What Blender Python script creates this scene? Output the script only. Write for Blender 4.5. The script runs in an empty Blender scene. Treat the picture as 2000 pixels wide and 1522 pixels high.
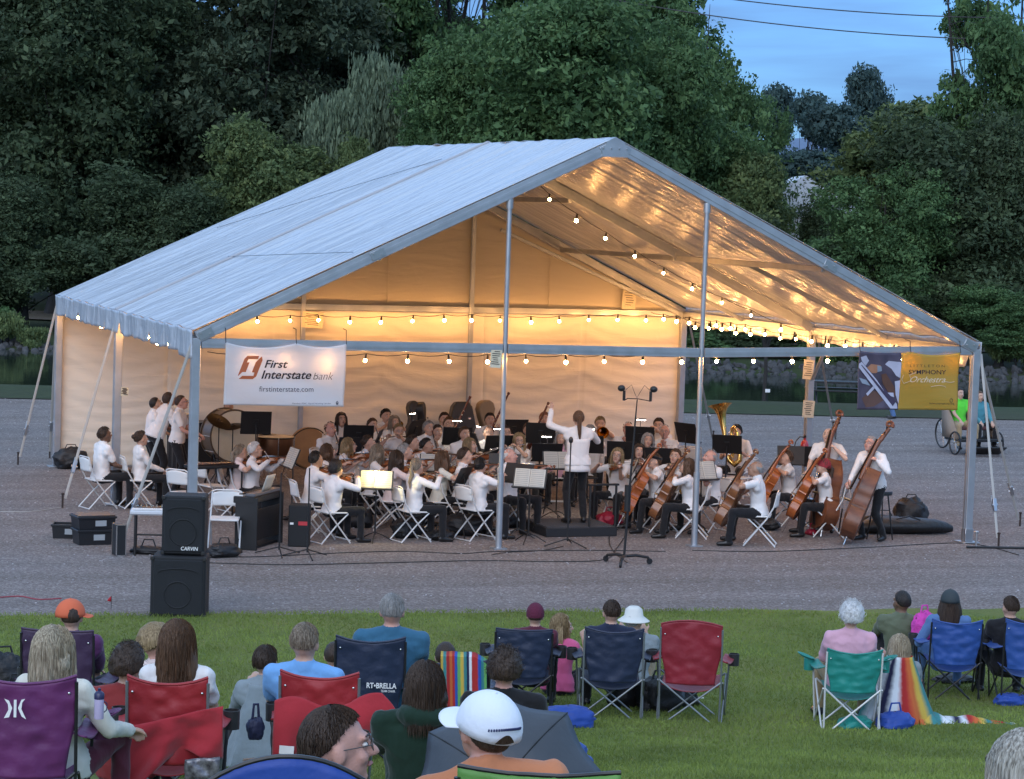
import bpy, bmesh, math, random
import numpy as np
from mathutils import Vector, Matrix, Euler, Quaternion, noise
from mathutils.bvhtree import BVHTree
PI=math.pi
rnd=random.Random(7)
C=bpy.context.scene.collection
sc=bpy.context.scene
# ---------------------------------------------------------------- camera
CAM=Vector((-7.627,-34.59,4.886)); YAW,PITCH,ROLL,FPX=0.341,-0.070,0.033,4984.0
_cy,_sy,_cp,_sp=math.cos(YAW),math.sin(YAW),math.cos(PITCH),math.sin(PITCH)
_f=Vector((_sy*_cp,_cy*_cp,_sp)); _r=Vector((_cy,-_sy,0)); _u=_r.cross(_f)
_c,_s=math.cos(ROLL),math.sin(ROLL)
RR=_c*_r+_s*_u; UU=-_s*_r+_c*_u; FF=_f
FWD=Vector((_sy,_cy,0)); RGT=Vector((_cy,-_sy,0))
cd=bpy.data.cameras.new('camera'); cam=bpy.data.objects.new('camera',cd); C.objects.link(cam)
cam.matrix_world=Matrix(((RR.x,UU.x,-FF.x,CAM.x),(RR.y,UU.y,-FF.y,CAM.y),(RR.z,UU.z,-FF.z,CAM.z),(0,0,0,1)))
cd.sensor_width=36; cd.lens=36*FPX/2000; cd.clip_start=.5; cd.clip_end=6000
sc.camera=cam
# ---------------------------------------------------------------- sky and sun
SUN_EL,SUN_AZ=math.radians(30),math.radians(215)
w=bpy.data.worlds.new('World'); sc.world=w; w.use_nodes=True
nt=w.node_tree; nt.nodes.clear()
def N(nt,t,**k):
    n=nt.nodes.new(t)
    for a,b in k.items():
        if a.startswith('i_'): n.inputs[a[2:].replace('_',' ')].default_value=b
        else: setattr(n,a,b)
    return n
sky=N(nt,'ShaderNodeTexSky'); sky.sky_type='NISHITA'; sky.sun_disc=False; sky.sun_elevation=SUN_EL; sky.sun_rotation=SUN_AZ
sky.ozone_density=3.5; sky.dust_density=.2; sky.air_density=1.0
tc=N(nt,'ShaderNodeTexCoord'); mp=N(nt,'ShaderNodeMapping'); mp.inputs['Scale'].default_value=(1.5,1.5,12)
nz=N(nt,'ShaderNodeTexNoise'); nz.inputs['Scale'].default_value=4.5; nz.inputs['Detail'].default_value=5; nz.inputs['Roughness'].default_value=.5; nz.inputs['Distortion'].default_value=.5
cr=N(nt,'ShaderNodeValToRGB'); cr.color_ramp.elements[0].position=.36; cr.color_ramp.elements[1].position=.66
cr.color_ramp.elements[0].color=(0,0,0,1); cr.color_ramp.elements[1].color=(.8,.8,.8,1)
mx=N(nt,'ShaderNodeMixRGB'); mx.inputs['Color2'].default_value=(4.2,4.7,5.3,1)
bg=N(nt,'ShaderNodeBackground'); bg.inputs['Strength'].default_value=.10
out=N(nt,'ShaderNodeOutputWorld'); L=nt.links.new
L(tc.outputs['Generated'],mp.inputs[0]); L(mp.outputs[0],nz.inputs['Vector']); L(nz.outputs['Fac'],cr.inputs[0])
L(cr.outputs[0],mx.inputs['Fac']); L(sky.outputs[0],mx.inputs['Color1']); sx_=N(nt,'ShaderNodeSeparateXYZ'); L(tc.outputs['Generated'],sx_.inputs[0]); el=N(nt,'ShaderNodeValToRGB'); L(sx_.outputs['Z'],el.inputs[0])
el.color_ramp.elements[0].position=0; el.color_ramp.elements[0].color=(.10,.19,.37,1); el.color_ramp.elements[1].position=.55; el.color_ramp.elements[1].color=(.80,.93,1.0,1)
e_=el.color_ramp.elements.new(.12); e_.color=(.155,.26,.44,1); e_=el.color_ramp.elements.new(.28); e_.color=(.62,.76,.95,1)
ml=N(nt,'ShaderNodeMixRGB'); ml.blend_type='MULTIPLY'; ml.inputs['Fac'].default_value=1; L(mx.outputs[0],ml.inputs['Color1']); L(el.outputs[0],ml.inputs['Color2']); L(ml.outputs[0],bg.inputs['Color']); L(bg.outputs[0],out.inputs[0])
ld=bpy.data.lights.new('sun','SUN'); ld.energy=.50; ld.angle=math.radians(60); ld.color=(1,.93,.86)
sun=bpy.data.objects.new('sun',ld); C.objects.link(sun)
# direction towards the sun (behind the viewer, to the left), same as the sky's
sd=Vector((math.sin(SUN_AZ)*math.cos(SUN_EL),math.cos(SUN_AZ)*math.cos(SUN_EL),math.sin(SUN_EL)))
sun.rotation_euler=sd.to_track_quat('Z','Y').to_euler()
sc.view_settings.view_transform='Standard'; sc.view_settings.look='None'; sc.view_settings.exposure=1.72; sc.view_settings.gamma=1
BULB=96.0
# ---------------------------------------------------------------- placing helpers
def ray(px,py):
    d=FF+RR*((px-1000)/FPX)-UU*((py-761)/FPX)
    return d
def at(px,py,z=0.0):
    d=ray(px,py); t=(z-CAM.z)/d.z
    return CAM+d*t
def atd(px,py,dist):           # point at forward depth dist
    return CAM+ray(px,py)*dist
def gz(x,y):                   # lawn height: flat near the stage, rising towards the viewer
    d=(Vector((x,y,0))-Vector((CAM.x,CAM.y,0))).dot(FWD)
    t=(23.5-d)/1.2
    s=1.2*(math.log1p(math.exp(t)) if t<20 else t)
    return .14*s
def ong(px,d):                 # lawn point under picture column px at horizontal depth d
    base=Vector((CAM.x,CAM.y,0))+FWD*d+RGT*((px-1000)/FPX*d)
    # correct for roll: use point near the lower half
    z=gz(base.x,base.y)
    for _ in range(3):
        v=Vector((base.x,base.y,z+.6))-CAM; k=v.dot(FF); cx=1000+FPX*v.dot(RR)/k
        base+=RGT*((px-cx)/FPX*d); z=gz(base.x,base.y)
    return Vector((base.x,base.y,z))
def pix(p):
    v=Vector(p)-CAM; k=v.dot(FF); return 1000+FPX*v.dot(RR)/k, 761-FPX*v.dot(UU)/k
# ---------------------------------------------------------------- materials
MATS={}
def mat(name,col,rough=.6,metal=0,bump=0,bscale=20,var=0,vscale=8,spec=.5,trans=0,emit=None,estr=0,sheen=0,stretch=None,coat=0,detail=4,col2=None):
    if name in MATS: return MATS[name]
    m=bpy.data.materials.new(name); m.use_nodes=True; nt=m.node_tree; L=nt.links.new
    b=nt.nodes['Principled BSDF']; b.inputs['Base Color'].default_value=(*col,1); b.inputs['Roughness'].default_value=rough
    b.inputs['Metallic'].default_value=metal; b.inputs['Specular IOR Level'].default_value=spec
    if sheen: b.inputs['Sheen Weight'].default_value=sheen
    if coat: b.inputs['Coat Weight'].default_value=coat; b.inputs['Coat Roughness'].default_value=.15
    if emit: b.inputs['Emission Color'].default_value=(*emit,1); b.inputs['Emission Strength'].default_value=estr
    if var or bump or col2:
        tc=N(nt,'ShaderNodeTexCoord'); mp=N(nt,'ShaderNodeMapping'); L(tc.outputs['Object'],mp.inputs[0])
        if stretch: mp.inputs['Scale'].default_value=stretch
        if var or col2:
            n=N(nt,'ShaderNodeTexNoise'); n.inputs['Scale'].default_value=vscale; n.inputs['Detail'].default_value=detail
            L(mp.outputs[0],n.inputs['Vector'])
            r=N(nt,'ShaderNodeValToRGB'); r.color_ramp.elements[0].position=.3; r.color_ramp.elements[1].position=.7
            c2=col2 or tuple(min(1,c*(1+var)) for c in col); c1=col if col2 else tuple(c*(1-var) for c in col)
            r.color_ramp.elements[0].color=(*c1,1); r.color_ramp.elements[1].color=(*c2,1)
            L(n.outputs['Fac'],r.inputs[0]); L(r.outputs[0],b.inputs['Base Color'])
        if bump:
            n2=N(nt,'ShaderNodeTexNoise'); n2.inputs['Scale'].default_value=bscale; n2.inputs['Detail'].default_value=detail
            L(mp.outputs[0],n2.inputs['Vector']); bp=N(nt,'ShaderNodeBump'); bp.inputs['Strength'].default_value=min(1,bump); bp.inputs['Distance'].default_value=.02
            L(n2.outputs['Fac'],bp.inputs['Height']); L(bp.outputs[0],b.inputs['Normal'])
    if trans:
        o=nt.nodes['Material Output']; t=N(nt,'ShaderNodeBsdfTranslucent'); t.inputs['Color'].default_value=(*col,1)
        ms=N(nt,'ShaderNodeMixShader'); ms.inputs[0].default_value=trans; L(b.outputs[0],ms.inputs[1]); L(t.outputs[0],ms.inputs[2]); L(ms.outputs[0],o.inputs[0])
    MATS[name]=m; return m
# ---------------------------------------------------------------- mesh builder
def frame_for(d):
    d=Vector(d).normalized(); a=Vector((0,0,1)) if abs(d.z)<.95 else Vector((0,1,0))
    x=a.cross(d).normalized(); y=d.cross(x); return x,y
class MB:
    def __init__(s): s.v=[]; s.f=[]; s.m=[]; s.mats=[]
    def mi(s,m):
        if m is None: return 0
        if m not in s.mats: s.mats.append(m)
        return s.mats.index(m)
    def add(s,vs,fs,m=None):
        o=len(s.v); s.v+=[Vector(v) for v in vs]; k=s.mi(m)
        for f in fs: s.f.append([i+o for i in f]); s.m.append(k)
        return s
    def box(s,c,size,m=None,rot=None,taper=1.0,bev=0.0):
        c=Vector(c); hx,hy,hz=size[0]/2,size[1]/2,size[2]/2
        R=rot if rot is not None else Matrix.Identity(3)
        if isinstance(R,Euler): R=R.to_matrix()
        if bev>0:
            b=min(bev,hx*.9,hy*.9,hz*.9); vs=[];fs=[]
            idx={}
            for sx in(-1,1):
                for sy in(-1,1):
                    for sz in(-1,1):
                        for ax in range(3):
                            p=[sx*(hx-(b if ax!=0 else 0)),sy*(hy-(b if ax!=1 else 0)),sz*(hz-(b if ax!=2 else 0))]
                            idx[(sx,sy,sz,ax)]=len(vs); vs.append(p)
            g=lambda sx,sy,sz,ax: idx[(sx,sy,sz,ax)]
            for t in(-1,1):
                fs.append([g(t,-1,-1,0),g(t,1,-1,0),g(t,1,1,0),g(t,-1,1,0)][::t])
                fs.append([g(-1,t,-1,1),g(1,t,-1,1),g(1,t,1,1),g(-1,t,1,1)][::-t])
                fs.append([g(-1,-1,t,2),g(1,-1,t,2),g(1,1,t,2),g(-1,1,t,2)][::t])
            for a in(-1,1):
                for b2 in(-1,1):
                    fs.append([g(a,b2,-1,0),g(a,b2,1,0),g(a,b2,1,1),g(a,b2,-1,1)][::-a*b2])
                    fs.append([g(a,-1,b2,0),g(a,1,b2,0),g(a,1,b2,2),g(a,-1,b2,2)][::a*b2])
                    fs.append([g(-1,a,b2,1),g(1,a,b2,1),g(1,a,b2,2),g(-1,a,b2,2)][::-a*b2])
                    for c2 in(-1,1): fs.append([g(a,b2,c2,0),g(a,b2,c2,1),g(a,b2,c2,2)][::a*b2*c2])
        else:
            vs=[(x*hx*(taper if z>0 else 1),y*hy*(taper if z>0 else 1),z*hz) for z in(-1,1) for y in(-1,1) for x in(-1,1)]
            fs=[(0,2,3,1),(4,5,7,6),(0,1,5,4),(2,6,7,3),(0,4,6,2),(1,3,7,5)]
        return s.add([c+R@Vector(v) for v in vs],fs,m)
    def loft(s,secs,n=12,m=None,cap=True,sq=2.0):   # secs: (centre, xaxis, yaxis, rx, ry)
        vs=[];fs=[]
        for (c,x,y,rx,ry) in secs:
            c=Vector(c)
            for i in range(n):
                a=2*PI*i/n; ca,sa=math.cos(a),math.sin(a)
                if sq!=2.0: ca=math.copysign(abs(ca)**(2/sq),ca); sa=math.copysign(abs(sa)**(2/sq),sa)
                vs.append(c+x*(rx*ca)+y*(ry*sa))
        for k in range(len(secs)-1):
            for i in range(n):
                j=(i+1)%n; fs.append((k*n+i,k*n+j,(k+1)*n+j,(k+1)*n+i))
        if cap:
            fs.append(tuple(range(n-1,-1,-1))); o=(len(secs)-1)*n; fs.append(tuple(o+i for i in range(n)))
        return s.add(vs,fs,m)
    def tube(s,path,r,n=8,m=None,cap=True,flat=1.0):
        path=[Vector(p) for p in path]; secs=[]; px=None
        for i,p in enumerate(path):
            if i==0: d=path[1]-p
            elif i==len(path)-1: d=p-path[i-1]
            else: d=(path[i+1]-p).normalized()+(p-path[i-1]).normalized()
            if d.length<1e-9: d=Vector((0,0,1))
            d.normalize()
            if px is None: x,y=frame_for(d)
            else:
                x=px-d*px.dot(d)
                if x.length<1e-6: x,y=frame_for(d)
                x.normalize(); y=d.cross(x)
            px=x; rr=r[i] if isinstance(r,(list,tuple)) else r
            secs.append((p,x,y,rr,rr*flat))
        return s.loft(secs,n,m,cap)
    def cap_(s,a,b,ra,rb,n=12,m=None):    # tapered capsule
        a=Vector(a);b=Vector(b);d=b-a
        if d.length<1e-6: d=Vector((0,0,1e-4))
        dn=d.normalized(); x,y=frame_for(dn); secs=[]
        for t in(-1,-.8,-.4,0): secs.append((a+dn*ra*t*1.0,x,y,max(1e-4,ra*math.sqrt(max(0,1-t*t))),max(1e-4,ra*math.sqrt(max(0,1-t*t)))))
        for t in(0,.4,.8,1): secs.append((b+dn*rb*t,x,y,max(1e-4,rb*math.sqrt(max(0,1-t*t))),max(1e-4,rb*math.sqrt(max(0,1-t*t)))))
        return s.loft(secs,n,m)
    def ell(s,c,r,n=14,k=9,m=None,rot=None):
        c=Vector(c); R=rot if rot is not None else Matrix.Identity(3)
        if isinstance(R,Euler): R=R.to_matrix()
        vs=[];fs=[]
        vs.append(c+R@Vector((0,0,-r[2])))
        for j in range(1,k):
            t=-PI/2+PI*j/k
            for i in range(n):
                a=2*PI*i/n; vs.append(c+R@Vector((r[0]*math.cos(t)*math.cos(a),r[1]*math.cos(t)*math.sin(a),r[2]*math.sin(t))))
        vs.append(c+R@Vector((0,0,r[2])))
        for i in range(n): fs.append((0,1+(i+1)%n,1+i))
        for j in range(k-2):
            for i in range(n):
                a=1+j*n+i;b=1+j*n+(i+1)%n; fs.append((a,b,b+n,a+n))
        o=1+(k-2)*n; t=len(vs)-1
        for i in range(n): fs.append((o+i,o+(i+1)%n,t))
        return s.add(vs,fs,m)
    def lathe(s,prof,n=24,m=None,c=(0,0,0),R=None,cap=False):   # prof: (r,z)
        c=Vector(c); R=R if R is not None else Matrix.Identity(3)
        vs=[];fs=[]
        for r,z in prof:
            for i in range(n):
                a=2*PI*i/n; vs.append(c+R@Vector((r*math.cos(a),r*math.sin(a),z)))
        for k in range(len(prof)-1):
            for i in range(n):
                j=(i+1)%n; fs.append((k*n+i,k*n+j,(k+1)*n+j,(k+1)*n+i))
        if cap: fs.append(tuple(range(n-1,-1,-1))); o=(len(prof)-1)*n; fs.append(tuple(o+i for i in range(n)))
        return s.add(vs,fs,m)
    def prism(s,poly,t,m=None,M=None):     # 2-D outline (x,z) extruded +-t/2 in y
        n=len(poly); M=M if M is not None else Matrix.Identity(4)
        vs=[M@Vector((x,-t/2,z)) for x,z in poly]+[M@Vector((x,t/2,z)) for x,z in poly]
        fs=[tuple(range(n)),tuple(range(2*n-1,n-1,-1))]+[(i,i+n,(i+1)%n+n,(i+1)%n) for i in range(n)]
        return s.add(vs,fs,m)
    def grid(s,fn,nu,nv,m=None):
        vs=[fn(i/nu,j/nv) for j in range(nv+1) for i in range(nu+1)]
        fs=[(j*(nu+1)+i,j*(nu+1)+i+1,(j+1)*(nu+1)+i+1,(j+1)*(nu+1)+i) for j in range(nv) for i in range(nu)]
        return s.add(vs,fs,m)
    def xf(s,M):
        s.v=[M@v for v in s.v]; return s
    def build(s,name,m=None,parent=None,smooth=True,mod=None,thick=0):
        me=bpy.data.meshes.new(name); me.from_pydata([tuple(v) for v in s.v],[],s.f)
        if s.mats:
            for x in s.mats: me.materials.append(x)
            me.polygons.foreach_set('material_index',s.m)
        elif m is not None: me.materials.append(m)
        if smooth:
            me.polygons.foreach_set('use_smooth',[True]*len(me.polygons))
            try: me.set_sharp_from_angle(angle=math.radians(smooth if smooth is not True else 42))
            except Exception: pass
        me.update()
        o=bpy.data.objects.new(name,me); C.objects.link(o)
        if parent is not None: o.parent=parent
        if thick:
            sm=o.modifiers.new('thickness','SOLIDIFY'); sm.thickness=thick; sm.offset=0
        return o
def tag(o,label=None,cat=None,group=None,kind=None):
    if label: o['label']=label
    if cat: o['category']=cat
    if group: o['group']=group
    if kind: o['kind']=kind
    return o
def thing(name,label,cat,loc=(0,0,0),rz=0,group=None):
    o=bpy.data.objects.new(name,None); C.objects.link(o); o.location=loc; o.rotation_euler=(0,0,rz); o.empty_display_size=.1
    return tag(o,label,cat,group)
def dup(root,loc=None,rot=None,label=None,group=None,scale=None,parent=None):
    r=root.copy(); C.objects.link(r)
    if parent is not None: r.parent=parent
    if loc is not None: r.location=loc
    if rot is not None: r.rotation_euler=rot if not isinstance(rot,(int,float)) else (0,0,rot)
    if scale is not None: r.scale=(scale,)*3 if isinstance(scale,(int,float)) else scale
    if label: r['label']=label
    if group: r['group']=group
    for ch in list(root.children): dup(ch,parent=r)
    return r
# ================================================================ SETTING
def ground_mat(name,c1,c2,c3,s1,s2,bump,bs,rough=.9,speck=None):
    m=bpy.data.materials.new(name); m.use_nodes=True; nt=m.node_tree; L=nt.links.new; b=nt.nodes['Principled BSDF']; b.inputs['Roughness'].default_value=rough
    b.inputs['Specular IOR Level'].default_value=.25
    g=N(nt,'ShaderNodeNewGeometry')
    n1=N(nt,'ShaderNodeTexNoise'); n1.inputs['Scale'].default_value=s1; n1.inputs['Detail'].default_value=6
    n2=N(nt,'ShaderNodeTexNoise'); n2.inputs['Scale'].default_value=s2; n2.inputs['Detail'].default_value=5; n2.inputs['Roughness'].default_value=.75
    for n in(n1,n2): L(g.outputs['Position'],n.inputs['Vector'])
    r=N(nt,'ShaderNodeValToRGB'); r.color_ramp.elements[0].position=.3; r.color_ramp.elements[1].position=.72
    r.color_ramp.elements[0].color=(*c1,1); r.color_ramp.elements[1].color=(*c2,1); L(n2.outputs['Fac'],r.inputs[0])
    r2=N(nt,'ShaderNodeValToRGB'); r2.color_ramp.elements[0].position=.38; r2.color_ramp.elements[1].position=.66; r2.color_ramp.elements[0].color=(0,0,0,1); r2.color_ramp.elements[1].color=(.75,.75,.75,1); L(n1.outputs['Fac'],r2.inputs[0])
    mx=N(nt,'ShaderNodeMixRGB'); mx.inputs['Color2'].default_value=(*c3,1); L(r2.outputs[0],mx.inputs['Fac']); L(r.outputs[0],mx.inputs['Color1'])
    last=mx
    if speck:
        v=N(nt,'ShaderNodeTexVoronoi'); v.inputs['Scale'].default_value=speck[1]; L(g.outputs['Position'],v.inputs['Vector'])
        r3=N(nt,'ShaderNodeValToRGB'); r3.color_ramp.elements[0].position=.0; r3.color_ramp.elements[1].position=1
        sp=N(nt,'ShaderNodeSeparateColor'); L(v.outputs['Color'],sp.inputs[0]); 
        ma=N(nt,'ShaderNodeMath',operation='POWER'); L(sp.outputs[0],ma.inputs[0]); ma.inputs[1].default_value=2.5
        mm=N(nt,'ShaderNodeMath',operation='MULTIPLY'); L(ma.outputs[0],mm.inputs[0]); mm.inputs[1].default_value=.75
        m3=N(nt,'ShaderNodeMixRGB'); m3.inputs['Color2'].default_value=(*speck[0],1); L(mm.outputs[0],m3.inputs['Fac']); L(mx.outputs[0],m3.inputs['Color1']); last=m3
    if speck:
        mp=N(nt,'ShaderNodeMapping'); mp.inputs['Rotation'].default_value=(0,0,.30); mp.inputs['Scale'].default_value=(.10,1.1,1); L(g.outputs['Position'],mp.inputs[0]); n4=N(nt,'ShaderNodeTexNoise'); n4.inputs['Scale'].default_value=1.4; n4.inputs['Detail'].default_value=5; L(mp.outputs[0],n4.inputs['Vector'])
        r4=N(nt,'ShaderNodeValToRGB'); r4.color_ramp.elements[0].position=.35; r4.color_ramp.elements[1].position=.65; r4.color_ramp.elements[0].color=(.86,.85,.84,1); r4.color_ramp.elements[1].color=(1.12,1.12,1.12,1); L(n4.outputs['Fac'],r4.inputs[0])
        m4=N(nt,'ShaderNodeMixRGB'); m4.blend_type='MULTIPLY'; m4.inputs['Fac'].default_value=1; L(last.outputs[0],m4.inputs['Color1']); L(r4.outputs[0],m4.inputs['Color2']); last=m4
    L(last.outputs[0],b.inputs['Base Color'])
    n3=N(nt,'ShaderNodeTexNoise'); n3.inputs['Scale'].default_value=bs; n3.inputs['Detail'].default_value=4; L(g.outputs['Position'],n3.inputs['Vector'])
    bp=N(nt,'ShaderNodeBump'); bp.inputs['Strength'].default_value=bump; bp.inputs['Distance'].default_value=.03; L(n3.outputs['Fac'],bp.inputs['Height']); L(bp.outputs[0],b.inputs['Normal'])
    return m
M_grav=ground_mat('gravel_mat',(.10,.086,.082),(.24,.210,.202),(.150,.118,.102),.30,30,1,38,speck=((.38,.345,.335),38))
M_lawn=ground_mat('lawn_mat',(.095,.135,.032),(.165,.212,.052),(.20,.205,.066),.55,14,1,60)
M_far=ground_mat('meadow_mat',(.022,.036,.014),(.045,.062,.022),(.05,.05,.03),.15,3,1,8)
M_dirt=ground_mat('dirt_mat',(.12,.09,.075),(.2,.16,.13),(.10,.09,.06),.3,5,1,20)
def cam2(d,s): return Vector((CAM.x,CAM.y,0))+FWD*d+RGT*s     # depth / sideways metres
# terrain: one sheet to the horizon
mb=MB()
def terr(u,v):
    d=-60+(v**2.2)*3200; s=(u-.5)*2*(140+v*2400); p=cam2(d,s)
    z=-.30 if 20<d else -.30+gz(p.x,p.y)
    if d>95: z=-.30+min(2.5,(d-95)*.04)
    if d>60 and d<95: z=-.9
    return Vector((p.x,p.y,z))
mb.grid(terr,60,70); tag(mb.build('terrain',M_far),kind='structure')
# gravel yard with far edge
e0=at(0,777);e1=at(1340,803);e2=at(2000,820)
n0=at(-100,1206);n1=at(2100,1193)
mb=MB()
A=cam2(20,-70);B=cam2(20,70)
L0=e0+(e0-e2)*2.2; R0=e2+(e2-e0)*2.2
def gy(u,v):
    near=A.lerp(B,u); far=L0.lerp(R0,u); p=near.lerp(far,v); return Vector((p.x,p.y,0))
mb.grid(gy,60,30); tag(mb.build('gravel_yard',M_grav),kind='structure')
# lawn that rises towards the viewer
mb=MB()
D0=(n0-Vector((CAM.x,CAM.y,0))).dot(FWD); D1=(n1-Vector((CAM.x,CAM.y,0))).dot(FWD)
def lawn_edge(s):
    k=(s+6.5)/13.0; return D0+(D1-D0)*k+.22*noise.noise(Vector((s*1.1,0,0)))+.13*noise.noise(Vector((s*4.3,3,0)))
def lw(u,v):
    s=(u-.5)*90; d=-25+(lawn_edge(s)+25)*v; p=cam2(d,s)
    return Vector((p.x,p.y,gz(p.x,p.y)+.03*min(1,max(0,(lawn_edge(s)-d)/.5))+.004))
mb.grid(lw,240,120); tag(mb.build('lawn',M_lawn),kind='structure')
# far bank strip, pond, far meadow
def strip(name,m,d0,d1,z0,z1,s=200,amp=.0,nu=60,nv=6,zf=None):
    mb=MB()
    def fn(u,v):
        x=(u-.5)*2*s; a=d0(x) if callable(d0) else d0; b=d1(x) if callable(d1) else d1
        d=a+(b-a)*v; p=cam2(d,x); z=z0+(z1-z0)*v+amp*noise.noise(Vector((x*.2,d*.2,0)))
        if zf: z=zf(d,x)
        return Vector((p.x,p.y,z))
    mb.grid(fn,nu,nv); return tag(mb.build(name,m),kind='structure')
dd=lambda p:(p-Vector((CAM.x,CAM.y,0))).dot(FWD)
ds=lambda p:(p-Vector((CAM.x,CAM.y,0))).dot(RGT)
fe=lambda x: dd(e0)+(dd(e2)-dd(e0))*((x-ds(e0))/(ds(e2)-ds(e0)))-.3
strip('bank',M_far,fe,lambda x:fe(x)+7+1.5*noise.noise(Vector((x*.1,0,0))),.012,-.45,s=120,nu=120,zf=lambda d,x: .02+.08*math.sin(min(1,(d-fe(x))/5)*PI)-.45*max(0,(d-fe(x)-4)/3.2))
mw=bpy.data.materials.new('water_mat'); mw.use_nodes=True; b=mw.node_tree.nodes['Principled BSDF']; b.inputs['Base Color'].default_value=(.02,.03,.022,1); b.inputs['Roughness'].default_value=.06
g=N(mw.node_tree,'ShaderNodeNewGeometry'); n=N(mw.node_tree,'ShaderNodeTexNoise'); n.inputs['Scale'].default_value=1.6; n.inputs['Detail'].default_value=3
bp=N(mw.node_tree,'ShaderNodeBump'); bp.inputs['Strength'].default_value=.12; bp.inputs['Distance'].default_value=.05
mw.node_tree.links.new(g.outputs['Position'],n.inputs['Vector']); mw.node_tree.links.new(n.outputs['Fac'],bp.inputs['Height']); mw.node_tree.links.new(bp.outputs[0],b.inputs['Normal'])
strip('pond_water',mw,60,91,-.30,-.30,s=130,nu=4,nv=2)
def mzf(d,x): return -.5+min(1.0,(d-84)/3.)*.55+max(0,d-90)*.018+.12*noise.noise(Vector((x*.15,d*.15,1)))
strip('meadow',M_far,84,170,0,0,s=190,nu=120,nv=50,zf=mzf)
strip('dirt_path',M_dirt,lambda x:96+.4*math.sin(x*.2),lambda x:101+.4*math.sin(x*.2+1),0,0,s=60,nu=60,nv=6,zf=lambda d,x:mzf(d,x)+.06)
# distant hill
mh=mat('hill_mat',(.10,.15,.24),.9)
mb=MB()
def hf(u,v):
    x=(u-.5)*2600; d=1500+v*500; h=(62+26*noise.noise(Vector((x*.002,4,0)))+9*noise.noise(Vector((x*.009,1,0))))*math.sin(v*PI)
    p=cam2(d,x); return Vector((p.x,p.y,h))
mb.grid(hf,90,10); tag(mb.build('hills',mh),kind='structure')
# rocks along the far shore (nobody could count them)
M_rock=mat('rock_mat',(.05,.05,.052),.85,var=.35,vscale=1.3,bump=.8,bscale=6)
ico=bmesh.new(); bmesh.ops.create_icosphere(ico,subdivisions=1,radius=1); iv=[v.co.copy() for v in ico.verts]; ifc=[[v.index for v in f.verts] for f in ico.faces]; ico.free()
mb=MB()
for i in range(1700):
    x=rnd.uniform(-22,26); d=85.6+rnd.uniform(-1.3,1.0); p=cam2(d,x); r=rnd.uniform(.06,.19); R=Euler((rnd.uniform(0,6),rnd.uniform(0,6),rnd.uniform(0,6))).to_matrix()
    mb.add([Vector((p.x,p.y,mzf(d,x)+.1*r))+R@Vector((v.x*r*1.25,v.y*r,v.z*r*.75))*rnd.uniform(.85,1.15) for v in iv],ifc)
tag(mb.build('shore_rocks',M_rock,smooth=False),'grey broken rocks piled along the far shore of the pond','rocks',kind='stuff')
# grass blades on the lawn, pebbles on the gravel (uncountable)
def blades(name,n,area,h,w,m,seed,kind='grass',clump=0):
    rs=np.random.RandomState(seed); P=np.zeros((n*3,3),np.float32)
    dmin,dmax=area; u=rs.rand(n); d=dmin+(dmax-dmin)*u; s=(rs.rand(n)-.5)*2*(d*.215)
    F=np.array([FWD.x,FWD.y]);Rg=np.array([RGT.x,RGT.y]); xy=np.array([CAM.x,CAM.y])+d[:,None]*F+s[:,None]*Rg
    t=(23.5-d)/1.2; z=.14*1.2*np.log1p(np.exp(np.clip(t,-30,30))); z=np.where(t>20,.14*1.2*t,z)+.03
    k=(s+6.5)/13.; ed=D0+(D1-D0)*k; keep=d<ed-.02+.10*rs.randn(n)*.5
    a=rs.rand(n)*2*np.pi; hh=h*(.5+rs.rand(n)); tilt=rs.randn(n,2)*.5*hh[:,None]
    ca,sa=np.cos(a)*w,np.sin(a)*w
    P[0::3,0]=xy[:,0]-ca;P[0::3,1]=xy[:,1]-sa;P[0::3,2]=z
    P[1::3,0]=xy[:,0]+ca;P[1::3,1]=xy[:,1]+sa;P[1::3,2]=z
    P[2::3,0]=xy[:,0]+tilt[:,0];P[2::3,1]=xy[:,1]+tilt[:,1];P[2::3,2]=z+hh
    P=P.reshape(n,3,3)[keep].reshape(-1,3); n=len(P)//3
    me=bpy.data.meshes.new(name); me.vertices.add(n*3); me.vertices.foreach_set('co',P.ravel()); me.loops.add(n*3); me.loops.foreach_set('vertex_index',np.arange(n*3,dtype=np.int32))
    me.polygons.add(n); me.polygons.foreach_set('loop_start',np.arange(0,n*3,3,dtype=np.int32)); me.update(calc_edges=True); me.materials.append(m)
    o=bpy.data.objects.new(name,me); C.objects.link(o); return o
M_blade=mat('grass_blade_mat',(.195,.250,.058),.6,var=.40,vscale=.8,trans=.3,spec=.2)
o=blades('grass',230000,(17.5,31.5),.030,.006,M_blade,3); tag(o,'short mown green grass of the lawn in front of the stage','grass',kind='stuff')
M_peb=mat('pebble_mat',(.34,.32,.33),.8,var=.4,vscale=3)
mb=MB()
for i in range(2600):
    d=rnd.uniform(30.3,62); s=rnd.uniform(-1,1)*d*.21; p=cam2(d,s); r=rnd.uniform(.005,.012)*(1+(d-30)*.012)
    if d<lawn_edge(s)+.05: continue
    mb.add([Vector((p.x,p.y,r*.3))+Vector((v.x*r*1.3,v.y*r,v.z*r*.7))*rnd.uniform(.8,1.2) for v in iv],ifc)
tag(mb.build('pebbles',M_peb,smooth=False),'pale loose pebbles scattered over the gravel yard','pebbles',kind='stuff')
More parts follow.
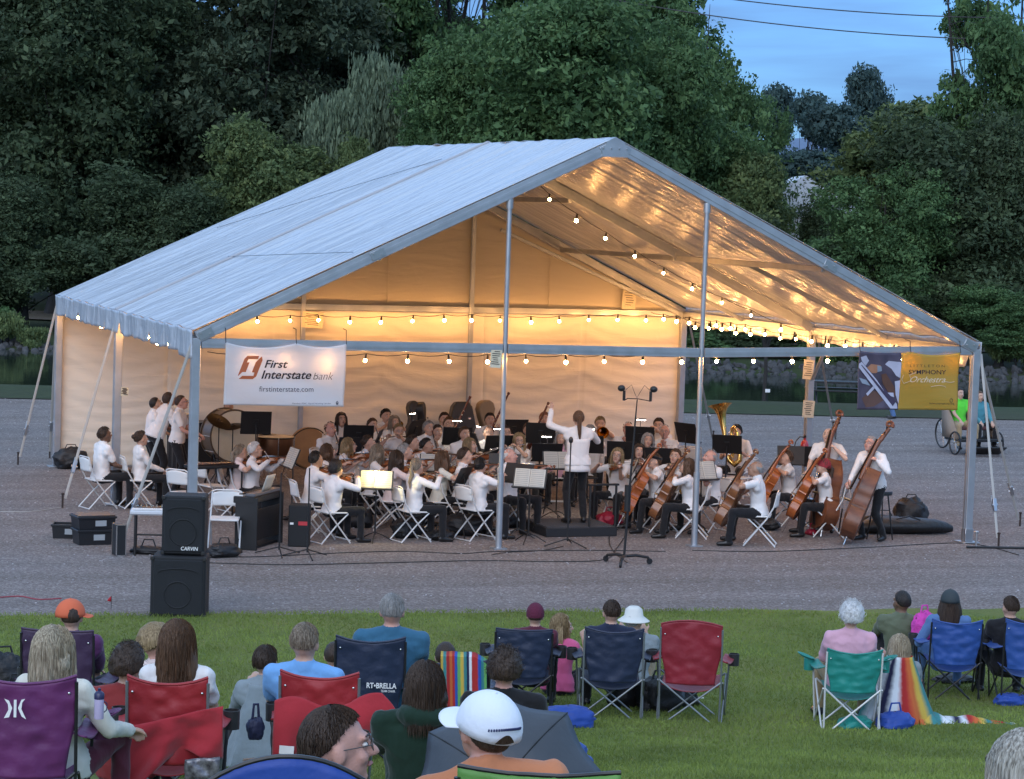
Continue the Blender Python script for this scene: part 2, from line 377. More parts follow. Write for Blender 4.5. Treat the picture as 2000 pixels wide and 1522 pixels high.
# ================================================================ TREES
def leaf_mat(name,c1,c2,c3):
    m=bpy.data.materials.new(name); m.use_nodes=True; nt=m.node_tree; L=nt.links.new; b=nt.nodes['Principled BSDF']
    b.inputs['Roughness'].default_value=.6; b.inputs['Specular IOR Level'].default_value=.2
    a=N(nt,'ShaderNodeAttribute'); a.attribute_name='tone'
    r=N(nt,'ShaderNodeValToRGB'); r.color_ramp.elements[0].color=(*c1,1); r.color_ramp.elements[1].color=(*c3,1); e=r.color_ramp.elements.new(.55); e.color=(*c2,1)
    L(a.outputs['Fac'],r.inputs[0]); L(r.outputs[0],b.inputs['Base Color'])
    t=N(nt,'ShaderNodeBsdfTranslucent'); L(r.outputs[0],t.inputs['Color']); ms=N(nt,'ShaderNodeMixShader'); ms.inputs[0].default_value=.3
    L(b.outputs[0],ms.inputs[1]); L(t.outputs[0],ms.inputs[2]); L(ms.outputs[0],nt.nodes['Material Output'].inputs[0]); return m
ML_dark=leaf_mat('dark_leaf_mat',(.030,.046,.024),(.056,.086,.042),(.10,.14,.066))
ML_mid=leaf_mat('mid_leaf_mat',(0.040,0.080,0.032),(0.084,0.156,0.060),(0.150,0.240,0.090))
ML_light=leaf_mat('light_leaf_mat',(.050,.080,.032),(.105,.150,.060),(.19,.235,.085))
ML_grey=leaf_mat('grey_leaf_mat',(0.070,0.104,0.070),(0.140,0.190,0.120),(0.220,0.280,0.170))
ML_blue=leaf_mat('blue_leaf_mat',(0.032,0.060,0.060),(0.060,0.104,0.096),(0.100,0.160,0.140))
ML_mass=leaf_mat('mass_leaf_mat',(.030,.048,.030),(.060,.088,.052),(.10,.13,.075))
M_bark=mat('bark_mat',(.026,.023,.021),.9,var=.3,vscale=3,bump=1,bscale=8,stretch=(1,1,.25))
def crown_mesh(name,blobs,n,ls,m,seed,clump=.75,sparse=0.0,droop=0.0):
    rs=np.random.RandomState(seed); B=np.array(blobs,float); vol=B[:,3]*B[:,4]*B[:,5]; vol=vol**.75; vol/=vol.sum()
    nc=max(20,int(n/70)); ci=rs.choice(len(B),nc,p=vol); dr=rs.randn(nc,3); dr/=np.linalg.norm(dr,axis=1)[:,None]
    rad=np.where(rs.rand(nc)<.13,1.02+.32*rs.rand(nc),.42+.60*rs.rand(nc)**.6); cc=B[ci,:3]+dr*B[ci,3:6]*rad[:,None]; cr_=clump*(.55+.8*rs.rand(nc)); tone=rs.rand(nc)
    k=rs.randint(0,nc,n); off=rs.randn(n,3); off/=np.linalg.norm(off,axis=1)[:,None]; off*=(rs.rand(n)**.45)[:,None]
    off[:,2]*=.62; P=cc[k]+off*cr_[k][:,None]*1.15
    if droop: P[:,2]-=droop*rs.rand(n)**2
    out=P-B[ci[k],:3]; out/=np.linalg.norm(out,axis=1)[:,None]+1e-6
    nr=out*.6+rs.randn(n,3)*.75+np.array([0,0,.35]); nr/=np.linalg.norm(nr,axis=1)[:,None]
    a=np.cross(nr,rs.randn(n,3)); a/=np.linalg.norm(a,axis=1)[:,None]; b=np.cross(nr,a)
    s=ls*np.clip(np.exp(.42*rs.randn(n)-.05),.35,2.4); 
    if droop: a=a*.4+np.array([0,0,-1.0])
    V=np.zeros((n,4,3),np.float32); V[:,0]=P-a*s[:,None]; V[:,1]=P+b*(s*.48)[:,None]-a*(s*.1)[:,None]; V[:,2]=P+a*s[:,None]; V[:,3]=P-b*(s*.48)[:,None]-a*(s*.1)[:,None]
    me=bpy.data.meshes.new(name); me.vertices.add(n*4); me.vertices.foreach_set('co',V.ravel()); me.loops.add(n*4); me.loops.foreach_set('vertex_index',np.arange(n*4,dtype=np.int32))
    me.polygons.add(n); me.polygons.foreach_set('loop_start',np.arange(0,n*4,4,dtype=np.int32)); me.update(calc_edges=True); me.materials.append(m)
    at_=me.attributes.new('tone','FLOAT','POINT'); tv=np.clip(tone[k]*.6+rs.rand(n)*.4,0,1); at_.data.foreach_set('value',np.repeat(tv,4).astype(np.float32))
    return me,cc
def trunk_mesh(name,h,r,targets,seed,lean=0,multi=1):
    rg=random.Random(seed); mb=MB()
    for q in range(multi):
        a=rg.uniform(0,6.28); base=Vector((.35*q*math.cos(a),.35*q*math.sin(a),-.3)); dx=Vector((rg.uniform(-.08,.08)*(1+q),rg.uniform(-.08,.08)*(1+q),0))
        p=[base+dx*(h*t)+Vector((rg.uniform(-.12,.12),rg.uniform(-.12,.12),0))*(t>0)+Vector((0,0,h*t)) for t in(0,.08,.3,.5,.7,.85,1)]
        mb.tube(p,[r*1.5,r*1.05,r*.85,r*.65,r*.45,r*.28,r*.08],9)
        for tg in targets[q::multi]:
            k=rg.uniform(.25,.8); i=min(5,int(k*6)); s=p[i].lerp(p[i+1],rg.random()); tg=Vector(tg)
            if (tg-s).length<.5: continue
            mid=s.lerp(tg,.5)+Vector((rg.uniform(-.3,.3),rg.uniform(-.3,.3),rg.uniform(-.2,.5))); rr=r*.17*(1-k*.5)
            mb.tube([s,s.lerp(mid,.5)+Vector((0,0,.1)),mid,mid.lerp(tg,.6),tg],[rr,rr*.8,rr*.6,rr*.4,rr*.12],6)
    me_o=mb.build(name,M_bark); me=me_o.data; bpy.data.objects.remove(me_o); return me
KIN={}
def kind(key,blobs,n,ls,m,seed,h,r,clump=.75,droop=0,multi=1,nb=26):
    me,cc=crown_mesh('crown',blobs,n,ls,m,seed,clump,droop=droop)
    idx=np.random.RandomState(seed).choice(len(cc),min(nb,len(cc)),replace=False)
    co=np.zeros(len(me.vertices)*3,np.float32); me.vertices.foreach_get('co',co); co=co.reshape(-1,3)
    KIN[key]=(me,trunk_mesh('trunk',h,r,[tuple(cc[i]) for i in idx],seed,multi=multi),float(np.percentile(co[:,2],99.7)),float(np.percentile(np.hypot(co[:,0],co[:,1]),95)))
# blobs (x,y,z,rx,ry,rz) in metres
def rb(seed,H,W,base,k):      # irregular crown of k blobs
    rg=random.Random(seed); o=[]
    for i in range(k):
        t=rg.random(); z=base+(H-base)*(.12+.8*t); wr=W*math.sin(PI*(.18+.72*t))**.7; a=rg.uniform(0,6.28); q=rg.uniform(.25,.75)*wr
        s=rg.uniform(.26,.42)*W; o.append((q*math.cos(a),q*math.sin(a),z,s,s,s*rg.uniform(.7,.95)))
    return o
kind('tall_dark',rb(1,19,5.8,1.0,30),120000,.115,ML_dark,1,17.5,.5,clump=.85)
kind('tall_mid',rb(2,18,5.4,2,24),95000,.115,ML_mid,2,16.5,.45,clump=.7,nb=34)
kind('tall_gap',rb(22,18,5.8,2,24),88000,.115,ML_mass,12,16.5,.45,clump=.75,nb=44)
kind('round_mid',rb(13,13,5.4,1.2,20),90000,.10,ML_mid,3,11,.4,clump=.7)
kind('round_dark',rb(14,11,4.6,.8,16),70000,.10,ML_dark,4,9,.35,clump=.7)
kind('light',rb(5,8.5,3.0,.6,14),42000,.095,ML_light,5,7,.2,clump=.5)
kind('willow',rb(6,11,3.6,1.5,12),46000,.11,ML_grey,6,9,.3,clump=.6,droop=1.8)
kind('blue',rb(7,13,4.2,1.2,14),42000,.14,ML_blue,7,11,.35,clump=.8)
kind('airy',rb(8,17,4.4,3.5,13),38000,.115,ML_mid,8,16,.20,clump=.6,nb=56,multi=2)
kind('bush',rb(9,3.0,2.0,-.2,8),12000,.09,ML_mid,9,2,.08,clump=.45,nb=8)
kind('reed_bush',rb(10,2.2,1.6,-.2,7),9000,.09,ML_light,10,1.4,.06,clump=.4,nb=8,droop=.4)
def tree(key,px,d,top,wpx,label,rz=None,name='tree',cat='tree',group=None):
    lat=(px-1000)/FPX*d; p=cam2(d,lat); z=mzf(d,lat) if d>84 else .0
    hor=412+.033*(px-1000); h=(hor-top)/FPX*d+CAM.z-z; s=h/KIN[key][2]; sx=(wpx/FPX*d/2)/KIN[key][3]
    o=thing(name,label,cat,(p.x,p.y,z),rz if rz is not None else rnd.uniform(0,6.28),group)
    o.scale=(sx,sx,s)
    c=bpy.data.objects.new('crown',KIN[key][0]); C.objects.link(c); c.parent=o
    t=bpy.data.objects.new('trunk',KIN[key][1]); C.objects.link(t); t.parent=o
    return o
T=[('tall_dark',-60,108,-300,560,'huge dark tree filling the far left edge of the photo'),
('tall_dark',110,100,-200,430,'tall dark tree over the tent roof low left eave'),
('tall_gap',300,110,-260,420,'tall dark tree with bright sky gaps at upper left'),
('tall_dark',200,118,-40,300,'dark tree standing behind the one with sky gaps'),
('tall_gap',470,104,-240,420,'tall gappy tree rising behind the small light green tree'),
('tall_dark',400,120,60,330,'dark tree crown low behind the gappy trees at left'),
('tall_dark',560,122,90,330,'dark crown just behind the drooping grey green willow'),
('tall_gap',640,112,-180,380,'tall leafy tree rising above the grey green willow'),
('airy',800,112,-200,330,'tall open tree with sky between its branches at top centre'),
('airy',900,120,-160,300,'open branched tree against sky left of the great round tree'),
('tall_mid',1150,112,-120,380,'tall tree behind the peak of the great round tree'),
('tall_mid',1235,106,-130,300,'tall cottonwood with ragged branches against the sky right of centre'),
('airy',1350,100,20,190,'open cottonwood reaching its branches right into the blue sky'),
('round_mid',1040,92,-20,480,'great round green tree straight above the tent ridge'),
('round_mid',1215,95,60,340,'round green tree right behind the tent peak'),
('round_mid',870,94,80,300,'round green tree left of the great one above the tent'),
('round_dark',800,97,190,260,'dark rounded tree behind the long roof ridge of the tent'),
('willow',715,98,125,230,'drooping grey green willow above the left roof slope'),
('light',480,93,240,220,'small light green tree standing above the left roof slope'),
('light',585,94,290,230,'pale olive bushy tree right of the small light green tree'),
('light',690,93,275,120,'small brownish olive tree by the rear ridge of the tent'),
('round_dark',215,92,330,300,'dark bushy tree just behind the rear left tent corner'),
('round_dark',350,90,360,240,'dark low tree left of the small light green tree'),
('round_dark',40,91,350,260,'dark low tree with yellowing leaves at far left'),
('round_mid',1400,112,165,230,'mid green tree sloping down right of the cottonwood'),
('round_mid',1395,98,250,240,'rounded green tree above the right roof slope'),
('light',1475,96,305,190,'light green poplar like tree above the right roof slope'),
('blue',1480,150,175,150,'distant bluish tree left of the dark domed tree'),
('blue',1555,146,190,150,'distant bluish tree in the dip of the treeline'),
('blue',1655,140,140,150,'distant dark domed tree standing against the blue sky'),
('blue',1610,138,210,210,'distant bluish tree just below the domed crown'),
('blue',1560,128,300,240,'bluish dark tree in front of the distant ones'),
('round_dark',1570,104,385,150,'dark low tree beside the white building roof'),
('round_dark',1440,92,430,200,'dark low tree hugging the right roof slope'),
('light',1740,108,205,330,'tall pale green tree right of the white building'),
('round_dark',1830,92,235,370,'wide dark green tree behind the right end of the tent'),
('round_mid',1720,90,330,260,'leafy green tree in front of the tall pale green tree'),
('airy',1905,97,-90,240,'tall open tree with bare twigs against the sky at right'),
('airy',1985,103,-110,240,'open tree cut by the right photo edge'),
('round_dark',1975,92,225,270,'dark tree filling the right edge below the open tree'),
('round_dark',1600,90,470,260,'low dark tree behind the right roof slope'),
('round_dark',1350,92,480,280,'low dark tree behind the open right side of the tent'),
('round_dark',1480,90.5,560,260,'low green tree on far shore behind the right tent bay'),
('round_dark',1720,89.5,560,260,'low dark tree on the far shore behind the yellow banner'),
('round_mid',1950,88,560,210,'green shrub tree on the far shore at right edge')]
for k,px,d,tp,wp,lb in T: tree(k,px,d,tp,wp,lb,group='trees behind the stage tent')
for i,(px,d,tp,wp,k) in enumerate([(10,86,610,90,'reed_bush'),(60,85.5,640,70,'reed_bush'),(-20,88,600,120,'bush'),(1600,88.5,650,120,'bush'),(1680,88.5,655,110,'bush'),(1380,88,650,120,'bush'),(1985,87.5,640,110,'reed_bush')]):
    tree(k,px,d,tp,wp,['pale reedy bush at the pond edge far left','small pale reedy bush beside the far left tent strap','dark green bush at the far left photo edge','green bush on far shore behind the right corner post','green bush on far shore just above the yellow banner','green bush on far shore behind rear right post','pale reedy bush on the far shore at right edge'][i],name='bush',cat='bush')
# long undergrowth mass closing the wood
def under():
    bl=[]
    rg=random.Random(5)
    for i in range(150):
        x=rg.uniform(-34,34); d=rg.uniform(128,140); p=cam2(d,x); bl.append((p.x,p.y,rg.uniform(1.5,6.5),2.2,2.2,2.0))
    me,_=crown_mesh('undergrowth',bl,90000,.24,ML_dark,77,clump=1.3)
    o=bpy.data.objects.new('undergrowth',me); C.objects.link(o); tag(o,'dense dark woodland undergrowth closing the view between the tree trunks','undergrowth',kind='stuff')
under()
# young tree by the water with a small sign
p=at(1492,783); o=thing('young_tree','slim young tree on the grass bank seen through the right tent bay','tree',(p.x,p.y,0))
mb=MB(); rg=random.Random(4); mb.tube([(0,0,0),(.02,0,.9),(0,.03,1.5)],[.06,.05,.045],8)
ends=[]
for i in range(9):
    a=i*2.4; e=Vector((math.cos(a)*rg.uniform(.4,1.1),math.sin(a)*rg.uniform(.4,1.1),rg.uniform(2.3,3.2))); ends.append(e); mb.tube([(0,.02,1.2+.05*i),e*.5+Vector((0,0,.9)),e],[.03,.018,.006],5)
mb.build('trunk',M_bark,o)
me,_=crown_mesh('crown',[(e.x,e.y,e.z,.5,.5,.35) for e in ends],2200,.06,ML_mid,3,clump=.25); c=bpy.data.objects.new('crown',me); C.objects.link(c); c.parent=o
M_white=mat('white_paint',(.75,.75,.74),.5); M_black=mat('black_plastic',(.012,.012,.013),.45,bump=.1,bscale=120)
# small label post by the tree
p=at(1498,790); o=thing('tree_label','tiny white label sign on a stake beside the young tree','sign',(p.x,p.y,0))
MB().tube([(0,0,0),(0,0,.32)],.012,6).build('stake',M_black,o); MB().box((0,-.01,.36),(.14,.012,.09),bev=.003).build('plate',M_white,o)
# white building far behind trees
p=cam2(118,(1545-1000)/FPX*118); o=thing('house','white house roof glimpsed between trees above the right roof slope','house',(p.x,p.y,1.0),-YAW)
mb=MB(); mb.box((0,0,2.1),(5,5,4.2)); mb.build('wall',mat('stucco',(.55,.56,.58),.8,var=.08,vscale=2),o,smooth=False)
mb=MB(); mb.prism([(-2.9,4.25),(2.9,4.25),(0,5.9)],5.6); mb.build('roof',mat('pale_roof',(.62,.66,.72),.6,var=.1,vscale=3),o,smooth=False)
for x in(-1.3,1.5):
    f=MB().box((x,-2.53,2.6),(.9,.08,1.2)).build('window',mat('window_glass',(.04,.05,.07),.1),o); MB().box((x,-2.56,2.6),(.06,.04,1.1)).build('mullion',M_white,f)
p=cam2(122,(1645-1000)/FPX*122); o=thing('shed','small pale shed glimpsed right of the white house','shed',(p.x,p.y,1.0),-YAW)
MB().box((0,0,2.4),(1.1,1.1,4.8)).build('wall',MATS['stucco'],o,smooth=False); MB().prism([(-.75,4.8),(.75,4.8),(0,5.4)],1.5).build('roof',MATS['pale_roof'],o,smooth=False)
# two overhead wires
M_wire=mat('wire_mat',(.02,.02,.022),.5)
for (a,b,lb) in (((1200,20),(2200,97),'lower overhead power line crossing the blue sky'),((1200,-15),(2200,52),'upper overhead power line crossing the blue sky')):
    A_=atd(a[0],a[1],95); B_=atd(b[0],b[1],95); mb=MB()
    mb.tube([A_.lerp(B_,t)-Vector((0,0,.5*4*t*(1-t)))+Vector((0,0,.38)) for t in [i/20 for i in range(21)]],.022,5); tag(mb.build('power_line',M_wire),lb,'power line')
# ================================================================ STAGE TENT
TW,TD,TH,TR=12.19,11.36,3.02,5.906; HX=TW/2
def zs(x): return TH+(TR-TH)*(1-abs(x-HX)/HX)      # rafter height at x
M_alu=mat('aluminium_mat',(.42,.44,.47),.42,metal=.75,bump=.05,bscale=60,var=.12,vscale=4)
M_steel=mat('steel_mat',(.45,.46,.48),.35,metal=.9)
def fabric(name,col,rough,trans,kind_):
    m=bpy.data.materials.new(name); m.use_nodes=True; nt=m.node_tree; L=nt.links.new; b=nt.nodes['Principled BSDF']
    b.inputs['Base Color'].default_value=(*col,1); b.inputs['Roughness'].default_value=rough; b.inputs['Specular IOR Level'].default_value=.5
    tc=N(nt,'ShaderNodeTexCoord'); mp=N(nt,'ShaderNodeMapping'); L(tc.outputs['Object'],mp.inputs[0])
    n1=N(nt,'ShaderNodeTexNoise'); n2=N(nt,'ShaderNodeTexNoise'); L(mp.outputs[0],n1.inputs['Vector']); L(tc.outputs['Object'],n2.inputs['Vector'])
    if kind_=='roof': mp.inputs['Scale'].default_value=(.30,1.5,.30); n1.inputs['Scale'].default_value=1.5; n2.inputs['Scale'].default_value=3.0
    else: mp.inputs['Scale'].default_value=(.55,.55,2.6); n1.inputs['Scale'].default_value=1.7; n2.inputs['Scale'].default_value=2.2
    n1.inputs['Detail'].default_value=3; n1.inputs['Distortion'].default_value=.7; n2.inputs['Detail'].default_value=4; n2.inputs['Distortion'].default_value=1.2
    ad=N(nt,'ShaderNodeMath',operation='MULTIPLY_ADD'); L(n2.outputs['Fac'],ad.inputs[0]); ad.inputs[1].default_value=.35; L(n1.outputs['Fac'],ad.inputs[2])
    bp=N(nt,'ShaderNodeBump'); bp.inputs['Strength'].default_value=1; bp.inputs['Distance'].default_value=.10 if kind_=='roof' else .022; L(ad.outputs[0],bp.inputs['Height']); L(bp.outputs[0],b.inputs['Normal'])
    t=N(nt,'ShaderNodeBsdfTranslucent'); t.inputs['Color'].default_value=(*col,1); L(bp.outputs[0],t.inputs['Normal'])
    ms=N(nt,'ShaderNodeMixShader'); ms.inputs[0].default_value=trans; L(b.outputs[0],ms.inputs[1]); L(t.outputs[0],ms.inputs[2]); L(ms.outputs[0],nt.nodes['Material Output'].inputs[0]); return m
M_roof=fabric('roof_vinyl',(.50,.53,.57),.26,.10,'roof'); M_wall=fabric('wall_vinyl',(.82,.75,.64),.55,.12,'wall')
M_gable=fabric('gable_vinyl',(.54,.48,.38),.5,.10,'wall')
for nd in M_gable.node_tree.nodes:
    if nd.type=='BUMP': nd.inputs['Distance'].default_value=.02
tent=thing('frame_tent','large white frame tent sheltering the orchestra, open front, string lights inside','tent',(0,0,0))
def beam(a,b,w_,h_,name,parent=tent,m=None,up=(0,0,1)):
    a=Vector(a);b=Vector(b);d=(b-a).normalized(); x=d.cross(Vector(up)).normalized(); y=x.cross(d); R=Matrix((x,d,y)).transposed()
    mb=MB(); mb.box((a+b)/2,(w_,(b-a).length,h_),rot=R,bev=.008)
    # extruded groove lips
    mb.box((a+b)/2+x*(w_/2+.004),(.010,(b-a).length*.998,h_*.25),rot=R); mb.box((a+b)/2-x*(w_/2+.004),(.010,(b-a).length*.998,h_*.25),rot=R)
    return mb.build(name,m or M_alu,parent,smooth=30)
BW=.13
for iy,y in enumerate((0,TD/2,TD)):
    for x in(0,TW):
        l=beam((x,y,.02),(x,y,TH-.03),.12,.12,'leg',up=(0,1,0)); MB().box((x,y,.01),(.3,.3,.018),bev=.004).box((x,y,.12),(.135,.135,.2),bev=.005).build('base_plate',M_steel,l)
    w_=.11 if iy==0 else .09
    for s in(0,1):
        ex=0 if s==0 else TW; r=beam((ex,y,TH-.02),(HX,y,TR-.02),w_,.17 if iy==0 else .15,'rafter')
        for t in(.02,.42,.98): 
            q=Vector((ex,y-w_/2-.006,TH-.02)).lerp(Vector((HX,y-w_/2-.006,TR-.02)),t); MB().box(q,(.22,.014,.12),rot=Euler((0,(-1 if s==0 else 1)*math.atan2(TR-TH,HX),0)),bev=.004).tube([q+Vector((-.06,-.012,0)),q+Vector((-.06,-.03,0))],.012,6).tube([q+Vector((.06,-.012,0)),q+Vector((.06,-.03,0))],.012,6).build('joint_plate',M_steel,r)
    rp=MB().prism([(-.22,-.20),(.22,-.20),(.14,.02),(0,.09),(-.14,.02)],w_+.03,M=Matrix.Translation((HX,y,TR))); rp.build('ridge_plate',M_alu,tent,smooth=30)
# eave and ridge purlins
for x in(0,TW):
    for k in(0,1): beam((x,TD/2*k+.07,TH-.05),(x,TD/2*(k+1)-.07,TH-.05),.09,.12,'eave_beam')
for t in(.25,.57):
    for s in(1,-1):
        x=HX+s*HX*t
        for k in((0,1) if t>.5 else (1,)): beam((x,TD/2*k+.06,zs(x)-.10),(x,TD/2*(k+1)-.06,zs(x)-.10),.06,.09,'purlin')
for k in(0,1): beam((HX,TD/2*k+.06,TR-.1),(HX,TD/2*(k+1)-.06,TR-.1),.06,.09,'purlin')
for y in(TD*.25,TD*.75):
    for s in(1,-1):
        x=HX+s*HX*.57; ex=HX+s*HX; beam((x,y,zs(x)-.10),(ex,y,TH-.03),.05,.07,'half_rafter')
# front beam in three pieces, gable posts
W1,W2=4.52,7.60
beam((.07,0,TH-.10),(W1-.04,0,TH-.12),.07,.14,'front_beam'); beam((W1+.04,0,TH-.12),(W2-.04,0,TH-.14),.07,.14,'front_beam'); beam((W2+.04,0,TH-.14),(TW-.07,0,TH-.05),.07,.14,'front_beam')
for x in(W1,W2):
    p_=MB(); p_.tube([(x,0,0),(x,0,zs(x)-.12)],.036,12); p_.tube([(x,0,.0),(x,0,1.1)],.048,12); p_.box((x,0,.01),(.2,.2,.018)); p_.tube([(x,0,zs(x)-.25),(x,0,zs(x)-.1)],.055,10)
    for k in range(9): p_.tube([(x,-.05,1.15+k*.32),(x,-.034,1.15+k*.32)],.008,6)
    p_.build('gable_post',M_alu,tent)
# back: beam, mullion posts, wall
beam((.05,TD,TH-.04),(TW-.05,TD,TH-.04),.08,.12,'back_beam')
for x in(TW*.37,TW*.64):
    beam((x,TD-.02,.0),(x,TD-.02,zs(x)-.1),.08,.08,'back_post',up=(0,1,0))
for s in(1,-1): beam((TW-.1 if s>0 else .1,TD-.15,TH-.05),(HX+s*2.2,TD-.15,zs(HX+s*2.2)-.35),.05,.07,'brace')
beam((TW,TD/2-.1,TH-.9),(TW-.0,TD/2-.75,TH-.1),.05,.05,'brace')
def fold(x,z,top):
    k=(x%2.03)/2.03*2-1; w=z+.30*(1-k*k)*(.5+.5*z/3)+.30*noise.noise(Vector((x*.35,z*.5,4))); am=.4+.6*noise.noise(Vector((x*.5,z*.8,9)))
    a=.016*am*math.sin(w*10+2*noise.noise(Vector((x*.8,z,3))))+.005*math.sin(w*23+x*1.5); b=.04*noise.noise(Vector((x*.45,z*1.5,5)))
    return a+b+.025*math.exp(-((k-1)/.03)**2)+.02*math.exp(-((z-2.35)/.05)**2)
mb=MB()
mb.grid(lambda u,v: Vector((TW*u,TD+.07+fold(TW*u,(TH-.12)*v,1),.01+(TH-.12)*v)),260,90); wl=mb.build('back_wall',M_wall,tent,thick=.004)
mb=MB()
def gb(u,v):
    x=.03+(TW-.06)*u; top=zs(x)-.09; z=TH-.09+(top-TH+.09)*v
    return Vector((x,TD+.055+.012*noise.noise(Vector((x*.8,z*.8,3))),z))
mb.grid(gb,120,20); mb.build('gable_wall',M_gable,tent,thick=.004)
for x in(TW*.24,TW*.505,TW*.77): MB().box((x,TD+.03,(TH+zs(x))/2-.1),(.018,.01,zs(x)-TH-.2)).build('wall_seam',M_gable,tent)
# roof skin: two slopes with pleats, hem seams and scalloped valances
def roof_pt(s,t,y):           # t 0 ridge ..1 eave
    x=HX+s*(HX+.05)*t; z=TR+.085-(TR-TH)*t
    bay=min(1,abs(math.sin(PI*(y/(TD/2))))*2.2); 
    pl=.005*math.sin(y*9+2*noise.noise(Vector((x*.4,y,1))))*bay+.026*noise.noise(Vector((x*.30,y*1.6,s*3)))*bay+.006*noise.noise(Vector((x*1.6,y*3.5,s*5)))*bay
    sag=-.09*math.sin(PI*min(1,(y%(TD/2))/(TD/2)))*math.sin(PI*t)*.8
    return Vector((x,y,z+pl+sag))
for s in(-1,1):
    mb=MB(); mb.grid(lambda u,v: roof_pt(s,u,-.06+(TD+.12)*v),110,230); mb.build('roof_panel',M_roof,tent,thick=.005)
    mb=MB()
    def val(u,v):
        y=-.06+(TD+.12)*u; bot=.34+.015*abs(math.sin(y*PI/.62))+(.06 if y<.8 else 0)-.20*max(0,1-abs(((y+.3)%1.24)-.62)/.07)*(noise.noise(Vector((y*.7,1,1)))>-.15)
        e=roof_pt(s,1,y); x=e.x+s*(.02+.022*v*math.sin(y*7+noise.noise(Vector((y,2,3)))*3)*1.0); return Vector((x,y,e.z+.0-bot*v))
    mb.grid(val,420,8); mb.build('valance',M_roof,tent,thick=.004)
mb=MB()
mb.tube([roof_pt(-1,i/30,TD/2)+Vector((0,0,.01)) for i in range(31)],.028,6); mb.tube([roof_pt(1,i/30,TD/2)+Vector((0,0,.01)) for i in range(31)],.028,6)
mb.build('roof_seam',mat('roof_seam_mat',(.33,.34,.37),.5),tent)
mb=MB()
for (x0,y0,x1,y1) in((.5,.3,.42,.48),):
    pass
# diagonal guy wires inside the roof
mb.tube([roof_pt(-1,.55,TD*.95)+Vector((0,0,.02)),roof_pt(-1,.10,TD*.55)+Vector((0,0,.02))],.006,5); mb.tube([roof_pt(-1,.70,TD*.52)+Vector((0,0,.03)),roof_pt(-1,.62,TD*.02)+Vector((0,0,.03))],.006,5)
mb.tube([(HX-.6,TD*.5,TR-.5),(TW-.1,TD*.98,TH)],.006,5); mb.tube([(HX+1.0,TD*.98,TR-.75),(TW-.1,TD*.52,TH)],.006,5)
mb.build('cable',M_steel,tent)
# paper notices
M_paper=mat('paper_mat',(.62,.55,.40),.7,var=.1,vscale=30); M_ink=mat('ink_mat',(.05,.04,.035),.8)
def notice(px,py,y,label,w_=.30,h_=.40,xx=None,z=None,rz=0):
    o=thing('notice',label,'notice',(xx,y,z),rz,'paper notices fixed to the tent')
    MB().box((0,0,0),(w_,.006,h_),rot=Euler((0,.06,0))).build('sheet',M_paper,o,smooth=False)
    mb=MB()
    for k in range(7): mb.box((rnd.uniform(-.02,.02),-.005,h_*.36-k*h_*.11),(w_*rnd.uniform(.4,.75),.002,.012),rot=Euler((0,.06,0)))
    mb.build('text',M_ink,o,smooth=False)
def solve_px(px,y,z0=0,plane_y=True):    # point on vertical plane y=const under picture point
    pass
def aty(px,py,y):
    d=ray(px,py); t=(y-CAM.y)/d.y; return CAM+d*t
def atx(px,py,x):
    d=ray(px,py); t=(x-CAM.x)/d.x; return CAM+d*t
for (px,py,y,lb,w_,h_) in ((1228,583,TD-.02,'small framed notice high on the gable wall',.28,.42),(610,625,TD-.05,'white notice on the back beam left of centre',.4,.3),(968,700,-.02,'white notice tied under the front beam at left gable post',.17,.27),(1578,799,TD/2-.07,'orange lit paper hung on the middle right leg',.22,.30),(1578,722,TD/2-.07,'small white notice above the orange paper on middle right leg',.2,.34),(243,765,TD/2-.08,'small white box on the middle left tent leg',.12,.14)):
    q=aty(px,py,y); notice(0,0,q.y-.02,lb,w_,h_,xx=q.x,z=q.z)
# ---------------------------------------------------------------- guy straps with ratchets and stakes
M_strap=mat('strap_mat',(.42,.40,.37),.8,bump=.2,bscale=200)
def strap(top,bot,label,two=True,name='guy_strap'):
    top=Vector(top);bot=Vector(bot); o=thing(name,label,'guy strap',tuple(bot),0,'ratchet straps holding the tent down')
    t=top-bot; mb=MB(); d=t.normalized(); x=Vector((1,0,0)); x=(x-d*x.dot(d)).normalized(); y=d.cross(x)
    mb.loft([(Vector((0,0,0))+d*.15,x,y,.022,.004),(t*.5,x,y,.022,.004),(t,x,y,.022,.004)],8); mb.build('webbing',M_strap,o)
    mb=MB(); q=t*.22; R=Matrix((x,y,d)).transposed(); mb.box(q,(.06,.05,.20),rot=R,bev=.006); mb.tube([q-x*.05,q+x*.05],.018,8); mb.box(q+y*.05+d*.06,(.05,.02,.18),rot=R,bev=.004); mb.build('ratchet',M_steel,o)
    mb=MB(); mb.tube([(0,0,-.05),(0,0,.22)],.016,8); mb.ell((0,0,.22),(.028,.028,.018)); mb.build('stake',mat('stake_mat',(.05,.035,.03),.6,metal=.5),o)
    return o
g=lambda px,py: at(px,py,0)
strap((-.05,TD,TH-.1),g(35,908),'guy strap running out left from the rear left corner')
strap((-.05,TD,TH-.15),g(97,895),'short guy strap falling close behind the rear left leg')
strap((-.05,TD/2,TH-.1),g(122,992),'guy strap at left from the middle left leg to the gravel')
strap((-.05,0,TH-.1),g(232,1075),'guy strap from front left corner towards the keyboard')
strap((TW+.1,0,TH-.1),g(1950,1070),'guy strap at the far right nearer the front right leg')
strap((TW+.1,.05,TH-.12),g(1992,1028),'outermost guy strap right of the front right leg')
strap((TW+.1,TD/2,TH-.1),g(1632,858),'guy strap behind the bassist from the middle right leg')
strap((TW+.1,TD,TH-.1),g(1393,862),'guy strap behind the tuba from the rear right corner')
